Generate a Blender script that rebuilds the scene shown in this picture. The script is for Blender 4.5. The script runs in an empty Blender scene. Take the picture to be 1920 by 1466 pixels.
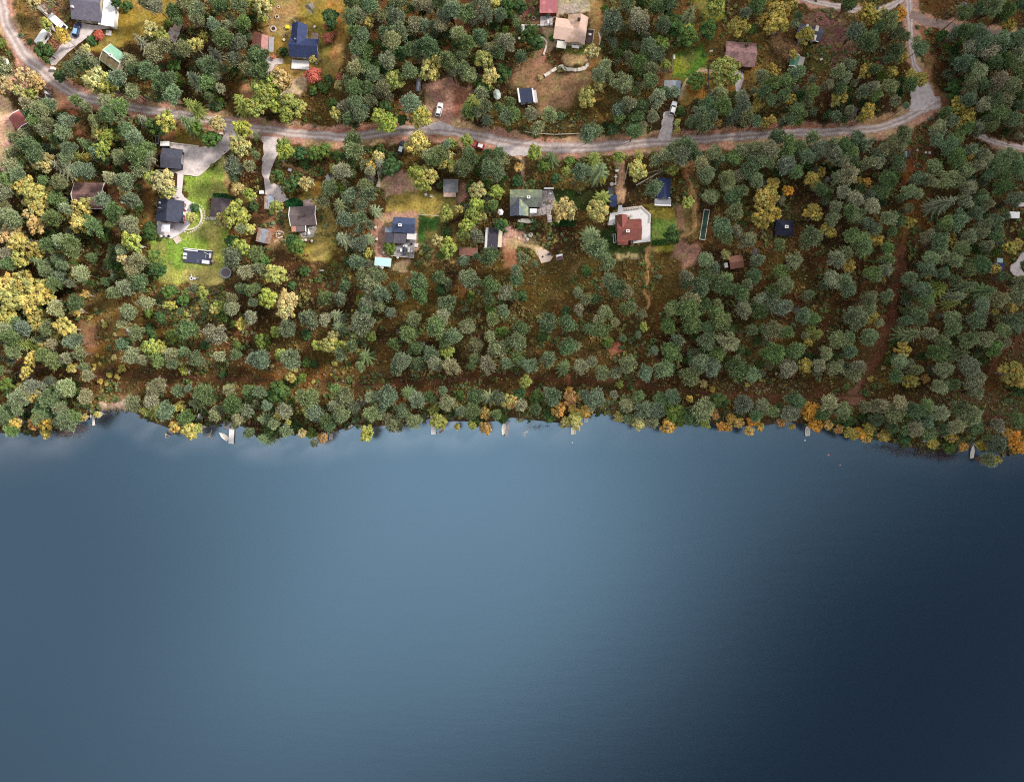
import bpy, math, random
import numpy as np
from mathutils import Vector, Matrix
random.seed(7); RNG = np.random.default_rng(7)
S = 6.0; CAMH = 243.0          # 6 photo pixels to a metre on the ground, drone 243 m above it
SC = bpy.context.scene; COL = SC.collection
R = math.radians

def P(px, py, h=0.0):
    """ground-plan metres of something seen at that photo pixel when it stands h metres above the ground"""
    k = (1 - h / CAMH) / S
    return ((px - 960) * k, (733 - py) * k)

def lin(r, g, b, k=1.0):
    f = lambda c: (c / 255 / 12.92 if c / 255 < .04045 else ((c / 255 + .055) / 1.055) ** 2.4)
    return (f(r) * k, f(g) * k, f(b) * k)

# ------------------------------------------------------------------ mesh helper
class MB:
    def __init__(s): s.v = []; s.f = []; s.m = []
    def add(s, vs, fs, mi=0):
        n = len(s.v); s.v += [tuple(v) for v in vs]; s.f += [tuple(i + n for i in f) for f in fs]; s.m += [mi] * len(fs); return s
    def box(s, x0, y0, z0, x1, y1, z1, mi=0):
        return s.add([(x0,y0,z0),(x1,y0,z0),(x1,y1,z0),(x0,y1,z0),(x0,y0,z1),(x1,y0,z1),(x1,y1,z1),(x0,y1,z1)],
              [(3,2,1,0),(4,5,6,7),(0,1,5,4),(1,2,6,5),(2,3,7,6),(3,0,4,7)], mi)
    def cbox(s, cx, cy, z0, w, d, h, rot=0, mi=0, taper=1.0):
        c, n = math.cos(R(rot)), math.sin(R(rot)); vs = []
        for z, t in ((z0, 1.0), (z0 + h, taper)):
            for a, b in ((-1,-1),(1,-1),(1,1),(-1,1)):
                x, y = a * w / 2 * t, b * d / 2 * t
                vs.append((cx + x*c - y*n, cy + x*n + y*c, z))
        return s.add(vs, [(3,2,1,0),(4,5,6,7),(0,1,5,4),(1,2,6,5),(2,3,7,6),(3,0,4,7)], mi)
    def cyl(s, cx, cy, z0, z1, r0, r1=None, n=12, mi=0):
        r1 = r0 if r1 is None else r1
        vs = [(cx + r*math.cos(2*math.pi*i/n), cy + r*math.sin(2*math.pi*i/n), z) for z, r in ((z0, r0), (z1, r1)) for i in range(n)]
        fs = [(i, (i+1) % n, n + (i+1) % n, n + i) for i in range(n)] + [tuple(range(n-1, -1, -1)), tuple(range(n, 2*n))]
        return s.add(vs, fs, mi)
    def tube(s, p0, p1, r0, r1=None, n=6, mi=0):
        r1 = r0 if r1 is None else r1
        p0, p1 = Vector(p0), Vector(p1); d = (p1 - p0).normalized()
        a = d.orthogonal().normalized(); b = d.cross(a)
        vs = [p + (a*math.cos(2*math.pi*i/n) + b*math.sin(2*math.pi*i/n)) * r for p, r in ((p0, r0), (p1, r1)) for i in range(n)]
        fs = [(i, (i+1) % n, n + (i+1) % n, n + i) for i in range(n)] + [tuple(range(n-1, -1, -1)), tuple(range(n, 2*n))]
        return s.add(vs, fs, mi)
    def prism(s, pts, z0, z1, mi=0):
        a = sum(pts[i][0]*pts[(i+1) % len(pts)][1] - pts[(i+1) % len(pts)][0]*pts[i][1] for i in range(len(pts)))
        if a < 0: pts = pts[::-1]
        n = len(pts)
        return s.add([(x, y, z0) for x, y in pts] + [(x, y, z1) for x, y in pts],
              [tuple(range(n-1, -1, -1)), tuple(range(n, 2*n))] + [(i, (i+1) % n, n + (i+1) % n, n + i) for i in range(n)], mi)
    def sheet(s, pts, z, mi=0):
        a = sum(pts[i][0]*pts[(i+1) % len(pts)][1] - pts[(i+1) % len(pts)][0]*pts[i][1] for i in range(len(pts)))
        if a < 0: pts = pts[::-1]
        return s.add([(x, y, z) for x, y in pts], [tuple(range(len(pts)))], mi)
    def ring(s, cx, cy, z0, z1, ro, ri, n=20, mi=0):
        vs = []
        for r, z in ((ro, z0), (ro, z1), (ri, z1), (ri, z0)):
            vs += [(cx + r*math.cos(2*math.pi*i/n), cy + r*math.sin(2*math.pi*i/n), z) for i in range(n)]
        fs = [(k*n + i, k*n + (i+1) % n, ((k+1) % 4)*n + (i+1) % n, ((k+1) % 4)*n + i) for k in range(4) for i in range(n)]
        return s.add(vs, fs, mi)
    def loft(s, secs, cap=True, mi=0):
        n = len(secs[0]); vs = [p for sec in secs for p in sec]; fs = []
        for k in range(len(secs) - 1):
            for i in range(n): fs.append((k*n + i, k*n + (i+1) % n, (k+1)*n + (i+1) % n, (k+1)*n + i))
        if cap: fs += [tuple(range(n-1, -1, -1)), tuple(range((len(secs)-1)*n, len(secs)*n))]
        return s.add(vs, fs, mi)
    def build(s, name, mats, parent=None, smooth=False, bevel=0, off=None):
        me = bpy.data.meshes.new(name)
        v = s.v if off is None else [(a - off[0], b - off[1], c) for a, b, c in s.v]
        me.from_pydata(v, [], s.f)
        for m in (mats if isinstance(mats, (list, tuple)) else [mats]): me.materials.append(m)
        me.polygons.foreach_set('material_index', s.m)
        if smooth: me.polygons.foreach_set('use_smooth', [True] * len(s.f))
        me.update()
        o = bpy.data.objects.new(name, me); COL.objects.link(o)
        if parent is not None: o.parent = parent
        if bevel:
            b = o.modifiers.new('bevel', 'BEVEL'); b.width = bevel; b.segments = 2; b.limit_method = 'ANGLE'
        return o

def tag(o, label, cat, group=None, kind=None):
    if label: o['label'] = label
    if cat: o['category'] = cat
    if group: o['group'] = group
    if kind: o['kind'] = kind
    return o
def thing(name, label, cat, loc, rot=0, group=None):
    o = bpy.data.objects.new(name, None); COL.objects.link(o); o.empty_display_size = .3
    o.location = (loc[0], loc[1], loc[2] if len(loc) > 2 else 0); o.rotation_euler = (0, 0, R(rot))
    return tag(o, label, cat, group)
def struct(o): o['kind'] = 'structure'; return o
def dup(root, loc, rot=0, label=None, group=None, scale=None):
    r = root.copy(); COL.objects.link(r); r.location = loc; r.rotation_euler = (0, 0, R(rot))
    if label: r['label'] = label
    if group: r['group'] = group
    if scale: r.scale = scale
    for ch in KIDS(root):
        c = ch.copy(); COL.objects.link(c); c.parent = r
        for g in KIDS(ch):
            d = g.copy(); COL.objects.link(d); d.parent = c
    return r
def KIDS(o):
    return list(o.children)

# ------------------------------------------------------------------ materials
_mats = {}
def nodes_of(m):
    m.use_nodes = True; nt = m.node_tree
    return nt, nt.nodes['Principled BSDF'], nt.links
def N(nt, t, **kw):
    n = nt.nodes.new(t)
    for k, v in kw.items(): setattr(n, k, v)
    return n
def mat(name, col, rough=.7, var=.25, scale=1.5, metal=0.0, spec=.3, stripes=None, patch=None, bump=.0):
    """plain weathered surface: base colour with mottling; stripes=(axis, per metre, depth); patch=(colour, amount, scale) for moss, rust, dirt"""
    if name in _mats: return _mats[name]
    m = bpy.data.materials.new(name); nt, b, L = nodes_of(m)
    tc = N(nt, 'ShaderNodeTexCoord'); no = N(nt, 'ShaderNodeTexNoise'); no.inputs['Scale'].default_value = scale
    no.inputs['Detail'].default_value = 6; no.inputs['Roughness'].default_value = .65
    L.new(tc.outputs['Object'], no.inputs['Vector'])
    mr = N(nt, 'ShaderNodeMapRange'); mr.inputs['From Min'].default_value = .3; mr.inputs['From Max'].default_value = .7
    mr.inputs['To Min'].default_value = 1 - var; mr.inputs['To Max'].default_value = 1 + var
    L.new(no.outputs['Fac'], mr.inputs['Value'])
    src = None
    if patch:
        n2 = N(nt, 'ShaderNodeTexNoise'); n2.inputs['Scale'].default_value = patch[2]; n2.inputs['Detail'].default_value = 5
        L.new(tc.outputs['Object'], n2.inputs['Vector'])
        r2 = N(nt, 'ShaderNodeMapRange'); r2.inputs['From Min'].default_value = .62 - patch[1]*.3; r2.inputs['From Max'].default_value = .72 - patch[1]*.2
        L.new(n2.outputs['Fac'], r2.inputs['Value'])
        mx = N(nt, 'ShaderNodeMix', data_type='RGBA'); L.new(r2.outputs['Result'], mx.inputs['Factor'])
        mx.inputs['A'].default_value = (*col, 1); mx.inputs['B'].default_value = (*patch[0], 1); src = mx.outputs['Result']
    fac = mr.outputs['Result']
    if stripes:
        sx = N(nt, 'ShaderNodeSeparateXYZ'); L.new(tc.outputs['Object'], sx.inputs['Vector'])
        mu = N(nt, 'ShaderNodeMath', operation='MULTIPLY'); mu.inputs[1].default_value = stripes[1]; L.new(sx.outputs[stripes[0]], mu.inputs[0])
        fr = N(nt, 'ShaderNodeMath', operation='FRACT'); L.new(mu.outputs[0], fr.inputs[0])
        lt = N(nt, 'ShaderNodeMapRange'); lt.inputs['From Min'].default_value = .0; lt.inputs['From Max'].default_value = .25
        lt.inputs['To Min'].default_value = 1 - stripes[2]; lt.inputs['To Max'].default_value = 1; L.new(fr.outputs[0], lt.inputs['Value'])
        m2 = N(nt, 'ShaderNodeMath', operation='MULTIPLY'); L.new(fac, m2.inputs[0]); L.new(lt.outputs['Result'], m2.inputs[1]); fac = m2.outputs[0]
    vm = N(nt, 'ShaderNodeVectorMath', operation='SCALE')
    if src: L.new(src, vm.inputs[0])
    else: vm.inputs[0].default_value = col
    L.new(fac, vm.inputs['Scale']); L.new(vm.outputs['Vector'], b.inputs['Base Color'])
    b.inputs['Roughness'].default_value = rough; b.inputs['Metallic'].default_value = metal; b.inputs['Specular IOR Level'].default_value = spec
    if bump:
        bp = N(nt, 'ShaderNodeBump'); bp.inputs['Strength'].default_value = bump; bp.inputs['Distance'].default_value = .05
        L.new(no.outputs['Fac'], bp.inputs['Height']); L.new(bp.outputs['Normal'], b.inputs['Normal'])
    _mats[name] = m
    return m
def leaf_mat(name, rough=.75, scale=2.0):
    """leaf colour = the tree's own colour (object colour) x the clump's tint, so every tree can differ while meshes are shared"""
    m = bpy.data.materials.new(name); nt, b, L = nodes_of(m)
    oi = N(nt, 'ShaderNodeObjectInfo'); at = N(nt, 'ShaderNodeAttribute', attribute_name='tint')
    vm = N(nt, 'ShaderNodeVectorMath', operation='MULTIPLY')
    L.new(oi.outputs['Color'], vm.inputs[0]); L.new(at.outputs['Color'], vm.inputs[1])
    L.new(vm.outputs['Vector'], b.inputs['Base Color'])
    b.inputs['Roughness'].default_value = .95; b.inputs['Specular IOR Level'].default_value = .04
    return m
M = {}
def mk():
    M['white'] = mat('white_paint', (.78,.77,.76), .5, .06)
    M['offwhite'] = mat('cream_paint', (.60,.54,.45), .6, .12)
    M['glass'] = mat('window_glass', (.03,.035,.045), .06, .1, spec=.6)
    M['black'] = mat('black_paint', (.015,.015,.018), .5, .2)
    M['rubber'] = mat('tyre_rubber', (.02,.02,.02), .9, .1)
    M['steel'] = mat('grey_steel', (.35,.36,.38), .4, .15, metal=.6)
    M['galv'] = mat('dull_grey_metal', (.30,.30,.32), .6, .2, stripes=('Y', 2.5, .2))
    M['concrete'] = mat('pale_concrete', (.54,.50,.51), .85, .12, 1.2, bump=.2)
    M['paver'] = mat('pale_paving', (.64,.59,.61), .85, .10, 1.5, stripes=('X', 2.0, .12))
    M['stone'] = mat('grey_stone', (.34,.31,.28), .9, .35, 2.5, bump=.5)
    M['palestone'] = mat('pale_stone', (.58,.52,.44), .9, .3, 3, bump=.5)
    M['plank'] = mat('grey_planks', (.26,.24,.25), .8, .2, 2, stripes=('X', 5, .35))
    M['darkplank'] = mat('dark_planks', (.055,.055,.07), .7, .25, 2, stripes=('X', 5, .4))
    M['whiteplank'] = mat('white_planks', (.70,.67,.66), .7, .08, 2, stripes=('X', 4, .10))
    M['wood'] = mat('weathered_wood', (.30,.22,.16), .85, .3, 3)
    M['redwall'] = mat('red_wall_boards', (.20,.035,.025), .8, .2, 3, stripes=('X', 5, .2))
    M['darkwall'] = mat('dark_wall_boards', (.03,.03,.035), .8, .2, 3, stripes=('X', 5, .2))
    M['brownwall'] = mat('brown_wall_boards', (.10,.06,.04), .8, .2, 3, stripes=('X', 5, .2))
    M['yellowwall'] = mat('pale_wall_boards', (.45,.38,.28), .8, .15, 3, stripes=('X', 5, .15))
    M['bark'] = mat('brown_bark', (.11,.075,.055), .95, .4, 4)
    M['pinebark'] = mat('pine_bark', (.17,.105,.07), .95, .4, 4)
    M['birchbark'] = mat('birch_bark', (.48,.45,.42), .9, .4, 5)
    M['yellow'] = mat('yellow_plastic', (.70,.58,.03), .5, .1)
    M['teal'] = mat('teal_plastic', (.05,.30,.27), .5, .1)
    M['orange'] = mat('orange_clay', (.50,.17,.06), .7, .2)
    M['darkblue'] = mat('dark_blue_plastic', (.03,.04,.10), .5, .15)
    M['poolwater'] = mat('pool_water', (.30,.58,.62), .1, .08, 1.2)
    M['soil'] = mat('dark_soil', (.06,.035,.025), .95, .4, 4)
mk()
# trees as read off the photograph, crop by crop: kind letter, then x,y,radius in steps of 2.5 photo pixels from the crop's corner
TREES = {
(0,0): "g34,39,8 y35,19,5 o47,27,6 r74,27,4 y25,1,6 p39,1,5 g0,33,4 p3,52,9 t3,63,9 t19,58,7 t28,62,7 y15,68,6 y24,70,5 d35,71,5 p22,79,6 p19,86,7 p30,82,8 p37,80,7 p27,91,7 p34,97,6 p37,93,6 p24,111,9 g18,108,5 p19,101,6 p12,105,6 p10,115,6 p48,99,8 p50,91,7 p45,106,8 p52,112,7 s61,106,7 p58,76,6 p65,81,9 p71,91,6 p80,77,7 p91,82,8 p81,86,8 y75,99,7 y82,103,6 y77,113,8 p90,88,5 s105,88,6 g117,95,8 p96,98,8 p102,104,8 p104,114,9 p111,112,7 y125,91,8 g90,117,6 s139,90,8 g147,96,6 y163,93,7 g158,104,8 s142,77,9 s178,75,9 p157,73,4 g163,79,4 p166,67,5 y180,109,8 y182,97,8 p54,53,7 p61,47,7 p66,50,8 g45,57,5 p70,48,6 y73,60,10 y82,64,8 p89,59,8 p97,47,8 p100,52,7 p112,54,9 p100,69,7 p121,63,8 p127,60,7 p130,71,8 g131,50,6 p116,40,8 p125,35,8 p138,37,7 s105,31,9 y113,23,7 y121,28,7 g126,18,5 p157,50,9 s144,57,7 p156,62,8 s158,38,6 y153,28,5 y146,34,6 p168,30,10 p180,33,7 p183,18,8 p176,44,7 p187,52,7 p170,20,6 p160,19,6 p147,8,9 p131,10,8 p139,3,7 y140,3,3 p148,16,6 p134,16,6 p166,4,7 p179,4,8 y188,2,5 g95,5,4 g88,2,5 p108,2,6 p117,5,7 y170,11,4 g69,31,4 y64,37,4 p62,42,5",
(480,0): "y5,5,8 y9,2,5 y5,12,6 p2,43,10 p4,54,9 y3,66,8 y13,66,9 t19,60,9 y0,80,8 y8,72,8 y14,79,6 y22,75,6 y27,80,9 y23,87,7 y33,80,5 r43,57,7 r54,29,5 r53,20,3 r58,26,3 r62,58,4 y62,64,4 g54,59,3 g43,67,3 g51,67,4 g57,78,4 y60,86,5 d40,5,6 g56,13,7 g55,20,4 p70,2,5 p80,2,5 p71,14,8 p77,12,7 y84,17,6 p80,27,7 p74,24,6 p86,5,7 p93,12,5 p105,14,9 p99,26,9 p108,25,9 p102,31,8 p107,1,8 p119,19,7 p126,20,6 p76,36,8 p82,40,8 p75,45,5 p99,46,9 g109,40,6 p118,38,8 p129,36,9 p75,52,8 p81,51,7 g90,50,6 p88,56,7 p69,60,6 p74,67,9 p84,66,6 p95,67,8 y104,61,8 p115,54,7 y131,52,10 p72,78,5 p66,80,6 p75,77,7 p82,83,6 p86,76,6 p70,89,6 p77,86,8 g97,80,5 y92,88,7 y99,93,8 g109,90,5 p116,78,9 y124,88,10 p130,5,7 p123,3,6 p147,8,9 p137,3,7 p141,15,8 p139,20,6 p159,10,9 p164,13,7 p170,3,9 y178,2,6 p173,12,7 p183,12,6 g187,7,8 p151,26,7 p157,33,8 s172,22,5 p168,28,8 s172,34,5 p187,33,9 p178,38,7 p144,46,9 p154,42,6 p155,52,7 p148,55,6 y171,45,8 p182,40,6 p160,57,7 d165,57,6 y176,58,7 g171,63,7 g185,55,8 p169,70,6 s162,74,10 p172,80,6 p160,83,8 p166,85,5 s173,87,5 p182,81,5 p188,88,8 p190,78,6 p73,106,9 p74,114,10 y21,111,7 y20,118,4 p0,102,3 g33,115,6 g44,115,6 g51,113,6 g60,117,4 g93,112,4 y121,108,10 y158,106,5 p142,109,6 y147,108,5 p138,115,8 p131,117,7 p159,114,10 y145,117,5 p182,117,8 y92,117,5 g102,118,5",
(960,0): "g5,5,7 g14,27,8 g18,32,7 p7,43,6 p75,17,11 p95,16,10 p109,5,9 p117,4,8 p86,3,8 s133,9,9 y153,4,9 g154,7,4 y170,20,8 g147,23,8 g131,28,9 y131,23,5 g119,18,9 p113,19,7 g112,33,6 p183,5,8 p175,10,6 g180,22,4 y188,15,5 y60,39,7 p102,35,7 p108,42,9 p96,48,8 p104,52,7 p104,61,7 y115,49,5 p70,50,6 p65,57,7 y66,63,6 p82,63,9 y56,73,8 p72,58,5 p113,69,6 p121,70,6 g138,61,7 y160,54,11 p0,86,7 p0,78,5 p14,86,6 p19,96,6 p28,86,7 p36,87,4 p57,101,8 p62,98,7 g76,97,5 p80,83,6 p80,89,5 p88,78,6 p97,80,7 p94,90,7 p97,97,6 p105,88,6 p92,99,7 p109,75,8 p155,71,7 p146,80,8 p158,80,8 p140,87,8 p144,94,9 p150,88,6 p133,93,5 p165,88,6 p173,81,8 p175,89,8 y186,75,6 y183,81,5 p172,73,6 p188,69,6 y190,93,5 p183,91,5 o154,92,4 g127,84,5 y124,92,3 y124,98,3 p187,58,6 y17,115,7 s30,116,7 s63,117,7 y80,118,5 y95,117,4 p122,112,8 p131,110,8 p115,117,6 p151,115,7 p172,114,8 p182,112,8 p140,119,6 p179,119,6 p160,119,5",
(1440,0): "y3,1,8 y7,9,9 y6,18,9 y12,20,5 y18,2,5 g15,5,4 p22,13,5 p20,18,4 p60,3,8 y75,9,7 o69,12,4 y79,14,6 o87,10,4 o99,11,6 y74,17,5 p90,17,9 p82,22,6 p65,25,8 p74,32,9 p96,25,6 p103,28,6 p111,30,5 p113,37,7 p94,40,8 p90,44,6 y101,44,4 y28,27,7 y19,41,4 y3,54,6 p2,63,8 p13,62,8 p18,57,6 p23,54,6 p60,50,6 p51,55,6 y73,54,6 p80,52,5 y93,54,5 y107,57,5 y114,60,6 p58,59,5 p44,65,6 p33,70,6 p53,67,6 p2,75,6 p12,72,6 y17,75,5 p22,84,7 p30,77,5 p17,89,6 p70,70,6 p78,66,6 p80,72,6 p91,66,7 p106,64,6 p95,77,5 p103,80,7 y53,73,7 p60,83,5 d65,82,4 y75,84,7 y70,89,4 y3,90,4 p50,88,5 d148,5,6 p158,8,6 p168,6,8 p178,10,8 p188,4,6 p146,10,7 g131,27,8 p139,26,7 p147,24,8 y181,20,6 p156,26,8 p160,34,9 p173,33,9 p183,32,8 p165,40,8 p186,42,8 p151,36,7 p145,48,8 p152,50,5 p168,47,8 p178,47,8 p158,54,7 g141,68,8 p157,64,8 p171,62,8 p182,65,8 p189,72,6 p170,75,7 p177,76,7 p161,79,6 p171,84,8 p165,92,7 p183,90,7 p187,80,5 y143,79,7 y150,88,7 y141,95,6 p132,85,8 p137,92,6 p140,103,7 p127,98,8 p126,105,7 p148,97,6 p156,97,7 p165,100,6 p134,110,8 p140,117,8 p151,113,6 p160,117,6 y150,118,5 p175,113,9 p184,112,6 p190,118,6 p188,55,7 p150,75,7 p152,60,6 p190,28,7 p150,66,6 p7,103,8 p1,112,8 p16,107,7 p14,114,8 p24,111,7 p33,104,9 p39,111,7 p28,117,7 p48,108,9 p56,110,8 p53,117,8 s78,105,7 p101,101,8 p100,110,7 p85,113,6 p81,117,6 p62,116,6 p70,110,5 p66,104,6 p92,107,6",
(0,280): "y12,8,6 p10,15,8 p14,19,8 p0,20,7 p5,23,6 p27,4,8 y32,10,9 s43,12,8 p50,6,7 s57,4,7 p59,15,7 p66,17,7 o66,6,4 p73,3,6 p90,6,7 p104,6,9 p111,8,7 p106,15,8 y18,27,8 y27,34,9 y37,35,7 t20,40,4 y29,43,7 p33,25,6 p45,25,7 p43,38,7 p83,22,6 p95,24,9 p77,38,8 y93,31,5 p99,38,8 p86,48,9 y62,44,9 y56,49,6 y60,55,9 p72,59,9 p97,56,8 p100,61,5 p83,56,4 p3,42,7 p10,53,8 p6,48,7 p41,52,8 t22,49,5 t28,57,8 t7,64,8 t15,63,5 y14,70,9 y29,76,8 p39,72,8 p54,73,10 p46,70,7 y15,82,8 s28,85,10 p34,90,7 p8,85,7 p48,87,5 p61,93,8 y8,102,10 y20,103,12 y30,108,10 y10,112,12 y38,112,5 y22,115,9 y0,106,9 y33,102,7 p53,101,5 p58,115,7 p46,96,6 o64,109,4 d86,108,8 p83,111,9 p94,104,8 p105,100,8 p100,90,7 p105,84,8 p92,76,6 y100,70,9 t92,82,5 p110,115,7 g113,58,4 g112,64,6 g116,82,7 g118,91,7 g116,88,7 y122,24,9 y127,32,6 y114,22,6 y144,51,4 g146,44,3 g112,60,5 t178,30,5 y187,34,6 p175,13,8 p188,13,6 p176,20,6 y178,49,10 t166,53,6 g173,69,5 y181,74,8 p175,82,10 p185,92,7 y187,60,5 p181,60,5 g190,43,5 p174,112,6 p188,106,6 p190,115,5 p181,104,6 g127,107,5 p145,104,4 g138,113,5 y152,108,5 y165,117,5 y128,117,5 p42,101,7 p66,52,5 p3,33,8 p8,28,6 p50,45,6 p5,78,6 p44,82,6",
(480,280): "y22,2,7 p0,5,4 g17,20,8 g28,26,7 t38,26,6 g33,5,6 g47,4,5 g37,10,4 p72,3,10 p64,17,8 s57,13,5 p55,30,8 y15,43,6 s62,42,9 p50,39,6 s65,65,9 p67,53,7 p71,35,7 p82,28,7 p84,34,8 s88,44,6 p79,42,6 p78,52,7 p86,57,5 p77,60,5 p78,71,8 s84,66,5 y84,78,4 p76,85,7 p80,94,6 p91,94,8 s92,9,7 g102,13,8 o86,13,4 d86,21,6 p86,17,5 y121,18,8 y129,19,7 y125,26,7 y146,11,5 p133,8,8 p160,8,9 p155,14,8 y140,12,4 p176,14,9 p184,8,8 p181,19,7 y147,14,4 y166,31,7 y180,32,6 p178,42,7 y165,42,7 y162,50,8 y168,50,5 y158,57,6 y143,48,6 y152,45,4 y155,65,6 p166,65,9 g183,57,5 y137,69,6 y144,74,7 g143,62,4 g138,80,3 p156,84,7 p175,81,8 p165,80,7 y15,94,9 y9,112,8 t23,113,8 g36,91,4 g4,84,6 p3,90,6 p0,79,7 g31,73,6 g27,68,5 p0,104,5 p67,103,6 p52,112,8 p66,112,7 p86,102,9 p95,109,8 p104,104,6 p109,110,6 p122,99,9 p123,109,8 p138,96,6 p144,101,5 g139,105,5 p160,98,9 p176,102,8 p143,116,9 p188,108,7 g77,113,5 p84,116,8 p175,112,6 g27,102,3",
(960,280): "y17,3,7 s30,4,8 g24,12,6 g4,24,4 o5,14,4 g43,9,4 y41,17,4 p52,17,8 g33,22,4 s63,5,6 s66,13,10 y68,23,3 y81,7,5 y94,6,5 y94,16,8 y120,16,5 p108,9,6 s69,34,8 y64,46,9 t39,46,10 s60,62,9 p62,74,11 p72,85,8 p106,30,8 y132,40,5 g119,64,8 p126,5,9 p134,3,8 p142,12,7 p145,19,8 p155,8,6 p167,7,7 p150,4,7 p178,15,8 y177,13,5 y149,16,3 p188,8,7 p160,22,8 p149,36,7 p162,27,7 p172,32,6 p165,37,8 y188,37,8 y187,52,9 p167,47,8 p157,59,9 p168,62,6 p160,66,7 y160,79,5 p176,68,8 d183,77,5 p184,83,6 p145,83,8 p151,89,6 p131,95,9 p124,98,6 p145,95,7 p141,103,8 p155,102,8 s163,95,7 p181,95,7 p176,102,6 p161,104,7 p172,108,8 p133,114,9 p145,116,6 p120,117,5 p187,115,8 p154,118,6 p8,82,6 p17,86,7 p3,90,6 p9,94,6 p56,112,9 p50,108,7 p63,112,7 p73,98,8 p79,105,8 p85,107,7 p89,118,6 p0,110,5 g7,110,5 g51,94,4 g40,115,4 p183,24,7 p170,20,6",
(1440,280): "p3,3,6 p14,4,8 p23,3,6 p13,11,8 p1,11,5 p33,4,7 p48,4,9 p56,9,7 p62,7,6 g30,13,4 y40,17,4 p20,17,7 y33,23,6 d45,23,4 p59,20,9 p52,22,7 y3,27,6 y1,33,6 o15,31,5 p40,30,6 p75,11,6 p82,11,6 s73,11,5 p97,9,9 p84,2,6 o73,25,4 y68,24,4 p89,24,8 p84,32,7 p65,38,7 y66,38,4 p75,35,6 p78,43,7 p50,44,6 p66,50,8 p48,52,7 p104,33,7 p112,34,5 p101,36,4 y106,36,2 p90,52,7 p97,53,6 y105,55,6 y2,38,7 y3,48,7 y34,46,6 y36,50,5 o29,48,4 p31,67,10 y43,60,5 y47,62,5 p8,72,6 p63,65,7 p70,69,8 y80,68,7 p72,75,7 p93,75,8 p88,84,8 p95,89,6 p18,84,8 p10,92,9 p12,102,8 p3,108,9 p50,82,8 p57,78,6 y60,87,6 p48,98,9 p57,100,7 p60,105,7 p42,102,5 p78,94,8 p81,96,6 y86,98,3 p75,112,8 p95,105,7 p88,108,6 p30,109,5 p4,116,8 p14,117,6 p56,32,6 p60,46,6 p80,60,6 p74,56,6 p92,62,6 p104,45,5 p130,24,9 p139,24,8 p150,29,7 p121,24,6 s136,39,9 p140,10,7 y150,7,6 p160,10,8 p171,11,9 p182,7,7 p165,18,6 p177,19,7 p187,14,7 p175,28,8 p160,38,7 p163,42,6 p158,35,5 p184,38,8 p155,48,6 p142,54,8 p158,63,6 p170,61,5 y137,69,5 p128,70,9 p145,74,7 p121,82,7 p163,72,5 p170,65,5 p118,90,8 y120,94,4 p158,87,9 p150,90,6 y182,74,7 y187,71,4 y170,90,5 s132,103,8 s152,102,8 s168,105,8 s146,110,7 s140,115,6 p115,106,8 p118,113,7 p175,96,7 p187,99,6 p185,110,8 p172,113,8 p160,117,7 y183,119,4 p105,97,6 p130,80,7 p133,56,7 p160,57,6 p148,16,7 p124,14,7 p112,22,6 p168,54,7 p178,50,7 p140,83,7 p150,66,7 p148,40,6 p130,93,6 p140,98,6 p186,48,6 p118,66,6",
(0,570): "y5,10,8 y30,10,6 y25,12,4 p43,4,8 y57,5,5 y50,18,9 y43,25,5 p37,18,7 y27,17,5 s18,29,8 s27,26,6 y34,33,5 p56,28,9 p40,30,6 p12,35,8 p0,28,4 y24,41,6 p40,42,8 p50,41,6 s54,39,5 p60,36,6 p33,38,6 y20,50,5 y17,54,3 g5,60,6 p0,50,5 y54,48,4 p67,54,6 p27,62,8 p15,71,9 y27,69,6 p38,70,9 p50,63,9 p65,69,7 p34,80,8 p14,79,5 s3,78,8 p5,85,6 o11,89,6 o26,90,5 o35,89,6 y35,96,5 p50,87,9 p56,84,6 p10,94,7 y63,85,3 y73,83,3 p28,86,6 p20,66,7 p45,78,6 p5,20,8 p10,25,8 p18,18,7 p12,14,6 p97,6,7 d96,21,4 p103,22,8 p93,15,5 g112,18,4 p86,31,6 g95,29,4 y113,33,8 y120,32,5 g130,25,6 p100,39,8 p120,42,7 p107,42,5 g114,24,5 g112,7,4 g120,10,5 p141,19,9 p163,23,10 y181,15,5 g175,15,3 g166,9,5 p174,3,7 p188,10,6 y161,4,4 p136,6,4 y139,8,3 p129,37,6 p138,36,5 p148,41,8 g153,31,4 p165,39,5 p177,38,5 g178,31,3 p190,42,6 p130,45,5 y138,50,4 g167,53,3 u72,4,2 u67,11,2 u79,16,3 u80,22,1.5 u80,27,1.5 u86,40,3 u73,39,2 u77,40,2 u71,46,2 u75,45,2 u93,46,1.5 u82,53,3 u91,49,4 u88,55,3 u75,58,3 u80,60,2 u69,55,2 u70,49,2 u86,23,2 u77,13,2 u63,56,2 u46,53,1.5 u136,46,2 p119,62,8 p114,72,7 p125,80,8 p134,65,6 p141,63,4 p154,68,9 p100,75,8 s109,80,7 y135,77,5 s145,75,6 p172,64,6 p188,66,7 p175,75,9 p165,79,6 p186,80,6 p162,83,6 p178,86,8 d149,85,4 p140,85,7 o132,92,5 o131,88,4 y143,95,8 y149,93,4 g138,88,5 d125,98,4 p187,97,5",
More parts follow.
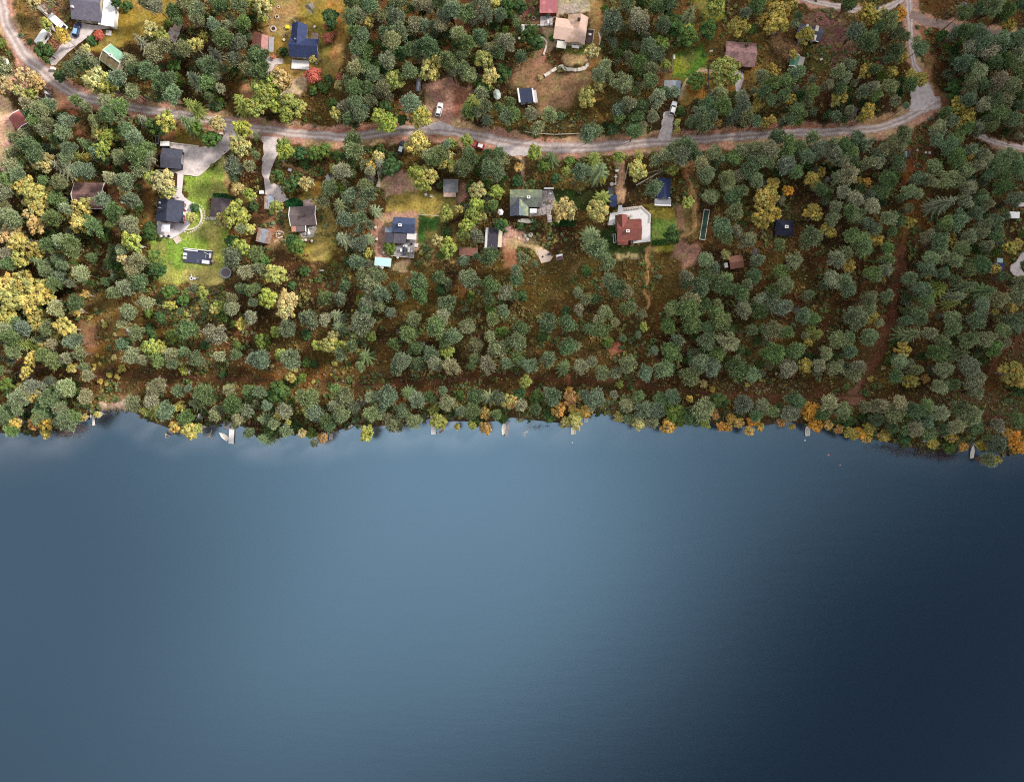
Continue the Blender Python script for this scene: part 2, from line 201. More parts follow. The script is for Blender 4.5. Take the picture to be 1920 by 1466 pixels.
(480,570): "y22,5,8 p40,11,9 p24,18,9 y15,21,5 g5,28,7 p4,42,9 y18,38,5 p26,41,9 g38,44,4 g44,45,3 g38,23,4 s59,8,7 s61,17,7 y58,24,5 y54,31,7 y63,32,6 y45,31,4 p72,31,6 p80,14,11 g86,24,5 s81,39,7 p64,46,9 p78,47,5 p101,7,5 p83,4,7 p93,2,5 p118,12,8 d118,11,3 p114,22,8 p104,30,8 p120,33,8 d126,31,4 d107,21,3 p135,18,9 p140,10,7 p148,24,8 p159,17,7 p142,29,6 y143,35,6 p131,37,7 p109,43,8 p121,45,7 p135,45,7 p105,49,6 p147,47,8 s161,46,4 p164,41,6 p165,31,7 p181,34,9 p174,46,8 p187,44,5 p175,24,5 p178,12,6 p186,6,6 g176,5,4 g184,21,5 p190,28,4 g34,56,5 y26,55,4 p3,66,6 g17,67,10 p39,71,9 p8,76,5 p22,80,7 s5,86,6 y18,83,5 y24,89,3 p23,95,6 s5,101,7 g11,94,6 p45,82,8 y39,80,5 p54,88,7 p56,95,7 p67,70,9 p59,76,6 p64,83,8 d80,74,4 p74,78,6 p99,69,10 p88,82,8 p94,79,5 p86,70,5 p110,80,7 s113,66,6 p121,72,8 p130,70,6 p143,74,8 y133,79,5 p140,65,4 g152,68,5 p164,69,7 p161,80,8 s175,70,7 p182,70,7 o172,82,5 y189,73,7 o172,93,5 p104,90,9 p118,88,7 y83,97,7 o50,100,5 g42,97,5 t35,97,4 p44,104,4 y137,88,7 g166,88,5 y162,91,4 y151,92,3 p154,80,5 g185,86,6 p180,83,5 p98,86,6 p60,64,5 p14,90,6 p75,88,6 u72,5,1.5 u57,53,1.5 u60,45,2 u43,58,2 u30,50,2 u12,47,2",
(960,570): "p27,14,10 p42,15,9 p7,18,7 p4,28,8 g23,24,4 p42,32,9 s49,31,5 p63,10,10 p55,4,7 p70,7,7 s59,18,6 p66,20,9 p77,14,8 p85,7,8 p83,26,9 p93,25,3 y99,17,4 p98,7,4 p117,17,8 g72,29,4 p106,35,4 p119,36,10 p124,27,6 p27,42,9 p3,39,5 p7,44,5 p14,46,7 s39,48,7 p52,47,7 p60,43,5 p87,45,9 p68,52,7 p78,52,6 p100,52,7 p113,49,8 y81,60,4 p120,4,7 p132,5,10 p142,3,6 p153,7,7 p134,16,9 p147,18,7 p157,14,9 p173,4,8 p185,4,8 p146,28,9 g145,35,5 p161,28,10 p178,24,8 p153,38,8 p150,47,8 p140,45,9 p133,54,9 p168,49,11 p180,53,7 p190,20,6 u139,58,3 u144,60,4 u150,64,3 o0,74,5 y10,58,5 g6,67,5 p7,76,6 g18,70,6 p30,69,9 o44,71,6 o50,70,4 o35,79,6 o43,65,3 o54,81,6 o45,78,4 p62,71,11 y40,89,5 y48,90,5 y46,87,4 g28,84,5 p76,68,4 p86,76,8 p98,80,9 p108,80,8 p120,70,7 g123,83,9 p112,72,7 y95,89,6 y80,85,4 p88,86,5 o117,92,6 g155,73,8 o133,71,3 p143,79,10 p135,86,8 p173,75,9 p187,76,7 o152,83,4 o164,86,4 o157,92,4 o162,92,4 o170,89,4 o181,87,5 o178,95,4 o186,92,4 y145,90,4 p18,79,6 p94,70,6 p182,84,6 p105,88,6 p55,68,5",
(1440,570): "p10,3,8 d22,5,4 p26,9,7 p34,11,6 p64,10,10 y78,10,6 p83,14,6 p4,20,8 p14,21,6 s38,22,7 p53,27,8 p75,25,9 d22,35,4 p20,35,8 p4,37,9 y30,29,4 p43,37,6 p60,36,6 y28,46,6 p14,49,8 p38,46,6 p50,48,7 p62,52,8 p68,47,6 p60,25,6 p75,3,6 p112,10,9 p137,11,8 p155,12,9 d152,11,5 y170,6,3 y186,4,2 p183,14,9 s110,23,9 p137,19,7 p150,27,8 p168,34,8 y101,34,7 p125,37,9 s145,37,8 p98,43,7 p130,49,8 p150,47,9 d111,47,4 p95,54,6 y107,58,7 o118,56,4 p128,62,7 p137,60,6 d137,62,5 p152,60,8 p158,68,6 u86,48,2 u77,56,3 y182,51,9 y188,56,7 g189,64,6 p175,20,7 p163,26,7 p120,22,6 p102,13,6 p110,50,6 p157,55,6 p130,28,6 p20,72,8 p16,82,8 p3,80,6 o31,80,8 o35,91,6 o15,86,3 o10,89,4 y18,92,3 p45,74,8 p55,80,9 g60,88,6 o45,91,4 o53,94,4 y62,97,5 o68,97,6 o74,101,4 y75,94,5 p83,76,8 p92,82,8 p108,80,8 p103,93,6 p80,86,7 p110,93,7 y87,99,5 g102,100,6 p127,82,8 p150,83,10 p155,92,7 p120,97,7 y123,104,5 g136,107,6 y137,100,5 o146,107,4 o184,100,6 o187,107,6 o180,97,4 o190,103,5 p170,105,9 y159,106,5 y171,117,4 p165,117,6 u154,78,3 p172,91,6 p72,77,7 p98,75,7 p40,83,6 p118,76,7 p140,92,7 p187,88,7 p143,78,7 p118,88,6 p92,92,6 p132,94,6",
}
# ------------------------------------------------------------------ foliage meshes (numpy)
def quads(cen, nor, size, rng, aspect=1.0):
    """one small leaf-spray quad per row, facing nor"""
    n = len(cen)
    up = rng.normal(size=(n, 3)); t = np.cross(nor, up); t /= np.linalg.norm(t, axis=1, keepdims=True) + 1e-9
    b = np.cross(nor, t); s = size[:, None] if np.ndim(size) else size
    t = t * s; b = b * s * aspect
    return np.stack([cen - t - b*.6, cen + t*.7 - b, cen + t + b*.6, cen - t*.7 + b], 1)      # n,4,3

def sprays(cen, axis, length, width, rng):
    side = np.cross(axis, rng.normal(size=axis.shape)); side /= np.linalg.norm(side, axis=1, keepdims=True) + 1e-9
    L_ = length[:, None]; W = width[:, None]; a = axis
    return np.stack([cen - a*L_*.5 - side*W*.6, cen + a*L_*.25 - side*W, cen + a*L_*.6 , cen + a*L_*.25 + side*W], 1)
def blob(rng, rx, rz, cz, n=9, m=6, wob=.18):
    """low closed lumpy body that closes the middle of a crown"""
    vs = []; 
    for j in range(1, m):
        ph = math.pi * j / m
        for i in range(n):
            a = 2*math.pi*i/n; k = 1 + rng.uniform(-wob, wob)
            vs.append((rx*k*math.sin(ph)*math.cos(a), rx*k*math.sin(ph)*math.sin(a), cz - rz*k*math.cos(ph)))
    vs = np.array(vs).reshape(m-1, n, 3); q = []
    for j in range(m-2):
        for i in range(n): q.append([vs[j,i], vs[j,(i+1)%n], vs[j+1,(i+1)%n], vs[j+1,i]])
    bot = np.array([0,0,cz-rz]); top = np.array([0,0,cz+rz])
    for i in range(n):
        q.append([bot, vs[0,(i+1)%n], vs[0,i], bot]); q.append([vs[-1,i], vs[-1,(i+1)%n], top, top])
    return np.array(q)

def clumpy(seed, nclump, leaves, cr, leaf, flat=.85, spread=.68, gap=0.0, core=.5, low=-.35, tintvar=.16, jag=.25, brush=False, hue=0.0):
    """crown of unit radius, centre at z=0: leaf clumps through the crown's volume; returns quads (n,4,3) and a tint per quad"""
    rng = np.random.default_rng(seed); Q = []; T = []
    ga = math.pi * (3 - 5**.5)
    for i in range(nclump):
        f = (i + .5) / nclump; z = 1 - f * (1 - low); rr = math.sqrt(max(0, 1 - z*z)); a = i * ga + rng.uniform(-.5, .5)
        d = np.array([rr*math.cos(a), rr*math.sin(a), z]); k = spread * rng.uniform(.62, 1.22)
        c = d * k * np.array([1, 1, flat]); r = cr * rng.uniform(.75, 1.25)
        n = int(leaves * (r/cr)**2)
        u = rng.normal(size=(n, 3)); u /= np.linalg.norm(u, axis=1, keepdims=True); u[:, 2] = np.where(rng.random(n) < .7, np.abs(u[:, 2]), u[:, 2])
        rad = r * (1 - rng.random(n)**2 * .45) * (1 + rng.normal(size=n) * jag * .35)
        cen = c + u * rad[:, None] * np.array([1, 1, .8])
        nor = u * .8 + rng.normal(size=(n, 3)) * .42 + np.array([0, 0, .25]); nor /= np.linalg.norm(nor, axis=1, keepdims=True)
        base = 1 + rng.uniform(-tintvar, tintvar); tt = np.clip(base + rng.normal(size=n) * .15, .45, 1.7)
        if brush:
            ax = u + rng.normal(size=(n, 3)) * .38 + np.array([0, 0, .15]); ax /= np.linalg.norm(ax, axis=1, keepdims=True)
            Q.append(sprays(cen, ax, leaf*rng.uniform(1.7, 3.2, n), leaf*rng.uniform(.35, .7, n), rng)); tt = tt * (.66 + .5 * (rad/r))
        else: Q.append(quads(cen, nor, leaf * rng.uniform(.6, 1.3, n), rng))
        if hue:
            h = rng.uniform(-1, 1) + rng.normal(size=n)*.35; tt = tt[:, None] * np.stack([1 + hue*h, 1 + hue*.12*h, 1 - hue*.5*h], 1)
        T.append(tt)
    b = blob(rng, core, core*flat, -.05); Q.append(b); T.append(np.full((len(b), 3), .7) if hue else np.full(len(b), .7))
    if jag > .6:
        for _ in range(5):      # stray leaders that break the outline
            a = rng.uniform(0, 6.28); d = np.array([math.cos(a), math.sin(a), rng.uniform(-.1, .9)]); d /= np.linalg.norm(d); n = int(leaves*.35)
            t = rng.random(n); cen = d * (.7 + .5*t)[:, None] + rng.normal(size=(n, 3)) * (.13*(1.15 - t))[:, None]; nor = rng.normal(size=(n, 3)) + (0, 0, .6); nor /= np.linalg.norm(nor, axis=1, keepdims=True)
            Q.append(sprays(cen, nor, leaf*rng.uniform(1.2, 2.4, n), leaf*rng.uniform(.4, .7, n), rng)); T.append(1.05 + rng.normal(size=n)*.15)
    return np.concatenate(Q), np.concatenate(T)

def sprucey(seed, tiers=7, per=9, slim=1.0):
    """spruce crown, base radius 1, height 2.7: whorls of drooping boughs with side twigs and open gaps between them; pale growing tips"""
    rng = np.random.default_rng(seed); Q = []; T = []; Ht = 2.7 * slim
    for k in range(tiers):
        f = k / (tiers - 1); z = Ht * f; L = (1 - f) ** .8 * 1.02 + .10; n = max(5, int(per * (1 - f*.35))); a0 = rng.uniform(0, 6.28)
        for i in range(n):
            a = a0 + 2*math.pi*i/n + rng.uniform(-.12, .12); l = L * rng.uniform(.72, 1.15); d = np.array([math.cos(a), math.sin(a), 0]); s = np.array([-d[1], d[0], 0])
            steps = max(3, int(l / .085)); tint = rng.uniform(.8, 1.2)
            for j in range(steps):
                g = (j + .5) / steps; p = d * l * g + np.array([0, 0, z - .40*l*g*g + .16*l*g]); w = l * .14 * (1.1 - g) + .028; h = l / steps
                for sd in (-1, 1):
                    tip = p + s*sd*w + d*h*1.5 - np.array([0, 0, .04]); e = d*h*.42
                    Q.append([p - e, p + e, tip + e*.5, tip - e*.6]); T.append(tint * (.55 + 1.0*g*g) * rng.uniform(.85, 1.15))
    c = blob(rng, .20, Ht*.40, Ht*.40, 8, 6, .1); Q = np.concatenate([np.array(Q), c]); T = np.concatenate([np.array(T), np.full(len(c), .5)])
    return Q, T

def twiggy(seed, n=70):
    """leafless crown: thin forking twigs"""
    rng = np.random.default_rng(seed); Q = []; T = []
    def stick(p, d, l, w, lev):
        q = p + d * l; s = np.cross(d, rng.normal(size=3)); s /= np.linalg.norm(s)
        u = np.cross(d, s)
        for e in (s, u):
            Q.append([p - e*w, p + e*w, q + e*w*.5, q - e*w*.5]); T.append(rng.uniform(.8, 1.2))
        if lev > 0:
            for _ in range(3 if lev > 1 else 4):
                e = d + rng.normal(size=3) * .55; e[2] += .1; e /= np.linalg.norm(e); stick(p + d*l*rng.uniform(.5, 1), e, l*rng.uniform(.5, .75), w*.6, lev-1)
    for i in range(9):
        a = 6.28*i/9 + rng.uniform(-.3, .3); el = rng.uniform(.2, 1.2)
        stick(np.array([0, 0, -.5]), np.array([math.cos(a)*math.cos(el), math.sin(a)*math.cos(el), math.sin(el)]), .55, .03, 3)
    Q = np.array(Q); Q[..., :2] *= 1.0 / max(.6, np.abs(Q[..., :2]).max()) * 1.0
    return Q, np.array(T)

def mesh_from_quads(name, Q, T, m, tcol=None):
    n = len(Q); me = bpy.data.meshes.new(name)
    me.vertices.add(n*4); me.vertices.foreach_set('co', Q.reshape(-1).astype(np.float32))
    me.loops.add(n*4); me.loops.foreach_set('vertex_index', np.arange(n*4, dtype=np.int32))
    me.polygons.add(n); me.polygons.foreach_set('loop_start', np.arange(0, n*4, 4, dtype=np.int32)); me.polygons.foreach_set('loop_total', np.full(n, 4, np.int32))
    me.update(calc_edges=True)
    at = me.attributes.new('tint', 'FLOAT_COLOR', 'POINT')
    c = np.ones((n, 4), np.float32); c[:, :3] = T[:, None] if T.ndim == 1 else T
    at.data.foreach_set('color', np.repeat(c, 4, 0).reshape(-1)); me.materials.append(m)
    return me

LEAF = leaf_mat('foliage', .75)
NV = 7
CR = {}
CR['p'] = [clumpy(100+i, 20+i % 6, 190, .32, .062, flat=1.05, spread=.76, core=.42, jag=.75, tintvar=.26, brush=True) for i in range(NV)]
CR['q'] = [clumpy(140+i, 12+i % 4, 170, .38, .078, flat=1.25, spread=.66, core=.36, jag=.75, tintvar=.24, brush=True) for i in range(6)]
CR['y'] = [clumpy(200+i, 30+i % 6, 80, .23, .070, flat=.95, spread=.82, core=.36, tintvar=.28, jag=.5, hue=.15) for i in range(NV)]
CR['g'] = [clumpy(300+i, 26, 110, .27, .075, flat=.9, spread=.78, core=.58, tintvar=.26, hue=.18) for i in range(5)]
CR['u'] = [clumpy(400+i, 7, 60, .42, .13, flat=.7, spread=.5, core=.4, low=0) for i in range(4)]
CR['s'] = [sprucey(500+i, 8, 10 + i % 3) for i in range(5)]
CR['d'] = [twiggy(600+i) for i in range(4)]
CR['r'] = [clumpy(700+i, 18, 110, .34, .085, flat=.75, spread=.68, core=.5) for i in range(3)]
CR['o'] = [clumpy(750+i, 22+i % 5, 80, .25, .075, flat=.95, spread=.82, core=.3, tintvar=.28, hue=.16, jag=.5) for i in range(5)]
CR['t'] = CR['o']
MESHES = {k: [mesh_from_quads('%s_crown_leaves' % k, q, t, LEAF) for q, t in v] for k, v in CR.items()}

def trunk_mesh(name, m, limbs, seed):
    """unit trunk: height 1, base radius 1 (scaled per tree in x/y and z)"""
    rng = random.Random(seed); b = MB(); pts = [(0, 0, -.02)]
    for i in range(1, 6): pts.append((rng.uniform(-.25, .25), rng.uniform(-.25, .25), i/5))
    for i in range(5): b.tube(pts[i], pts[i+1], 1 - .16*i, 1 - .16*(i+1), 7)
    for i in range(limbs):
        z = rng.uniform(.5, .92); a = rng.uniform(0, 6.28); l = rng.uniform(5, 9)
        b.tube((0, 0, z), (l*math.cos(a), l*math.sin(a), z + rng.uniform(.06, .16)), .38, .12, 5)
    o = b.build(name, m); me = o.data; bpy.data.objects.remove(o); return me
TR = {'p': [trunk_mesh('pine_trunk', M['pinebark'], 6, i) for i in range(3)], 'y': [trunk_mesh('birch_trunk', M['birchbark'], 5, 9+i) for i in range(3)],
      'g': [trunk_mesh('leafy_trunk', M['bark'], 5, 20+i) for i in range(2)], 's': [trunk_mesh('spruce_trunk', M['bark'], 0, 30)], 'd': [trunk_mesh('bare_trunk', M['birchbark'], 4, 40)]}

PAL = {'p': [(.235,.270,.140),(.190,.245,.140),(.310,.320,.180),(.140,.195,.088),(.235,.265,.135),(.175,.240,.095),(.300,.310,.190),(.195,.245,.155),(.150,.210,.105)],
       'y': [(.40,.38,.10),(.45,.41,.13),(.33,.36,.09),(.28,.31,.08),(.47,.42,.17),(.33,.37,.08)],
       'g': [(.085,.145,.040),(.070,.128,.050),(.130,.190,.045),(.068,.115,.038)],
       's': [(.28,.34,.17),(.23,.32,.14),(.35,.39,.25),(.33,.38,.10)],
       't': [(.52,.40,.19),(.46,.36,.15)], 'o': [(.50,.29,.08),(.52,.34,.11),(.45,.26,.10),(.50,.35,.09)],
       'r': [(.46,.13,.09),(.44,.16,.10)], 'd': [(.36,.34,.36),(.40,.38,.38)], 'u': [(.42,.33,.08),(.38,.34,.09),(.44,.36,.16)]}
# ------------------------------------------------------------------ ground, lake, roads
SHORE = [(-700,812),(-200,815),(0,812),(60,812),(110,803),(150,788),(180,772),(205,768),(250,773),(280,790),(330,808),(360,806),(400,797),(425,793),(455,800),(480,818),(520,822),(560,813),(600,820),(620,812),(660,798),(700,800),(740,797),(780,792),(810,784),(830,790),(870,790),(900,793),(940,788),(960,783),(1000,788),(1050,793),(1090,784),(1115,775),(1150,778),(1180,793),(1230,798),(1280,796),(1330,793),(1380,800),(1430,798),(1480,791),(1530,798),(1570,810),(1620,820),(1680,833),(1740,846),(1790,850),(1815,838),(1850,843),(1880,852),(1920,850),(2200,858),(2700,850)]
SHW = np.array([P(*p) for p in SHORE])
def vnoise(x, y, s, seed):
    g = np.random.default_rng(seed).random((256, 256)); u = x / s + 500; v = y / s + 500
    i = np.floor(u).astype(int); j = np.floor(v).astype(int); fu = u - i; fv = v - j; fu = fu*fu*(3-2*fu); fv = fv*fv*(3-2*fv)
    h = lambda a, b: g[a % 256, b % 256]
    return (h(i,j)*(1-fu)+h(i+1,j)*fu)*(1-fv) + (h(i,j+1)*(1-fu)+h(i+1,j+1)*fu)*fv
def fbm(x, y, s, seed): return (vnoise(x,y,s,seed) + .5*vnoise(x,y,s/2,seed+1) + .25*vnoise(x,y,s/4,seed+2)) / 1.75
def seg_dist(x, y, pts, closed):
    d = np.full(x.shape, 1e9); n = len(pts)
    for i in range(n if closed else n-1):
        ax, ay = pts[i]; bx, by = pts[(i+1) % n]; ex, ey = bx-ax, by-ay; L = ex*ex+ey*ey + 1e-9
        t = np.clip(((x-ax)*ex + (y-ay)*ey)/L, 0, 1); d = np.minimum(d, np.hypot(x-ax-t*ex, y-ay-t*ey))
    return d
def inside(x, y, pts):
    c = np.zeros(x.shape, bool); n = len(pts); j = n-1
    for i in range(n):
        xi, yi = pts[i]; xj, yj = pts[j]
        with np.errstate(divide='ignore', invalid='ignore'):
            c ^= ((yi > y) != (yj > y)) & (x < (xj-xi)*(y-yi)/(yj-yi+1e-12) + xi)
        j = i
    return c
ZK = .80
ZONES = [   # ('a'rea or 's'troke, photo points, colour as it looks, feather px, strength, width px)
 ('a',[(955,480),(1140,480),(1130,560),(1000,590),(960,560)],(80,62,26),22,.9),('a',[(1210,470),(1310,480),(1300,560),(1215,570),(1200,520)],(80,62,26),18,.9),
 ('a',[(1150,560),(1230,560),(1225,690),(1140,680)],(70,50,22),18,.9),('a',[(560,140),(660,120),(700,230),(660,248),(540,240),(545,180)],(78,60,26),15,.9),
 ('a',[(1040,165),(1200,150),(1215,250),(1060,258),(1000,235)],(76,60,26),15,.9),('a',[(1120,100),(1200,110),(1190,160),(1120,150)],(60,44,22),14,.8),
 ('a',[(495,-20),(660,-20),(655,60),(640,130),(600,160),(520,160),(500,90)],(138,112,52),12,.9),('a',[(510,-20),(560,-20),(555,40),(540,70),(500,60)],(150,118,80),10,.8),
 ('a',[(612,-20),(640,-20),(640,110),(622,120)],(165,112,58),6,.7),('a',[(560,18),(630,10),(625,60),(600,110),(598,60)],(118,108,40),10,.8),
 ('a',[(215,-10),(330,-10),(330,40),(300,60),(240,80),(195,95),(150,100),(170,70),(215,55)],(138,115,48),10,.9),
 ('a',[(15,-10),(130,-10),(130,60),(110,110),(70,110),(30,60)],(110,86,48),10,.9),('a',[(65,0),(135,0),(132,50),(100,60)],(120,75,62),8,.8),('a',[(80,70),(120,65),(115,95),(85,85)],(125,78,68),6,.8),
 ('a',[(300,236),(410,246),(408,268),(380,276),(318,266)],(118,98,42),5,.9),('a',[(296,245),(330,240),(330,266),(300,268)],(118,70,55),6,.9),
 ('a',[(345,331),(374,331),(416,297),(426,312),(424,345),(432,362),(402,364),(394,375),(392,405),(412,420),(432,428),(428,450),(420,490),(424,520),(418,532),(350,533),(292,526),(280,505),(284,470),(276,445),(292,418),(330,400),(358,400),(358,380),(344,360)],(112,132,52),4,1),
 ('a',[(300,450),(350,440),(380,520),(320,525)],(98,126,48),14,.7),('a',[(385,420),(420,430),(415,500),(390,500)],(146,138,70),14,.7),('a',[(300,500),(420,505),(420,533),(300,533)],(156,146,78),8,.6),('a',[(415,297),(430,310),(432,362),(422,350)],(170,130,88),5,.8),
 ('a',[(268,325),(292,330),(292,372),(284,440),(272,445)],(120,86,42),5,.9),
 ('a',[(575,335),(602,345),(616,390),(632,430),(632,470),(610,490),(555,482),(525,455),(518,400),(535,378),(570,372)],(126,112,54),7,1),('a',[(585,345),(602,345),(608,390),(592,390)],(160,112,50),6,.7),('a',[(600,440),(630,450),(610,488),(560,484)],(152,140,62),9,.7),
 ('a',[(478,370),(530,375),(535,440),(530,470),(500,470),(478,430)],(120,84,58),8,.9),('a',[(500,425),(535,430),(530,460),(505,462)],(150,100,78),6,.8),
 ('a',[(715,340),(728,330),(745,322),(762,322),(780,340),(790,358),(775,370),(745,362),(720,368)],(170,132,116),7,.95),('a',[(735,365),(800,350),(850,370),(862,400),(830,412),(760,405),(720,395)],(142,124,62),9,.95),
 ('a',[(706,400),(740,398),(786,398),(786,470),(735,480),(706,485),(700,440)],(160,122,106),5,.95),('a',[(787,404),(826,408),(830,432),(812,452),(784,458)],(54,90,38),4,1),('a',[(800,430),(850,420),(860,480),(800,490)],(105,86,48),12,.9),
 ('a',[(852,340),(872,342),(878,375),(862,386),(852,372)],(152,106,96),5,.95),('a',[(745,488),(770,484),(760,512),(735,510)],(150,120,104),5,.8),
 ('a',[(782,160),(812,150),(850,146),(882,165),(884,205),(866,218),(868,240),(792,236),(797,190)],(156,116,104),8,1),('a',[(745,150),(785,160),(790,200),(780,238),(750,235),(742,180)],(120,72,52),8,.8),('a',[(850,165),(880,165),(884,205),(845,228)],(145,92,70),8,.8),
 ('a',[(952,150),(975,118),(1015,108),(1058,140),(1098,130),(1118,146),(1095,165),(1060,205),(1008,212),(1002,168),(962,165)],(136,104,78),17,.85),
 ('a',[(1025,0),(1118,-10),(1115,25),(1050,26),(1040,40)],(160,146,136),6,1),('a',[(1102,0),(1126,0),(1126,125),(1108,128)],(146,108,62),6,.9),('a',[(1040,82),(1110,85),(1105,100),(1075,105),(1045,100)],(100,110,48),6,.9),('a',[(1055,104),(1100,100),(1105,122),(1060,124)],(172,140,102),6,.9),('a',[(1015,50),(1042,50),(1042,90),(1025,100)],(150,130,105),5,.9),('a',[(978,-10),(1013,-10),(1012,60),(990,64),(975,40)],(110,68,64),6,.95),('a',[(1005,70),(1024,78),(1020,120),(1000,130)],(150,105,90),6,.8),
 ('a',[(1240,60),(1430,40),(1450,140),(1420,170),(1330,180),(1250,150)],(118,88,40),12,.9),('a',[(1270,92),(1318,82),(1332,112),(1325,134),(1292,152),(1262,146),(1258,112)],(72,104,36),6,.95),('a',[(1262,100),(1290,110),(1285,140),(1262,140)],(120,125,38),7,.8),('a',[(1284,165),(1326,160),(1326,186),(1300,194),(1276,196)],(146,102,48),5,.95),('a',[(1300,-10),(1360,-10),(1362,30),(1320,45)],(110,112,36),7,.8),
 ('a',[(1240,94),(1262,94),(1260,138),(1236,136)],(96,68,56),4,.9),('a',[(1236,145),(1252,142),(1250,165),(1238,168)],(120,80,62),5,.8),
 ('a',[(1500,28),(1560,18),(1612,60),(1602,105),(1562,145),(1535,95),(1540,75)],(112,76,72),8,.95),('a',[(1515,88),(1560,92),(1560,135),(1522,132)],(76,74,34),7,.9),('a',[(1440,60),(1500,80),(1495,110),(1450,100)],(118,86,66),8,.8),
 ('a',[(1745,50),(1800,60),(1800,180),(1760,180)],(72,42,20),12,.9),('a',[(1700,330),(1745,330),(1752,440),(1715,450)],(100,64,30),12,.9),('a',[(1695,235),(1755,245),(1745,330),(1700,320)],(112,68,46),9,.9),
 ('a',[(960,285),(1150,292),(1150,345),(960,345)],(74,58,26),9,.9),('a',[(1035,330),(1100,330),(1100,355),(1035,355)],(122,98,50),6,.7),('a',[(1025,356),(1125,358),(1120,395),(1040,392)],(36,54,20),7,.95),('a',[(1128,425),(1162,425),(1165,470),(1128,474)],(34,56,22),6,.95),('a',[(1130,458),(1225,458),(1222,474),(1130,478)],(46,62,26),5,.95),  # dark green left of and below the red-roofed house is painted shade
 ('a',[(1154,300),(1171,300),(1171,382),(1158,384)],(170,134,106),3,1),('a',[(1220,412),(1268,410),(1272,462),(1222,460)],(86,108,46),5,1),('a',[(1205,382),(1264,386),(1266,412),(1222,412),(1214,395)],(140,126,54),4,.95),('a',[(1222,455),(1272,455),(1270,468),(1222,470)],(120,118,44),4,.8),
 ('a',[(1266,386),(1290,386),(1300,420),(1285,444),(1270,430)],(142,106,84),11,.9),('a',[(1268,448),(1312,462),(1310,490),(1285,505),(1262,480)],(152,112,96),13,.9),('a',[(1272,300),(1300,300),(1312,350),(1310,400),(1296,396),(1286,340)],(136,86,56),6,.9),('a',[(1152,472),(1196,474),(1192,487),(1155,486)],(158,132,104),4,.9),('a',[(1285,400),(1318,400),(1315,450),(1290,450)],(110,88,48),8,.9),
 ('a',[(948,422),(962,420),(962,440),(946,462),(944,450)],(172,138,132),3,1),('a',[(955,430),(988,438),(1012,466),(1000,474),(975,462),(958,475),(948,468)],(178,138,118),5,.95),('a',[(1000,466),(1024,466),(1036,484),(1018,494),(1008,486)],(206,174,152),3,1),('a',[(945,455),(965,460),(968,500),(950,500)],(150,100,75),7,.8),('a',[(985,440),(1010,440),(1012,460),(990,460)],(110,78,52),5,.8),
 ('a',[(-40,150),(10,175),(30,205),(30,260),(40,300),(35,330),(-40,345)],(196,152,134),9,1),('a',[(0,110),(50,140),(60,165),(20,180),(0,150)],(178,128,118),8,.9),('a',[(95,165),(130,175),(140,205),(100,205)],(170,120,96),8,.8),
 ('a',[(150,540),(232,545),(235,660),(255,700),(180,735),(160,640)],(112,78,38),16,.9),('a',[(150,600),(180,600),(185,650),(160,650)],(150,108,90),8,.5),('a',[(175,715),(262,715),(262,766),(185,768)],(126,98,70),9,.9),('a',[(188,755),(250,752),(255,776),(190,774)],(186,158,142),5,.85),('a',[(290,540),(420,540),(420,600),(300,610)],(110,78,52),12,.8),
 ('a',[(-20,686),(480,694),(960,692),(1300,710),(1600,720),(1940,755),(1940,800),(1600,765),(1300,745),(960,728),(480,730),(200,740),(-20,720)],(72,48,26),8,.9),('a',[(470,690),(640,690),(700,700),(640,730),(560,760),(500,740)],(110,74,36),14,.8),('a',[(700,640),(730,640),(740,700),(700,710)],(88,62,28),9,.8),('a',[(1700,735),(1920,740),(1940,790),(1750,775)],(84,64,40),9,.8),
 ('a',[(1595,724),(1616,716),(1618,752),(1602,765),(1570,748)],(116,72,64),5,1),('a',[(1860,620),(1930,640),(1930,700),(1870,680)],(84,52,34),12,.8),('a',[(1440,560),(1560,560),(1560,640),(1440,620)],(72,46,26),18,.7),
 ('a',[(470,58),(500,58),(500,70),(470,72)],(120,72,66),5,.7),('a',[(545,150),(575,140),(572,170),(560,180),(530,178)],(176,150,142),6,.95),('a',[(498,105),(520,110),(512,140),(500,155),(492,150)],(176,142,130),4,.95),('a',[(455,150),(475,155),(480,200),(465,215),(448,180)],(170,106,88),8,.9),
 ('a',[(200,165),(250,190),(245,200),(205,185)],(150,88,74),5,.8),('a',[(125,195),(145,205),(165,250),(195,285),(260,325),(252,335),(190,310),(150,260)],(140,82,62),7,.85),('a',[(190,345),(225,345),(225,385),(195,405)],(140,78,56),8,.8),
 ('a',[(1130,640),(1160,642),(1170,660),(1150,664)],(150,84,72),5,.8),
]
def stroke(pts, col, w, f=3, k=.9): ZONES.append(('s', pts, col, f, k, w))
ROADS = {
 'gravel_road': ([(-30,-60),(-6,-20),(2,10),(14,50),(38,92),(72,128),(110,158),(155,182),(200,193),(250,202),(300,210),(350,218),(400,226),(440,233),(480,241),(540,249),(600,255),(640,257),(680,254),(720,249),(760,245),(800,244),(850,247),(900,256),(940,265),(990,274),(1050,278),(1120,276),(1180,271),(1240,266),(1300,262),(1400,255),(1480,251),(1560,248),(1640,241),(1680,231),(1710,216),(1745,196),(1764,192)], [27,27,27,27,27,27,25,22,20]+[20]*6+[21]*8+[24]*6+[20]*8+[26,34,30]),
 'side_road': ([(1728,205),(1742,188),(1738,165),(1724,140),(1712,110),(1708,70),(1706,35),(1704,-20)], [18,24,20,14,14,14,16,16]),
 'side_track': ([(1706,26),(1735,40),(1770,47),(1810,55),(1860,62),(1960,72)], [16,20,18,16,14,14]),
 'upper_road': ([(1500,-2),(1560,10),(1600,18),(1640,20),(1675,10),(1706,-14)], [12,14,14,15,15,15]),
 'far_lane': ([(1836,255),(1860,265),(1890,273),(1960,286)], [14,15,13,12]),
}
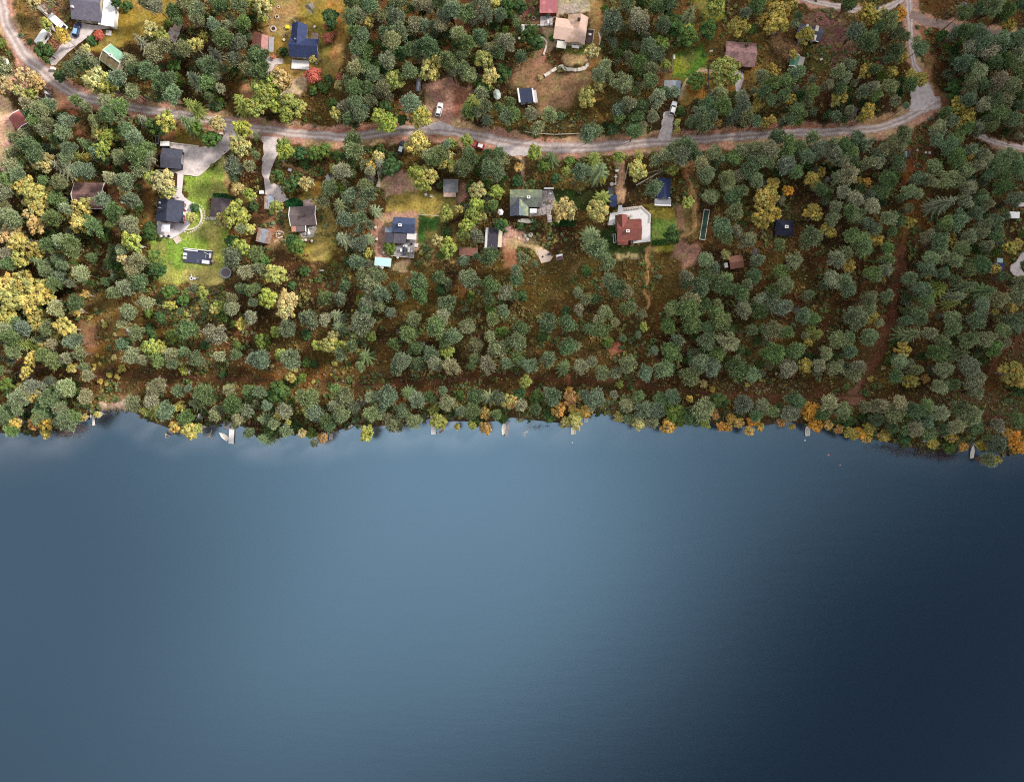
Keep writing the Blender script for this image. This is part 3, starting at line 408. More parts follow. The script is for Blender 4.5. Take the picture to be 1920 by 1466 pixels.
for nm, (pts, w) in ROADS.items(): stroke(pts, (172,128,112), max(w)*1.18, 6, .9)
for pts in ([(540,243),(640,249),(720,240),(790,234)],[(800,252),(900,264),(960,270)],[(1150,262),(1300,254),(1420,244),(1500,238),(1600,238),(1680,222)],[(200,200),(330,222),(420,240)]): stroke(pts, (146,96,80), 11, 5, .8)
stroke([(1728,60),(1744,110),(1740,145),(1756,178),(1785,205)], (140,92,68), 15, 7, .9)
stroke([(1690,455),(1688,500),(1678,560),(1664,620),(1648,665),(1625,712)], (92,54,40), 17, 6, .85)
stroke([(1700,300),(1705,380),(1692,455)], (116,72,34), 14, 9, .7)
stroke([(900,0),(862,60),(835,95)], (118,72,42), 8, 4, .8)
stroke([(600,284),(618,290),(612,330)], (140,86,56), 5, 4, .7); stroke([(534,307),(560,318),(602,332)], (170,120,82), 5, 3, .9); stroke([(625,270),(620,300)], (150,92,66), 5, 3, .7)
stroke([(584,490),(596,520),(610,545)], (130,92,52), 4, 3, .8); stroke([(1024,410),(1023,440),(1022,470)], (140,100,54), 4, 3, .8)
stroke([(795,498),(812,488),(835,486),(850,490)], (152,118,76), 6, 4, .9); stroke([(815,460),(822,475),(812,488)], (150,110,72), 6, 4, .9); stroke([(790,480),(788,500)], (140,106,64), 4, 3, .8)
stroke([(1168,205),(1130,190),(1110,192)], (120,84,46), 3, 2, .7); stroke([(960,270),(985,300),(982,350)], (170,138,120), 6, 3, .9); stroke([(1110,198),(1135,225),(1140,240)], (130,96,52), 3, 2, .7)
FOOTPATHS = {
 'shore_footpath': ([(28,688),(60,690),(95,690),(130,697),(165,700),(240,704),(300,706),(400,709),(480,713),(560,713),(640,716),(680,721),(760,719),(840,713),(920,706),(965,702),(1000,708),(1060,714),(1110,716),(1160,713),(1215,726),(1300,734),(1380,741),(1440,744),(1480,738),(1500,741),(1560,744),(1600,742),(1680,749),(1750,761),(1830,773),(1860,781),(1930,780)], (92,58,44), 3.2),
 'meadow_footpath': ([(1219,462),(1211,480),(1214,500),(1216,525),(1208,548),(1218,562),(1214,580)], (176,130,86), 4),
 'garden_footpath': ([(1276,445),(1297,436),(1306,416),(1303,394),(1304,374),(1298,350),(1288,326)], (184,142,98), 5),
 'lakeside_footpath': ([(1925,598),(1905,640),(1872,665),(1856,695),(1844,718)], (104,64,46), 4),
 'birch_footpath': ([(1276,185),(1280,165),(1292,146),(1312,134),(1340,132)], (188,158,128), 5),
 'bank_footpath': ([(1066,700),(1066,716),(1064,735)], (120,66,50), 4),
}
for k, (pts, c, w) in FOOTPATHS.items(): stroke(pts, c, w*1.5, 5, .55)

def axis(lo, hi, a, b, st, far):
    mid = np.arange(a, b + st/2, st)
    return np.concatenate([[lo, (lo+a)/2, a - 60, a - 25, a - 8], mid, [b + 8, b + 25, b + 60, (hi+b)/2, hi]])
def vcol_mesh(name, X, Y, Z, col, m):
    ny, nx = X.shape; n = nx*ny; me = bpy.data.meshes.new(name)
    me.vertices.add(n); me.vertices.foreach_set('co', np.stack([X, Y, Z], -1).reshape(-1).astype(np.float32))
    i = np.arange((ny-1)*(nx-1)); r = i // (nx-1); c = i % (nx-1); a = r*nx + c
    F = np.stack([a, a+1, a+nx+1, a+nx], 1).astype(np.int32); f = len(F)
    me.loops.add(f*4); me.loops.foreach_set('vertex_index', F.reshape(-1)); me.polygons.add(f)
    me.polygons.foreach_set('loop_start', np.arange(0, f*4, 4, dtype=np.int32)); me.polygons.foreach_set('loop_total', np.full(f, 4, np.int32))
    me.polygons.foreach_set('use_smooth', np.ones(f, bool)); me.update(calc_edges=True)
    at = me.attributes.new('soil', 'FLOAT_COLOR', 'POINT'); cc = np.ones((n, 4), np.float32); cc[:, :col.shape[-1]] = col.reshape(n, -1)
    at.data.foreach_set('color', cc.reshape(-1)); me.materials.append(m)
    o = bpy.data.objects.new(name, me); COL.objects.link(o); return struct(o)
def shore_signed(x, y):
    """metres inland (+) or out on the lake (-)"""
    d = seg_dist(x, y, SHW, False); ys = np.interp(x, SHW[:, 0], SHW[:, 1]); return np.where(y > ys, d, -d)

gx = axis(-4000, 4000, -172, 172, .45, 0); gy = axis(-900, 4000, -32, 128, .45, 0)
GX, GY = np.meshgrid(gx, gy)
wx = GX + (fbm(GX, GY, 2.6, 11) - .5) * 3.2; wy = GY + (fbm(GX, GY, 2.6, 21) - .5) * 3.2
C0 = np.array(lin(66, 46, 27, ZK)); C1 = np.array(lin(92, 72, 32, ZK)); C2 = np.array(lin(108, 68, 38, ZK))
t1 = np.clip((fbm(GX, GY, 14, 31) - .42) * 4, 0, 1)[..., None]; t2 = np.clip((fbm(GX, GY, 8, 41) - .55) * 5, 0, 1)[..., None]
GC = C0 * (1-t1) + C1 * t1; GC = GC * (1 - t2*.7) + C2 * t2*.7
MAN = np.zeros(GX.shape)
for z in ZONES:
    pts = [P(*p) for p in z[1]]; f = z[3] / S; extra = (z[5] / S / 2 if z[0] == 's' else 0) + f + 2
    xs = [p[0] for p in pts]; ys = [p[1] for p in pts]
    i0, i1 = np.searchsorted(gx, min(xs)-extra), np.searchsorted(gx, max(xs)+extra); j0, j1 = np.searchsorted(gy, min(ys)-extra), np.searchsorted(gy, max(ys)+extra)
    if i1 <= i0 or j1 <= j0: continue
    sx, sy = wx[j0:j1, i0:i1], wy[j0:j1, i0:i1]
    if z[0] == 'a':
        d = seg_dist(sx, sy, pts, True); d = np.where(inside(sx, sy, pts), d, -d); w = np.clip(.5 + d / f, 0, 1)
    else:
        d = seg_dist(sx, sy, pts, False); w = np.clip(.5 + (z[5]/S/2 - d) / f, 0, 1)
    w = w*w*(3-2*w) * z[4]; col = np.array(lin(*z[2], ZK*(1.6 if z[2][1] > z[2][0]*.93 and sum(z[2]) > 190 else 1.36)))
    GC[j0:j1, i0:i1] = GC[j0:j1, i0:i1] * (1 - w[..., None]) + col * w[..., None]
    if sum(z[2]) > 300 or z[2][1] > z[2][0] or z[3] <= 5 or (z[0] == 's' and z[5] >= 14): MAN[j0:j1, i0:i1] = np.maximum(MAN[j0:j1, i0:i1], w)
mo = np.clip((fbm(GX, GY, 3.5, 51) - .46) * 5, 0, 1)[..., None]; mo2 = np.clip((fbm(GX, GY, 5.5, 71) - .50) * 5, 0, 1)[..., None]; lum = GC.sum(-1, keepdims=True)
GC = GC*(1 - .42*mo) + .42*mo*lum*np.array([.40, .40, .13]); GC = GC*(1 - .30*mo2) + .30*mo2*lum*np.array([.62, .36, .20])      # mossy and rusty mottling of the soil
edge_ = np.clip(np.maximum(np.abs(GX) - 166, GY - 126) / 12, 0, 1)[..., None]; GC = GC*(1 - edge_) + np.array(lin(66, 48, 27, ZK))*edge_
SD = shore_signed(GX, GY)
bank = np.clip(1 - np.abs(SD - .4) / 1.6, 0, 1)[..., None]; GC = GC * (1 - bank*.6) + np.array(lin(96, 82, 70, ZK)) * bank * .6
GZ = np.clip(-.35 + .12 * SD, -5, 0)

def ground_mat():
    m = bpy.data.materials.new('earth'); nt, b, L = nodes_of(m)
    at = N(nt, 'ShaderNodeAttribute', attribute_name='soil'); tc = N(nt, 'ShaderNodeTexCoord')
    def noise(sc, det=5, ro=.6):
        n = N(nt, 'ShaderNodeTexNoise'); n.inputs['Scale'].default_value = sc; n.inputs['Detail'].default_value = det; n.inputs['Roughness'].default_value = ro
        L.new(tc.outputs['Object'], n.inputs['Vector']); return n
    def rng_(src, a, b_, lo, hi):
        r = N(nt, 'ShaderNodeMapRange'); r.inputs['From Min'].default_value = a; r.inputs['From Max'].default_value = b_; r.inputs['To Min'].default_value = lo; r.inputs['To Max'].default_value = hi
        L.new(src, r.inputs['Value']); return r.outputs['Result']
    n1 = noise(1.3, 7, .72); n2 = noise(.35, 4); n3 = noise(3.2, 4, .7)
    v1 = rng_(n1.outputs['Fac'], .3, .7, .42, 1.58); v2 = rng_(n2.outputs['Fac'], .3, .7, .72, 1.28)
    mu = N(nt, 'ShaderNodeMath', operation='MULTIPLY'); L.new(v1, mu.inputs[0]); L.new(v2, mu.inputs[1])
    vm = N(nt, 'ShaderNodeVectorMath', operation='SCALE'); L.new(at.outputs['Color'], vm.inputs[0]); L.new(mu.outputs[0], vm.inputs['Scale'])
    hs = N(nt, 'ShaderNodeHueSaturation'); L.new(vm.outputs['Vector'], hs.inputs['Color']); L.new(rng_(n3.outputs['Fac'], .3, .7, .478, .522), hs.inputs['Hue'])
    L.new(hs.outputs['Color'], b.inputs['Base Color']); b.inputs['Roughness'].default_value = .95; b.inputs['Specular IOR Level'].default_value = .1
    bp = N(nt, 'ShaderNodeBump'); bp.inputs['Strength'].default_value = .7; bp.inputs['Distance'].default_value = .25; L.new(n1.outputs['Fac'], bp.inputs['Height']); L.new(bp.outputs['Normal'], b.inputs['Normal'])
    return m
EARTH = ground_mat()
vcol_mesh('ground', GX, GY, GZ, GC, EARTH)

# ---- lake: colour pales over the shallows, with one more pale patch at left
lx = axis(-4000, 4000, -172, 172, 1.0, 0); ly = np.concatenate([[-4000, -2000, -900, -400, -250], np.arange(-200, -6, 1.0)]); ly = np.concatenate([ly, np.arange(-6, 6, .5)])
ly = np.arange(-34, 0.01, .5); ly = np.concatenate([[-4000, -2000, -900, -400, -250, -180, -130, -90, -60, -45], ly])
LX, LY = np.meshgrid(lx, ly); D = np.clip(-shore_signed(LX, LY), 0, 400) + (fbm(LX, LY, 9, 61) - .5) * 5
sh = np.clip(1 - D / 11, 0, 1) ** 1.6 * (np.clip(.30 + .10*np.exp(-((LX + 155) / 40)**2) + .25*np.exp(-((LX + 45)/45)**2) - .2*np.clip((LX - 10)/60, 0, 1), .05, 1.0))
sh += .08*np.exp(-((LX + 165)/22)**2 - ((LY + 19)/7)**2)  # extra pale patch off the left shore, set apart from depth
def water_mat():
    m = bpy.data.materials.new('lake_water'); nt, b, L = nodes_of(m)
    at = N(nt, 'ShaderNodeAttribute', attribute_name='soil'); tc = N(nt, 'ShaderNodeTexCoord')
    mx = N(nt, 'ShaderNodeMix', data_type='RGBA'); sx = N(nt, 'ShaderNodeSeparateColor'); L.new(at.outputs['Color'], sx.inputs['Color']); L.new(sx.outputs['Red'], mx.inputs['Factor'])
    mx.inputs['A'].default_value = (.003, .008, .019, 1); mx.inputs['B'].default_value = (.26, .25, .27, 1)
    L.new(mx.outputs['Result'], b.inputs['Base Color']); b.inputs['Roughness'].default_value = .12; b.inputs['IOR'].default_value = WATER_IOR
    b.inputs['Specular Tint'].default_value = (.45, .755, 1.0, 1)
    def noise(sc, det): 
        n = N(nt, 'ShaderNodeTexNoise'); n.inputs['Scale'].default_value = sc; n.inputs['Detail'].default_value = det; n.inputs['Roughness'].default_value = .6
        L.new(tc.outputs['Object'], n.inputs['Vector']); return n
    n1 = noise(5.5, 2); n2 = noise(.12, 4); mp = N(nt, 'ShaderNodeMapping'); mp.inputs['Scale'].default_value = (.5, 2.2, 1); mp.inputs['Rotation'].default_value = (0, 0, .5); L.new(tc.outputs['Object'], mp.inputs['Vector']); L.new(mp.outputs['Vector'], n2.inputs['Vector'])
    b1 = N(nt, 'ShaderNodeBump'); b1.inputs['Strength'].default_value = .5; b1.inputs['Distance'].default_value = .03; L.new(n1.outputs['Fac'], b1.inputs['Height'])
    b2 = N(nt, 'ShaderNodeBump'); b2.inputs['Strength'].default_value = .10; b2.inputs['Distance'].default_value = .15; L.new(n2.outputs['Fac'], b2.inputs['Height']); L.new(b1.outputs['Normal'], b2.inputs['Normal'])
    L.new(b2.outputs['Normal'], b.inputs['Normal'])
    return m
WATER_IOR = 2.3
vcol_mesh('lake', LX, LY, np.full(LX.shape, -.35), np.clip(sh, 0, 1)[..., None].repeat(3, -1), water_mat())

def keep_off(pts, grow=.4):
    xs = [p[0] for p in pts]; ys = [p[1] for p in pts]; i0, i1 = np.searchsorted(gx, min(xs)-1), np.searchsorted(gx, max(xs)+1); j0, j1 = np.searchsorted(gy, min(ys)-1), np.searchsorted(gy, max(ys)+1)
    if i1 > i0 and j1 > j0:
        a, b = GX[j0:j1, i0:i1], GY[j0:j1, i0:i1]; MAN[j0:j1, i0:i1][inside(a, b, pts) | (seg_dist(a, b, pts, True) < grow)] = 2
# ---- gravel strips
def gravel(name, col, track=True):
    m = bpy.data.materials.new(name); nt, b, L = nodes_of(m)
    tc = N(nt, 'ShaderNodeTexCoord'); at = N(nt, 'ShaderNodeAttribute', attribute_name='across')
    n1 = N(nt, 'ShaderNodeTexNoise'); n1.inputs['Scale'].default_value = .8; n1.inputs['Detail'].default_value = 7; n1.inputs['Roughness'].default_value = .7; L.new(tc.outputs['Object'], n1.inputs['Vector'])
    r1 = N(nt, 'ShaderNodeMapRange'); r1.inputs['From Min'].default_value = .3; r1.inputs['From Max'].default_value = .7; r1.inputs['To Min'].default_value = .68; r1.inputs['To Max'].default_value = 1.3; L.new(n1.outputs['Fac'], r1.inputs['Value'])
    fac = r1.outputs['Result']
    if track:
        cr = N(nt, 'ShaderNodeValToRGB'); e = cr.color_ramp.elements; e[0].position = 0; e[0].color = (.72,.60,.56,1); e[1].position = 1; e[1].color = (.76,.62,.58,1)
        for p, c in ((.16,(.95,.92,.92,1)),(.30,(1.22,1.22,1.25,1)),(.40,(.9,.87,.88,1)),(.52,(.78,.72,.72,1)),(.62,(.9,.87,.88,1)),(.72,(1.2,1.2,1.23,1)),(.86,(.93,.9,.9,1))):
            q = e.new(p); q.color = c
        n2 = N(nt, 'ShaderNodeTexNoise'); n2.inputs['Scale'].default_value = .12; L.new(tc.outputs['Object'], n2.inputs['Vector'])
        ad = N(nt, 'ShaderNodeMath', operation='MULTIPLY_ADD'); ad.inputs[1].default_value = .5; L.new(n2.outputs['Fac'], ad.inputs[0])
        ax = N(nt, 'ShaderNodeMath', operation='SUBTRACT'); ax.inputs[1].default_value = .25; L.new(at.outputs['Fac'], ax.inputs[0]); L.new(ax.outputs[0], ad.inputs[2])
        L.new(ad.outputs[0], cr.inputs['Fac'])
        v = N(nt, 'ShaderNodeVectorMath', operation='MULTIPLY'); v.inputs[0].default_value = col; L.new(cr.outputs['Color'], v.inputs[1])
        s = N(nt, 'ShaderNodeVectorMath', operation='SCALE'); L.new(v.outputs['Vector'], s.inputs[0])
    else:
        s = N(nt, 'ShaderNodeVectorMath', operation='SCALE'); s.inputs[0].default_value = col
    L.new(fac, s.inputs['Scale']); L.new(s.outputs['Vector'], b.inputs['Base Color']); b.inputs['Roughness'].default_value = .95; b.inputs['Specular IOR Level'].default_value = .1
    return m
def smooth_line(pts, ws, step=1.2):
    pts = [np.array(p, float) for p in pts]; out = []; wo = []
    for i in range(len(pts)-1):
        p0 = pts[max(i-1, 0)]; p1 = pts[i]; p2 = pts[i+1]; p3 = pts[min(i+2, len(pts)-1)]; n = max(2, int(np.linalg.norm(p2-p1)/step))
        for k in range(n):
            t = k/n; out.append(.5*((2*p1)+(-p0+p2)*t+(2*p0-5*p1+4*p2-p3)*t*t+(-p0+3*p1-3*p2+p3)*t**3)); wo.append(ws[i]*(1-t)+ws[i+1]*t)
    out.append(pts[-1]); wo.append(ws[-1]); return out, wo
def strip(name, px, w, m, z, jit=.28):
    line, ws = smooth_line([P(*p) for p in px], [a/S*.84 for a in (w if isinstance(w, list) else [w]*len(px))])
    for k in range(0, len(line)-1, 3): q = min(k+3, len(line)-1); keep_off([tuple(line[k]), tuple(line[q]), tuple(line[q]*.999)], ws[k]/2)
    rg = random.Random(name); b = MB(); vs = []; ac = []; nc = 9
    for i, p in enumerate(line):
        t = line[min(i+1, len(line)-1)] - line[max(i-1, 0)]; t = t / (np.linalg.norm(t)+1e-9); nn = np.array([-t[1], t[0]])
        jl, jr = rg.uniform(-jit, jit), rg.uniform(-jit, jit)
        for k in range(nc):
            f = k/(nc-1); off = (f-.5)*ws[i] + (jl*(1-2*f) if f < .5 else jr*(2*f-1)); q = p + nn*off; vs.append((q[0], q[1], z)); ac.append(f)
    fs = [(i*nc+k+1, i*nc+k, (i+1)*nc+k, (i+1)*nc+k+1) for i in range(len(line)-1) for k in range(nc-1)]
    b.add(vs, fs); o = b.build(name, m); a = o.data.attributes.new('across', 'FLOAT', 'POINT'); a.data.foreach_set('value', ac)
    if o.data.polygons[0].normal.z < 0: o.data.flip_normals()
    return struct(o)
GRAV = gravel('road_gravel', (.46,.385,.355)); GRAV2 = gravel('yard_gravel', (.52,.45,.44), False); DIRT = gravel('dirt_track', (.27,.19,.165), False)
zz = .02
for nm, (pts, w) in ROADS.items():
    strip(nm, pts, w, DIRT if nm == 'side_track' else GRAV, zz); zz += .006
for k, (pts, c, w) in FOOTPATHS.items():
    strip(k, pts, w, gravel(k + '_soil', tuple(np.array(lin(*c, ZK)) * 1.1), False), zz, .12); zz += .005
def flat(name, px, m, z, edge=None):
    b = MB(); pts = [P(*p) for p in px]; keep_off(pts)
    if edge:   # ragged outline
        rg = random.Random(name); q = []
        for i in range(len(pts)):
            a, c = pts[i], pts[(i+1) % len(pts)]; n = max(1, int(math.dist(a, c)/.9))
            for k in range(n): q.append((a[0]+(c[0]-a[0])*k/n + rg.uniform(-edge, edge), a[1]+(c[1]-a[1])*k/n + rg.uniform(-edge, edge)))
        pts = q
    b.sheet(pts, z); return struct(b.build(name, m))
flat('driveway', [(92,112),(112,88),(128,72),(136,58),(139,46),(156,44),(176,47),(205,50),(203,54),(178,58),(162,72),(142,88),(122,104),(105,121),(96,124)], GRAV2, .075, .22)
flat('gravel_yard', [(318,268),(345,272),(374,276),(400,274),(414,264),(422,252),(420,236),(440,238),(444,256),(440,274),(427,284),(416,294),(373,329),(346,327),(332,326),(300,321),(302,318),(338,318),(343,282),(320,278)], GRAV2, .08, .12)
flat('gravel_drive', [(491,256),(527,258),(526,285),(515,300),(508,322),(503,338),(526,350),(541,374),(528,380),(512,376),(497,364),(496,340),(490,318),(494,290)], GRAV2, .085, .25)
flat('gravel_pullout', [(800,236),(826,228),(838,234),(852,238),(850,246),(810,244)], GRAV2, .09, .25)
flat('gravel_forecourt', [(1244,210),(1262,206),(1262,240),(1256,264),(1232,264),(1240,240)], GRAV2, .095, .25)
flat('gravel_turnout', [(1708,160),(1738,155),(1758,190),(1735,205),(1705,212),(1708,190)], GRAV2, .1, .3)
flat('roadside_shoulder', [(930,268),(1010,284),(1010,292),(960,292),(930,282)], GRAV2, .105, .25)
flat('gravel_court', [(1894,496),(1905,490),(1915,474),(1945,460),(1945,473),(1922,482),(1914,496),(1918,511),(1945,520),(1945,529),(1912,519),(1900,516),(1894,508)], GRAV2, .08, .2)
flat('far_parking', [(1904,376),(1940,370),(1940,388),(1908,388)], GRAV2, .08, .15)
flat('paved_path', [(333,325),(345,325),(343,345),(341,362),(346,370),(360,380),(358,399),(344,401),(342,378),(327,376),(332,352)], M['paver'], .115)
flat('stone_terrace', [(295,414),(312,412),(342,402),(353,404),(357,414),(357,421),(348,432),(334,441),(321,448),(300,443),(295,438),(293.5,430)], M['paver'], .12)
flat('tiled_terrace', [(559,431),(566,446),(587,446),(594.5,428),(592,420),(571,420)], M['stone'], .11)
flat('back_patio', [(568,376),(586,372),(589.5,388),(568,390)], mat('pink_tiles', (.36,.27,.25), .9, .25, 2), .11)
flat('stone_patio', [(1016,357),(1036,357),(1043,380),(1033,396),(1033,414),(1026,414),(1025,402),(1012,405),(993,407),(992,400),(1016,388)], mat('crazy_paving', (.36,.31,.30), .9, .4, 1.6, patch=((.15,.12,.11), .5, 2.2)), .11)
flat('tiled_patio', [(1013,30),(1026,27),(1036,33),(1036,48),(1013,51)], mat('pale_tiles', (.50,.43,.42), .8, .15, 2), .11)
flat('house_path', [(1384,134),(1393,134),(1394,152),(1387,172),(1380,172),(1378,156)], GRAV2, .11, .1)
flat('cottage_path', [(500,108),(512,108),(532,112),(532,120),(516,122),(510,142),(500,150),(496,140)], GRAV2, .11, .15)
flat('shed_step', [(393.5,407),(411,407),(411,413),(396,413)], M['concrete'], .13)
flat('sandy_pad', [(1008,468),(1024,468),(1035.6,484),(1031,490),(1015,494),(1010,482)], mat('sand', (.58,.45,.37), .95, .12, 1.5), .11)
# ------------------------------------------------------------------ buildings
LAND = []          # landmarks for describing what stands beside them: (phrase, px, py, px radius)
def landmark(ph, px, py, r=12): LAND.append((ph, px, py, r))
def roofmat(name, col, style='felt', patch=None, var=.26):
    st = {'felt': None, 'tile_x': ('Y', 3.0, .28), 'tile_y': ('X', 3.0, .28), 'metal_x': ('X', 2.2, .22), 'metal_y': ('Y', 2.2, .22)}[style]
    return mat(name, col, .75 if style[0] != 'm' else .5, var, 1.1, 0, .25, st, patch, .25)
def add_window(root, x, y, z, nx, ny, w=1.0, h=1.1, frame=None):
    """window let into a wall whose outward normal is (nx, ny)"""
    fm = frame or M['white']; b = MB(); p = MB()
    if abs(nx) > .5:
        s = 1 if nx > 0 else -1; b.box(min(x, x+s*.05), y-w/2, z, max(x, x+s*.05), y+w/2, z+h); p.box(min(x+s*.05, x+s*.07), y-w/2+.12, z+.12, max(x+s*.05, x+s*.07), y+w/2-.12, z+h-.12)
    else:
        s = 1 if ny > 0 else -1; b.box(x-w/2, min(y, y+s*.05), z, x+w/2, max(y, y+s*.05), z+h); p.box(x-w/2+.12, min(y+s*.05, y+s*.07), z+.12, x+w/2-.12, max(y+s*.05, y+s*.07), z+h-.12)
    f = b.build('window', fm, root); p.build('pane', M['glass'], f)
def add_door(root, x, y, nx, ny, m=None, w=.95, h=2.05):
    b = MB(); k = MB()
    if abs(nx) > .5:
        s = 1 if nx > 0 else -1; b.box(min(x, x+s*.06), y-w/2, .05, max(x, x+s*.06), y+w/2, h); k.box(min(x+s*.06, x+s*.12), y+w/2-.2, 1.0, max(x+s*.06, x+s*.12), y+w/2-.08, 1.05)
    else:
        s = 1 if ny > 0 else -1; b.box(x-w/2, min(y, y+s*.06), .05, x+w/2, max(y, y+s*.06), h); k.box(x+w/2-.2, min(y+s*.06, y+s*.12), 1.0, x+w/2-.08, max(y+s*.06, y+s*.12), 1.05)
    d = b.build('door', m or M['white'], root); k.build('handle', M['steel'], d)
def roof_gable(root, cx, cy, w, d, ridge, eave, rise, mats, off=.0, th=.16, trim=None, name='roof', cap=None):
    """two slopes over a w x d plan; mats = (slope at +y / -x, slope at -y / +x); off shifts the ridge"""
    b = MB(); T = lambda a, c: (cx + (a if ridge == 'x' else c), cy + (c if ridge == 'x' else a))
    L = (w if ridge == 'x' else d) / 2; H = (d if ridge == 'x' else w) / 2
    for s, mi in ((1, 0 if ridge == 'x' else 1), (-1, 1 if ridge == 'x' else 0)):
        q = [(-L, off, eave+rise), (L, off, eave+rise), (L, s*H, eave), (-L, s*H, eave)]
        vs = [(*T(a, c), z) for a, c, z in q] + [(*T(a, c), z - th) for a, c, z in q]
        top = (0,1,2,3); fs = [top, (7,6,5,4), (1,5,6,2), (2,6,7,3), (3,7,4,0)]
        flip = (s > 0) ^ (ridge == 'y')
        b.add(vs, [f[::-1] for f in fs] if flip else fs, mi)
    r = b.build(name, list(mats), root)
    if r.data.polygons[0].normal.z < 0: r.data.flip_normals()
    if trim:
        for e in (-1, 1):
            t = MB()
            for s in (1, -1):
                a0, a1 = (L, L + .22) if e > 0 else (-L - .22, -L)
                q = [(a0, off, eave+rise+.05), (a1, off, eave+rise+.05), (a1, s*H, eave+.05), (a0, s*H, eave+.05)]
                vs = [(*T(a, c), z) for a, c, z in q] + [(*T(a, c), z - .3) for a, c, z in q]
                t.add(vs, [(0,1,2,3), (7,6,5,4), (0,4,5,1), (1,5,6,2), (2,6,7,3), (3,7,4,0)])
            t.build('bargeboard', trim, r)
    if cap:
        c = MB(); p0, p1 = T(-L, off), T(L, off); c.tube((*p0, eave+rise+.02), (*p1, eave+rise+.02), cap[1], None, 6); c.build('ridge_cap', cap[0], r)
    return r
def roof_mono(root, cx, cy, w, d, z_hi, z_lo, dirn, m, name='roof', th=.14):
    """single slope; dirn = side where it is lowest"""
    b = MB(); x0, x1, y0, y1 = cx-w/2, cx+w/2, cy-d/2, cy+d/2
    z = {'s': (z_lo, z_lo, z_hi, z_hi), 'n': (z_hi, z_hi, z_lo, z_lo), 'e': (z_hi, z_lo, z_lo, z_hi), 'w': (z_lo, z_hi, z_hi, z_lo)}[dirn]
    q = list(zip((x0, x1, x1, x0), (y0, y0, y1, y1), z))
    b.add([(x, y, zz_-th) for x, y, zz_ in q] + q, [(3,2,1,0),(4,5,6,7),(0,1,5,4),(1,2,6,5),(2,3,7,6),(3,0,4,7)])
    return b.build(name, m, root)
def walls_gable(root, cx, cy, w, d, ridge, eave, rise, m, off=0, inset=.4):
    b = MB(); T = lambda a, c: (cx + (a if ridge == 'x' else c), cy + (c if ridge == 'x' else a))
    L = (w if ridge == 'x' else d)/2 - inset; H0 = (d if ridge == 'x' else w)/2; H = H0 - inset
    ze = eave + rise*inset/H0 - .18; zr = eave + rise - .2
    prof = [(-H, -.1), (H, -.1), (H, ze), (off, zr), (-H, ze)]
    vs = [(*T(a, c), z) for a in (-L, L) for c, z in prof]
    fs = [(0,1,2,3,4), (9,8,7,6,5)] + [(i, 5+i, 5+(i+1) % 5, (i+1) % 5) for i in range(5)]
    if ridge == 'x': fs = [f[::-1] for f in fs]
    o = b.add(vs, fs).build('wall', m, root); return L, H
def chimney(roof, x, y, z0, m=None, w=.75, h=1.0, capm=None):
    b = MB(); b.cbox(x, y, z0, w, w*.8, h); b.cbox(x, y, z0+h, w+.14, w*.8+.14, .1); b.cbox(x, y, z0+h+.1, w*.45, w*.35, .12, mi=1)
    b.build('chimney', [m or M['white'], M['black']], roof)
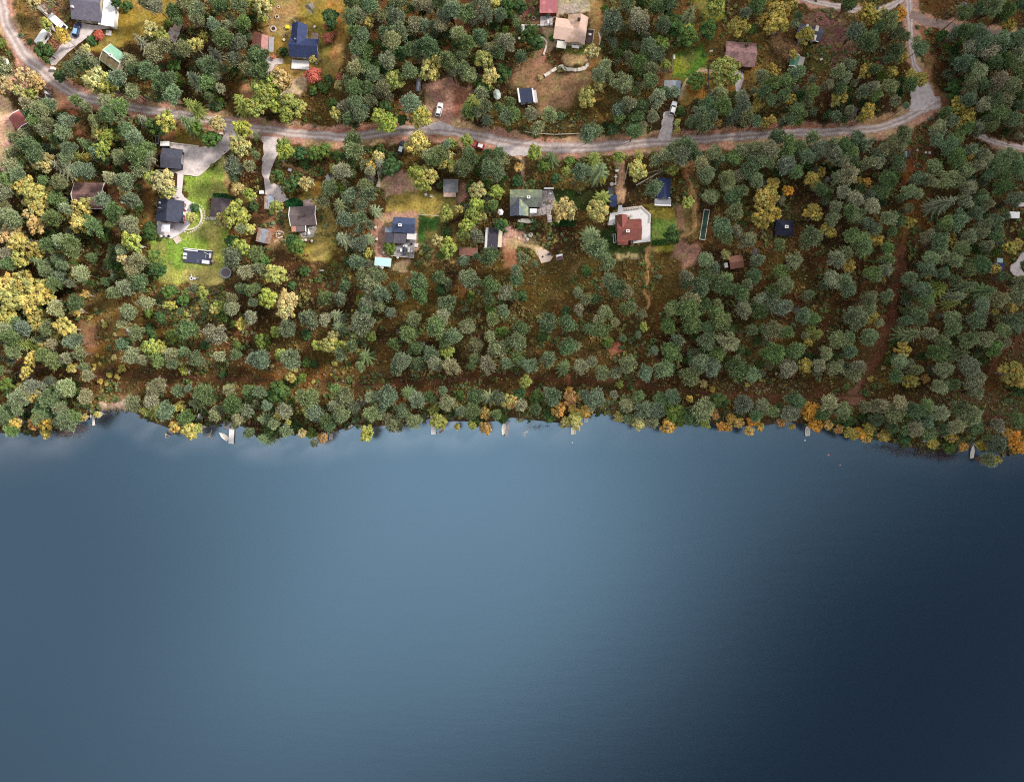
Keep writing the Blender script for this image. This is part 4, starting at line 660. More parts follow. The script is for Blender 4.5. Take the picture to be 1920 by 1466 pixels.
class House:
    """root placed at a photo pixel at height h; (dx, dy) of its blocks are photo pixels right / down of it before turning"""
    def __init__(s, name, label, cat, px, py, rot, land=None, h=3.0, group=None, rad=None):
        s.k = (1 - h/CAMH)/S; x, y = P(px, py, h); s.root = thing(name, label, cat, (x, y, 0), rot, group); s.rot = rot
        if land: landmark(land, px, py, rad or 24)
    def L(s, dx, dy):
        x, y = dx*s.k, -dy*s.k; c, n = math.cos(R(-s.rot)), math.sin(R(-s.rot)); return x*c - y*n, x*n + y*c
    def gable(s, dx, dy, w, d, ridge, eave, rise, mats, wall, off=0, trim=None, cap=None, wins=2, door=None, name='roof'):
        cx, cy = s.L(dx, dy); w *= s.k; d *= s.k; mats = mats if isinstance(mats, tuple) else (mats, mats)
        L, H = walls_gable(s.root, cx, cy, w, d, ridge, eave, rise, wall, off*s.k)
        r = roof_gable(s.root, cx, cy, w, d, ridge, eave, rise, mats, off*s.k, trim=trim, cap=cap, name=name)
        T = lambda a, c: (cx + (a if ridge == 'x' else c), cy + (c if ridge == 'x' else a)); V = lambda a, c: (a, c) if ridge == 'x' else (c, a)
        zs = .95
        for i in range(wins):
            a = -L + 2*L*(i+.5)/wins
            for sd in (1, -1):
                if door == sd and i == wins//2: add_door(s.root, *T(a, sd*H), *V(0, sd)); continue
                if eave > 1.9: add_window(s.root, *T(a, sd*H), zs, *V(0, sd), h=min(1.1, eave-1.15))
        if wins:
            for sd in (1, -1): add_window(s.root, *T(sd*L, 0), zs, *V(sd, 0), h=min(1.1, max(.6, eave-1.15)))
        s.roof = r; return r
    def mono(s, dx, dy, w, d, hi, lo, dirn, m, wall, name='roof', walls=True, door=True, inset=.3):
        cx, cy = s.L(dx, dy); w *= s.k; d *= s.k; r = roof_mono(s.root, cx, cy, w, d, hi, lo, dirn, m, name); s.roof = r
        if walls:
            b = MB(); b.box(cx-w/2+inset, cy-d/2+inset, -.1, cx+w/2-inset, cy+d/2-inset, lo-.16); b.build('wall', wall, s.root)
            if door and lo > 1.9: add_door(s.root, cx, cy-d/2+inset, 0, -1, M['wood'], h=min(2.0, lo-.25)); add_window(s.root, cx+w/2-inset, cy, .9, 1, 0, .7, .7)
        else:
            for i, (a, c) in enumerate(((-1,-1),(1,-1),(1,1),(-1,1))):
                b = MB(); b.cyl(cx+a*(w/2-.2), cy+c*(d/2-.2), -.1, lo-.1, .06, n=6); b.build('post', wall, s.root)
        return r
    def chim(s, dx, dy, z, m=None, w=.75, h=1.0, roof=None):
        x, y = s.L(dx, dy); chimney(roof or s.roof, x, y, z, m, w, h)
    def box(s, name, dx, dy, w, d, z0, z1, m, mi=None):
        x, y = s.L(dx, dy); b = MB(); w *= s.k; d *= s.k; b.box(x-w/2, y-d/2, z0, x+w/2, y+d/2, z1); return b.build(name, m, s.root)

NAVY = roofmat('navy_tile_roof', (.030,.042,.105), 'tile_x'); NAVYY = roofmat('navy_tile_roof_turned', (.034,.048,.12), 'tile_y')
CHAR = roofmat('charcoal_roof', (.040,.046,.075), 'tile_y'); CHAR2 = roofmat('charcoal_felt', (.062,.064,.090), 'felt')
GREYR = roofmat('grey_slate_roof', (.135,.125,.165), 'tile_x'); DARKBR = roofmat('dark_brown_felt', (.052,.042,.05), 'felt', ((.08,.06,.05), .4, .9))
BROWNR = roofmat('brown_tile_roof', (.165,.125,.13), 'tile_x', ((.11,.08,.075), .5, 1.1)); RUST = roofmat('rusty_sheet_roof', (.26,.15,.115), 'metal_x', ((.38,.31,.29), .6, .8), .3)
MOSSG = roofmat('mossy_green_felt', (.155,.185,.135), 'felt', ((.25,.27,.13), .5, .5)); BLUEG = roofmat('bluish_grey_felt', (.10,.115,.15), 'felt', ((.14,.17,.15), .4, .8))
GREENR = roofmat('green_sheet_roof', (.22,.40,.29), 'metal_y', None, .1); MOSSB = roofmat('moss_brown_roof', (.20,.155,.085), 'felt', ((.22,.28,.17), .5, .5), .35)
REDR = roofmat('red_tile_roof', (.24,.068,.058), 'tile_x', ((.17,.085,.055), .45, .8), .25); REDR2 = roofmat('red_sheet_roof', (.30,.09,.085), 'felt', ((.17,.11,.06), .2, .8), .2)
PINKR = roofmat('pinkish_tile_roof', (.33,.19,.18), 'tile_x', ((.21,.12,.12), .55, .7), .25); PEACH = roofmat('peach_tile_roof', (.66,.46,.38), 'tile_y', None, .1); PEACH2 = roofmat('peach_weathered_roof', (.55,.36,.25), 'tile_x', ((.66,.46,.38), .5, .5), .15)
ROSE = roofmat('rose_red_sheet_roof', (.38,.125,.14), 'metal_x', ((.52,.19,.19), .5, .5), .15); WHITER = roofmat('white_sheet_roof', (.82,.81,.80), 'metal_x', None, .04)
GREYF = roofmat('light_grey_sheet', (.30,.30,.32), 'metal_x', None, .15); BLUER = roofmat('slate_blue_roof', (.060,.080,.150), 'tile_x'); BLUELT = roofmat('pale_blue_grey_roof', (.17,.21,.29), 'metal_x')
REDBR = roofmat('red_brown_sheet', (.20,.075,.06), 'felt', ((.13,.06,.05), .5, 1)); TANR = roofmat('tan_board_roof', (.42,.31,.24), 'metal_x', None, .2); GREYBL = roofmat('blue_grey_sheet', (.24,.28,.36), 'metal_y')

# --- top row, left to right
h = House('house', 'dark grey gabled house with a white flat-roofed wing at the gravel driveway', 'house', 163, 6, -6, 'grey-roofed house by the driveway', 3.6, rad=36)
h.gable(0, 0, 57, 62, 'x', 2.9, 2.0, (GREYR, GREYR), M['yellowwall'], wins=3, door=-1); h.chim(-24, 10, 3.9, M['white'], .6, .8)
h.mono(39, 10, 23, 62, 3.0, 2.7, 'e', WHITER, M['white'], 'wing_roof'); h.box('step', 30, 47, 10, 10, 0, .35, M['concrete']); h.box('entrance_canopy', 21.5, 35, 8, 4.5, 2.3, 2.42, M['white'])
h = House('cabin', 'small cabin with a half green, half mossy brown roof and white ridge', 'cabin', 211, 108, -37, 'half-green roofed cabin', 2.8)
h.gable(0, 0, 39, 37, 'x', 2.2, 1.3, (GREENR, MOSSB), M['yellowwall'], trim=M['offwhite'], cap=(M['white'], .24), wins=2, door=-1, off=0); h.chim(-1, -2, 3.2, M['white'], .9, .5)
h = House('shed', 'narrow weathered two-part shed with bleached boards under trees', 'shed', 327, 60, 66, 'weathered two-part shed', 2.4, rad=14)
h.mono(6, -9.5, 16, 15, 2.6, 2.2, 'e', TANR, M['wood']); h.mono(-3.5, 6, 23, 19, 2.4, 2.0, 's', roofmat('bleached_boards', (.50,.42,.38), 'metal_x', ((.2,.13,.1), .5, 1.2), .3), M['wood'])
h = House('garage', 'square garage with black felt roof beside the gravel yard', 'garage', 321, 297, -5, 'black-roofed garage', 2.6)
h.gable(0, 0, 39, 37, 'x', 2.35, .75, (CHAR2, CHAR2), M['darkwall'], wins=1, door=None)
gd = MB(); x, y = h.L(17, 0); gd.box(x-.02, y-1.5, .05, x+.1, y+1.5, 2.05); gd.build('garage_door', M['steel'], h.root)
h = House('house', 'black gabled house with a pale stone terrace and white parasol on the bright lawn', 'house', 316.5, 395, -5, 'black-roofed house on the lawn', 3.4, rad=34)
h.gable(0, 0, 50, 42, 'y', 2.6, 2.2, (CHAR, CHAR), M['redwall'], wins=3, door=1); h.chim(-8, -1, 3.6, M['black'], .8, .9)
h.box('roof_hatch', -17, -15, 4, 3.4, 3.1, 3.35, M['white']); h.box('snow_guard', -13, -5, 13, 1.2, 3.4, 3.55, M['steel'])
b = MB(); x, y = h.L(-8.5, 14.5); b.cyl(x, y, 3.2, 3.9, .38, n=10); b.build('vent_pipe', M['white'], h.root)
b = MB(); x, y = h.L(-3, 22); secs = [[(x + 1.0*r_*math.cos(6.283*i/14), y + .5*r_*math.sin(6.283*i/14), z) for i in range(14)] for r_, z in ((1, 2.1), (.95, 2.3), (.5, 2.5), (.05, 2.55))]; b.loft(secs); b.build('awning', M['steel'], h.root)
h = House('shed', 'dark brown felt-roofed shed half under a yellow birch beside the lawn', 'shed', 415, 389, -5, 'dark shed beside the lawn', 2.8)
h.gable(0, 0, 42, 35, 'y', 2.2, .9, (DARKBR, DARKBR), M['brownwall'], wins=2, door=-1)
h = House('house', 'brown-roofed house with white bargeboards half hidden by pines', 'house', 165, 366, 0, 'brown house among the pines', 3.4, rad=32)
h.gable(0, 0, 55, 48, 'x', 2.7, 1.8, roofmat('reddish_brown_roof', (.19,.11,.10), 'tile_x', ((.09,.055,.055), .4, .7)), M['redwall'], trim=M['white'], wins=3, door=-1); h.chim(3, 2, 3.8, M['brownwall'], .8, .9)
h.box('gutter', 8, 24.5, 34, 1.3, 2.45, 2.6, M['white'])
h = House('house', 'plum brown tiled house with white bargeboards and an orange patched roof corner', 'house', 567, 408, 3, 'plum brown house', 3.4, rad=32)
h.gable(0, -4, 48, 36, 'x', 2.6, 1.5, (BROWNR, BROWNR), M['redwall'], trim=M['white'], wins=3, door=-1); h.chim(3, -3, 3.9, M['brownwall'], .75, .9)
h.mono(-9.5, 18, 26, 14.5, 2.55, 2.2, 's', BROWNR, M['redwall'], 'lean_to_roof'); h.mono(-18.3, 18, 8.2, 14, 2.58, 2.24, 's', roofmat('orange_tile_patch', (.48,.22,.16), 'tile_x'), M['redwall'], 'tile_patch', walls=False)
h.box('gutter', 4.6, 18, 1.6, 15, 2.3, 2.5, M['white']); h.box('porch_rail', 12, 15.5, 10, 1.6, .1, 1.0, M['white']); h.box('porch_rail', 7.2, 19, 1.6, 8, .1, 1.0, M['white'])
h = House('shed', 'rusty sheet-roofed shed with a grey stripe down its middle', 'shed', 494, 442, -13, 'rusty shed with a grey stripe', 2.4, rad=16)
h.mono(0, 0, 25, 26, 2.5, 2.15, 's', RUST, M['wood']); x, y = h.L(0, 0); q = roof_mono(h.root, x, y, 1.25, 4.35, 2.53, 2.18, 's', GREYBL, 'roof_strip', .1)
h = House('shed', 'narrow shed with rust brown and blue grey roof sheets by the drive', 'shed', 504, 380, -2, 'narrow two-tone shed', 2.4, rad=14)
h.mono(-5, 0, 8, 25, 2.5, 2.3, 'w', RUST, M['wood']); h.mono(4, 0, 10, 25, 2.5, 2.2, 'e', GREYBL, M['wood'], 'lean_to_roof')
h = House('cottage', 'navy L-shaped cottage with a white deck and red shrubs in its garden', 'house', 568, 84, -4, 'navy L-shaped cottage', 3.4, rad=38)
r0 = h.gable(1, 4, 54, 36, 'x', 2.6, 1.9, (NAVY, NAVY), M['yellowwall'], wins=3, door=-1)
h.gable(-9, -18.5, 29, 44, 'y', 2.58, 1.9, (NAVYY, NAVYY), M['yellowwall'], wins=2); b = MB(); x, y = h.L(-12, -6); b.cyl(x, y, 4.2, 5.3, .22, n=8); b.build('flue', M['steel'], h.roof)
h.box('deck', -10, 30, 33, 17, 0, .4, M['whiteplank']); h.box('deck', 17.5, -23, 14, 15, 0, .3, mat('brown_boards', (.30,.21,.17), .8, .2, 2, stripes=('X', 5, .3)))
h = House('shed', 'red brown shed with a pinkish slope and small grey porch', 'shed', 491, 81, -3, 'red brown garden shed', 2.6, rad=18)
h.gable(-4, 0, 30, 31, 'y', 2.2, .9, (REDBR, roofmat('pink_sheet', (.36,.165,.155), 'metal_y')), M['redwall'], off=4, wins=1); h.mono(16.5, 1, 9, 28, 2.1, 1.9, 'e', GREYF, M['wood'], 'porch_roof', walls=False)  # one roof slope is pink, the other red brown
h = House('house', 'slate blue gabled house with dark lean-to roofs and furnished wooden deck', 'house', 757, 421.5, -4, 'slate blue house with a deck', 3.4, rad=30)
h.gable(0, 0, 42, 29, 'x', 2.7, 1.5, BLUER, M['redwall'], wins=3); h.chim(-6, 2, 3.8, M['white'], .85, .7)
h.mono(-29, 8, 15, 10, 2.4, 2.2, 'w', BLUELT, M['darkwall'], 'lean_to_roof', door=False); h.mono(-29, 23, 15.5, 19, 2.3, 2.1, 's', M['darkplank'], M['darkwall'], 'lean_to_roof', door=False); h.mono(-8.5, 24, 24, 19, 2.3, 2.05, 's', roofmat('plum_plank_roof', (.085,.075,.095), 'metal_x'), M['darkwall'], 'lean_to_roof', door=False)
h.mono(14, 20.5, 18, 12, 2.5, 2.3, 's', mat('grey_white_slats', (.62,.58,.57), .6, .06, 2, stripes=('Y', 2, .18)), M['white'], 'porch_roof', walls=False)
h = House('cabin', 'small grey cabin with a pinkish board porch in the clearing', 'cabin', 845, 348, -1, 'small grey cabin', 2.6, rad=20)
h.gable(0, 0, 28, 25, 'x', 2.2, .8, roofmat('light_grey_felt', (.19,.195,.22), 'felt', ((.26,.22,.2), .3, .8)), M['wood'], wins=1, door=None); h.mono(-2, 16, 23, 9, 2.1, 1.9, 's', roofmat('pinkish_boards', (.46,.32,.27), 'metal_x'), M['wood'], 'porch_roof', walls=False)
h = House('shed', 'tiny dark blue shed beside the tall pines above the clearing', 'shed', 817, 325, 0, None, 2.2); h.mono(0, 0, 8, 11, 2.2, 1.9, 'e', NAVY, M['darkwall'])
h = House('house', 'green-grey mossy house with white chimney and crazy-paved patio', 'house', 986, 371, 0, 'green-grey house', 3.4, rad=36)
rr = h.gable(0, 0, 60, 33, 'x', 2.7, 1.5, (MOSSG, roofmat('grey_green_felt', (.15,.17,.14), 'felt', ((.10,.10,.12), .5, .4))), M['darkwall'], wins=3); h.chim(5, 1, 4.0, M['white'], .85, .8)
h.gable(-12.5, 18, 35, 31, 'y', 2.68, 1.45, (roofmat('dark_bluish_felt', (.085,.095,.125), 'felt'), roofmat('bluish_green_felt', (.165,.21,.20), 'felt', ((.30,.33,.17), .3, .5))), M['darkwall'], wins=2, door=None)
h.mono(14, 23, 13, 8, 2.4, 2.3, 's', WHITER, M['white'], 'awning', walls=False); h.box('step', -2, 38, 14, 5, 0, .5, M['concrete'])
h = House('barn', 'long black-roofed shed between a white and a cream side roof', 'shed', 924.5, 447, -4, 'long black-roofed shed', 2.8, rad=24)
h.mono(0, 0, 19, 40, 2.9, 2.6, 's', roofmat('plum_black_felt', (.052,.046,.064), 'felt'), M['darkwall']); h.mono(-12.5, -1, 5, 39, 2.5, 2.3, 'w', WHITER, M['white'], 'side_roof', door=False); h.mono(13, 0, 7.5, 32, 2.5, 2.2, 'e', mat('cream_boards', (.60,.52,.40), .7, .15, 2, stripes=('Y', 2, .2)), M['offwhite'], 'side_roof', door=False)
h = House('shed', 'low red brown lean-to shed under pines beside the black-roofed shed', 'shed', 878, 472, -3, None, 2.3); h.mono(0, 0, 35, 15, 2.4, 2.1, 's', roofmat('brown_red_boards', (.25,.11,.08), 'metal_x', ((.16,.075,.06), .4, 1)), M['brownwall'])
h = House('house', 'red-roofed house with white chimney wrapped by a white deck', 'house', 1180, 431, 2, 'red-roofed house', 3.6, rad=38)
h.gable(0, -1, 46, 40, 'x', 2.8, 1.8, (REDR, roofmat('worn_red_tiles', (.27,.085,.075), 'tile_x', ((.22,.10,.06), .4, .9), .22)), M['offwhite'], wins=3, door=1); h.chim(-4, 4, 4.2, M['white'], .9, .8)
h.gable(-14, -14, 23, 29, 'y', 2.78, 1.75, (roofmat('mossy_red_tiles', (.20,.075,.05), 'tile_y', ((.13,.08,.05), .5, .8)), REDR2), M['offwhite'], wins=1); h.gable(-11.5, 22, 20, 11, 'x', 2.7, .5, (REDR, REDR), M['offwhite'], wins=1)
h = House('shed', 'navy-roofed shed with grey porch and white front edge by the lawn', 'shed', 1245, 353, -2, 'navy-roofed shed', 2.8, rad=24)
h.gable(0, 0, 25, 38, 'y', 2.4, 1.2, (NAVYY, NAVYY), M['darkwall'], wins=2); h.mono(-1.5, 25, 31, 11, 2.3, 2.1, 's', GREYF, M['white'], 'porch_roof', walls=False); h.box('porch_fascia', -1.5, 31, 31, 2.4, 1.95, 2.15, M['white']); h.box('ladder_rail', 2, 18, 20, 2.2, 2.55, 2.7, M['white'])
h = House('shed', 'dark grey and navy pair of flat shed roofs under spruces', 'shed', 1149, 370, -4, None, 2.4); h.mono(-3.5, -12, 11, 14, 2.3, 2.1, 'w', CHAR2, M['darkwall']); h.mono(1, 6.5, 13, 22, 2.5, 2.3, 'w', NAVYY, M['darkwall'], 'lean_to_roof')
h = House('shed', 'reddish brown board shed in the pines with a white box at its corner', 'shed', 1381, 491, 9, 'reddish board shed in the pines', 2.5, rad=18)
h.gable(0, 0, 26, 24, 'x', 2.1, .7, (roofmat('rusty_brown_boards', (.28,.135,.09), 'metal_x', ((.2,.09,.07), .4, 1)), roofmat('dark_brown_boards', (.16,.07,.055), 'metal_x')), M['brownwall'], wins=1, door=-1); h.box('corner_box', -17, 5, 6, 9, 0, 1.2, M['white'])
h = House('house', 'rose red metal-roofed house with a cluttered pale patio', 'house', 1029, 3, 0, 'rose red roofed house', 3.2, rad=28)
h.mono(0, 0, 34, 41, 3.6, 2.8, 's', ROSE, M['redwall']); 
h = House('house', 'peach-tiled villa with black chimney and a sunken side deck', 'house', 1078, 54, -8, 'peach-tiled villa', 3.8, rad=42)
h.gable(3.5, 0, 38, 53, 'y', 2.9, 1.8, (PEACH2, PEACH), M['offwhite'], off=4, wins=3); h.chim(7, -14, 4.2, M['black'], .8, .9); 
h.gable(-18, -1, 40, 40, 'x', 2.88, 1.2, roofmat('peach_tile_wing', (.65,.455,.37), 'tile_x', None, .1), M['offwhite'], wins=2, door=None); h.mono(-24.5, 26, 18, 13, 2.4, 2.2, 's', mat('white_boards_roof', (.70,.66,.58), .6, .08, 2, stripes=('X', 2, .15)), M['white'], 'porch_roof', walls=False)
h.mono(2, 30, 14, 5, 2.4, 2.3, 's', WHITER, M['white'], 'awning', walls=False)
h = House('cabin', 'square navy-roofed cabin with white gutters in the sandy clearing', 'cabin', 988, 179, 8, 'navy cabin in the sandy clearing', 2.6, rad=20)
h.mono(-2, 0, 25, 26, 2.6, 2.3, 's', roofmat('navy_metal_roof', (.026,.034,.075), 'metal_x'), M['white']); h.box('gutter', -15.2, 0, 3, 27, 2.2, 2.65, M['white']); h.box('gutter', 12, 0, 2.6, 27, 2.2, 2.65, M['white']); h.mono(16, 1, 6, 24, 2.2, 2.1, 'e', mat('silver_boards', (.46,.42,.43), .6, .1), M['white'], 'porch_roof', walls=False)
h = House('house', 'pinkish tiled house with dark chimney half behind a yellow birch', 'house', 1389, 100, -5, 'pinkish tiled house', 3.5, rad=36)
h.gable(0, 0, 59, 45, 'x', 2.7, 1.8, (PINKR, PINKR), M['redwall'], wins=3, door=-1); h.chim(10, -13, 3.9, M['brownwall'], .9, 1.0); h.box('step', 0, 29, 12, 12, 0, .4, M['concrete'])
h = House('shed', 'pale grey and blue halved shed at the top of the white car drive', 'shed', 1261, 161, -2, 'grey and blue shed', 2.5, rad=18)
h.gable(0, 0, 31, 20, 'y', 2.2, .5, (GREYF, GREYBL), M['wood'], off=1.5, wins=1)
h = House('cabin', 'dark cabin with two cream roof strips behind a leaning yellow birch', 'cabin', 1519, 60, -13, 'dark cabin with cream roof strips', 2.8, rad=28)
h.gable(0, 0, 48, 26, 'x', 2.4, 1.1, (CHAR2, CHAR2), M['darkwall'], wins=2, door=-1); x, y = h.L(-8, -2); roof_mono(h.root, x, y, .8, 3.4, 3.5, 3.5, 's', M['offwhite'], 'roof_strip'); x, y = h.L(10, 3); roof_mono(h.root, x, y, 1.0, 4.2, 3.52, 2.9, 's', M['offwhite'], 'roof_strip'); h.box('gutter', 8, 15, 18, 2.2, 2.2, 2.4, M['white'])
h = House('hut', 'small green-roofed hut with a stone-grey porch and white gables', 'hut', 1494, 113, -15, 'small green-roofed hut', 2.4, rad=16)
h.gable(-3.5, 0, 15, 22, 'y', 2.0, .7, (roofmat('dark_green_sheet', (.07,.21,.13), 'metal_y'), roofmat('dark_green_sheet', (.07,.21,.13), 'metal_y')), M['white'], trim=M['white'], wins=1); h.mono(9, 1, 12, 18, 1.9, 1.7, 'e', mat('stone_grey_board', (.45,.40,.37), .8, .2), M['wood'], 'porch_roof', walls=False)
h = House('cabin', 'near-black hip-roofed cabin with a white chimney deep in the forest', 'cabin', 1472, 427, -4, 'near-black cabin', 3.0, rad=22)
x, y = h.L(0, 0); w = 34*h.k/2; d = 30*h.k/2; b = MB(); zt, ze = 4.0, 2.5
b.add([(x-w,y-d,ze),(x+w,y-d,ze),(x+w,y+d,ze),(x-w,y+d,ze),(x-w*.2,y,zt),(x+w*.2,y,zt)], [(0,1,5,4),(1,2,5),(2,3,4,5),(3,0,4),(3,2,1,0)]); rf = b.build('roof', roofmat('blue_black_felt', (.018,.02,.04), 'felt'), h.root)
b = MB(); b.box(x-w+.4, y-d+.4, -.1, x+w-.4, y+d-.4, 2.48); b.build('wall', M['darkwall'], h.root); h.chim(0, 0, 3.7, M['white'], .9, .7, rf)
for sx in (-1, 1): add_window(h.root, x+sx*w*.45, y-d+.4, .95, 0, -1); add_window(h.root, x+sx*(w-.4), y, .95, sx, 0)
add_door(h.root, x, y-d+.4, 0, -1)
h = House('shed', 'white flat-roofed shed in the forest at the far right edge', 'shed', 1903, 403, -3, 'white flat-roofed shed', 2.5, rad=14); h.mono(0, 0, 19, 12, 2.4, 2.3, 's', WHITER, M['white'])
h = House('cabin', 'small navy cabin with a pale teal end by the curved gravel court', 'cabin', 1873, 497, -3, 'small navy cabin by the gravel court', 2.6, rad=14); h.mono(0, 3, 22, 15, 2.6, 2.3, 's', NAVYY, M['darkwall']); h.mono(4, -9, 11, 9, 2.2, 2.0, 'n', mat('pale_teal_sheet', (.42,.58,.56), .6, .1), M['white'], 'lean_to_roof')
h = House('shed', 'red-roofed shed with white edges on the pinkish bare ground', 'shed', 33, 225, 36, 'red-roofed shed on bare ground', 2.5, rad=18)
h.gable(0, 0, 25, 28, 'y', 2.2, .5, (REDR2, REDR2), M['redwall'], trim=M['white'], wins=1)
h = House('shed', 'small pointed grey shed roof half under a round pine by the lawn', 'shed', 618, 333, 28, None, 2.2); h.gable(0, 0, 14, 12, 'y', 1.9, .6, (GREYF, DARKBR), M['wood'], wins=0)
h = House('outhouse', 'narrow dark outhouse with a pale blue side in the brown forest gap', 'shed', 1701, 289, -3, 'narrow dark outhouse', 2.3, rad=10); h.mono(-1.5, 0, 4, 11, 2.3, 2.2, 'w', GREYBL, M['darkwall'], door=False); h.mono(2, 0, 3.6, 12, 2.4, 2.3, 'e', CHAR2, M['darkwall'], 'lean_to_roof', door=False)
# ------------------------------------------------------------------ vehicles
def car(name, label, px, py, ang, L, W, col, cat='car', h=1.0, roofcol=None, tall=1.45, boxy=False, land=None, cabin=None, group=None):
    x, y = P(px, py, h); t = thing(name, label, cat, (x, y, .03), ang, group); k = '%s_paint_%s' % (cat.replace(' ', '_'), '_'.join('%03d' % int(c*999) for c in col))
    pm = mat(k, col, .28, .04, 1, spec=.5); w = W/2
    st = [(-.5,.50,.72,.78),(-.475,.32,.86,.93),(-.3,.24,.93,1),(0,.24,.93,1),(.2,.24,.91,1),(.36,.26,.86,.98),(.46,.30,.78,.9),(.5,.42,.64,.74)]
    if boxy: st = [(-.5,.40,.9,.9),(-.48,.30,.98,.98),(-.2,.26,1.0,1),(.2,.26,1.0,1),(.42,.28,.98,.97),(.48,.32,.9,.9),(.5,.42,.72,.8)]
    b = MB(); secs = []
    for f, zb, zt, ww in st:
        a = w*ww; secs.append([(f*L, -a*.88, zb), (f*L, -a, zb+.1), (f*L, -a, zt-.14), (f*L, -a*.86, zt), (f*L, a*.86, zt), (f*L, a, zt-.14), (f*L, a, zb+.1), (f*L, a*.88, zb)])
    b.loft(secs); c0, c1, r0, r1 = cabin or ((-.46, .20, -.36, .03) if not boxy else (-.49, .38, -.47, .24)); zt = .9
    lo = [(c0*L, -w*.84), (c1*L, -w*.80), (c1*L, w*.80), (c0*L, w*.84)]; hi = [(r0*L, -w*.68), (r1*L, -w*.66), (r1*L, w*.66), (r0*L, w*.68)]
    for i in range(4): b.tube((*lo[i], zt), (*hi[i], tall-.03), .06, .05, 5)
    b.build('body', pm, t, bevel=.02)
    g = MB(); g.add([(*p, zt) for p in lo] + [(p[0]*.99, p[1]*.98, tall-.04) for p in hi], [(3,2,1,0),(4,5,6,7),(0,1,5,4),(1,2,6,5),(2,3,7,6),(3,0,4,7)]); g.build('window', M['glass'], t)
    r = MB(); r.add([(*p, tall-.05) for p in hi] + [(p[0]*.96, p[1]*.9, tall+.03) for p in hi], [(3,2,1,0),(4,5,6,7),(0,1,5,4),(1,2,6,5),(2,3,7,6),(3,0,4,7)])
    r.build('roof', mat(k + '_top', roofcol, .3, .04, spec=.5) if roofcol else pm, t)
    for sx in (-.31, .31):
        for sy in (-1, 1):
            wb = MB(); wb.tube((sx*L, sy*(w-.16), .32), (sx*L, sy*(w+.01), .32), .32, None, 14); wh = wb.build('wheel', M['rubber'], t); rb = MB(); rb.tube((sx*L, sy*(w-.02), .32), (sx*L, sy*(w+.03), .32), .19, None, 10); rb.build('rim', M['steel'], wh)
    for sy in (-1, 1):
        hb = MB(); hb.cbox(.485*L, sy*w*.58, .6, .1, .3, .12); hb.build('headlight', M['white'], t)
        mb = MB(); mb.cbox(.14*L, sy*(w+.08), .95, .12, .2, .12); mb.build('mirror', pm, t)
    if land: landmark(land, px, py, 14)
    return t
car('parked_car', 'white estate car parked on the reddish clearing above the gravel road', 823.5, 205, 78, 4.35, 1.85, (.80,.80,.80), land='white estate car')
car('parked_car', 'dark car with pale silver roof parked nose-up below the road', 752.5, 276.5, 73, 4.4, 1.8, (.02,.025,.03), roofcol=(.55,.60,.66), land='dark car with a silver roof')
car('parked_car', 'red car with a pale roof parked on the dirt lay-by', 897, 273, 160, 3.9, 1.75, (.42,.02,.03), roofcol=(.72,.66,.66), land='red car')
car('parked_car', 'dark blue car with light blue roof in the gravel driveway', 142.5, 55.5, 77, 4.5, 1.85, (.02,.03,.09), roofcol=(.22,.42,.72), land='dark blue car')
car('parked_car', 'white car with dark windscreen half under trees on the grey forecourt', 1262.5, 203, 75, 4.5, 1.8, (.80,.80,.80), land='white car under the trees')
car('delivery_van', 'long white van with separate cab beside a yellow bush', 110, 44, -43, 5.6, 2.2, (.82,.82,.82), 'van', boxy=True, tall=2.2, cabin=(.28,.46,.30,.42), land='long white van')
b = MB(); vn = [o for o in bpy.data.objects if o.name.startswith('delivery_van')][0]; b.box(-2.75, -1.05, .9, 1.45, 1.05, 2.35); b.build('cargo_box', M['white'], vn, bevel=.06)
# caravan
x, y = P(80.5, 72, 1.2); t = thing('caravan', 'white caravan half covered by a round green tree', 'caravan', (x, y, .03), 55); landmark('white caravan', 80, 72, 14)
b = MB(); secs = [[(f*5.2, -1.1*w, .4), (f*5.2, -1.1*w, z-.2), (f*5.2, -.9*w, z), (f*5.2, .9*w, z), (f*5.2, 1.1*w, z-.2), (f*5.2, 1.1*w, .4)] for f, z, w in ((-.5,1.7,.92),(-.45,2.3,1),(.3,2.35,1),(.45,2.1,.98),(.5,1.5,.9))]; b.loft(secs); b.build('body', M['white'], t, bevel=.04)
for sy in (-1, 1):
    b = MB(); b.tube((0, sy*.9, .32), (0, sy*1.12, .32), .32, None, 14); b.build('wheel', M['rubber'], t); b = MB(); b.cbox(.6, sy*1.11, 1.2, 1.2, .06, .6); b.build('window', M['glass'], t)
b = MB(); b.tube((2.5, .4, .5), (3.6, 0, .5), .05); b.tube((2.5, -.4, .5), (3.6, 0, .5), .05); b.build('drawbar', M['steel'], t)
b = MB(); b.cbox(2.52, 0, 1.35, .08, 1.3, .5); b.build('window', M['glass'], t)
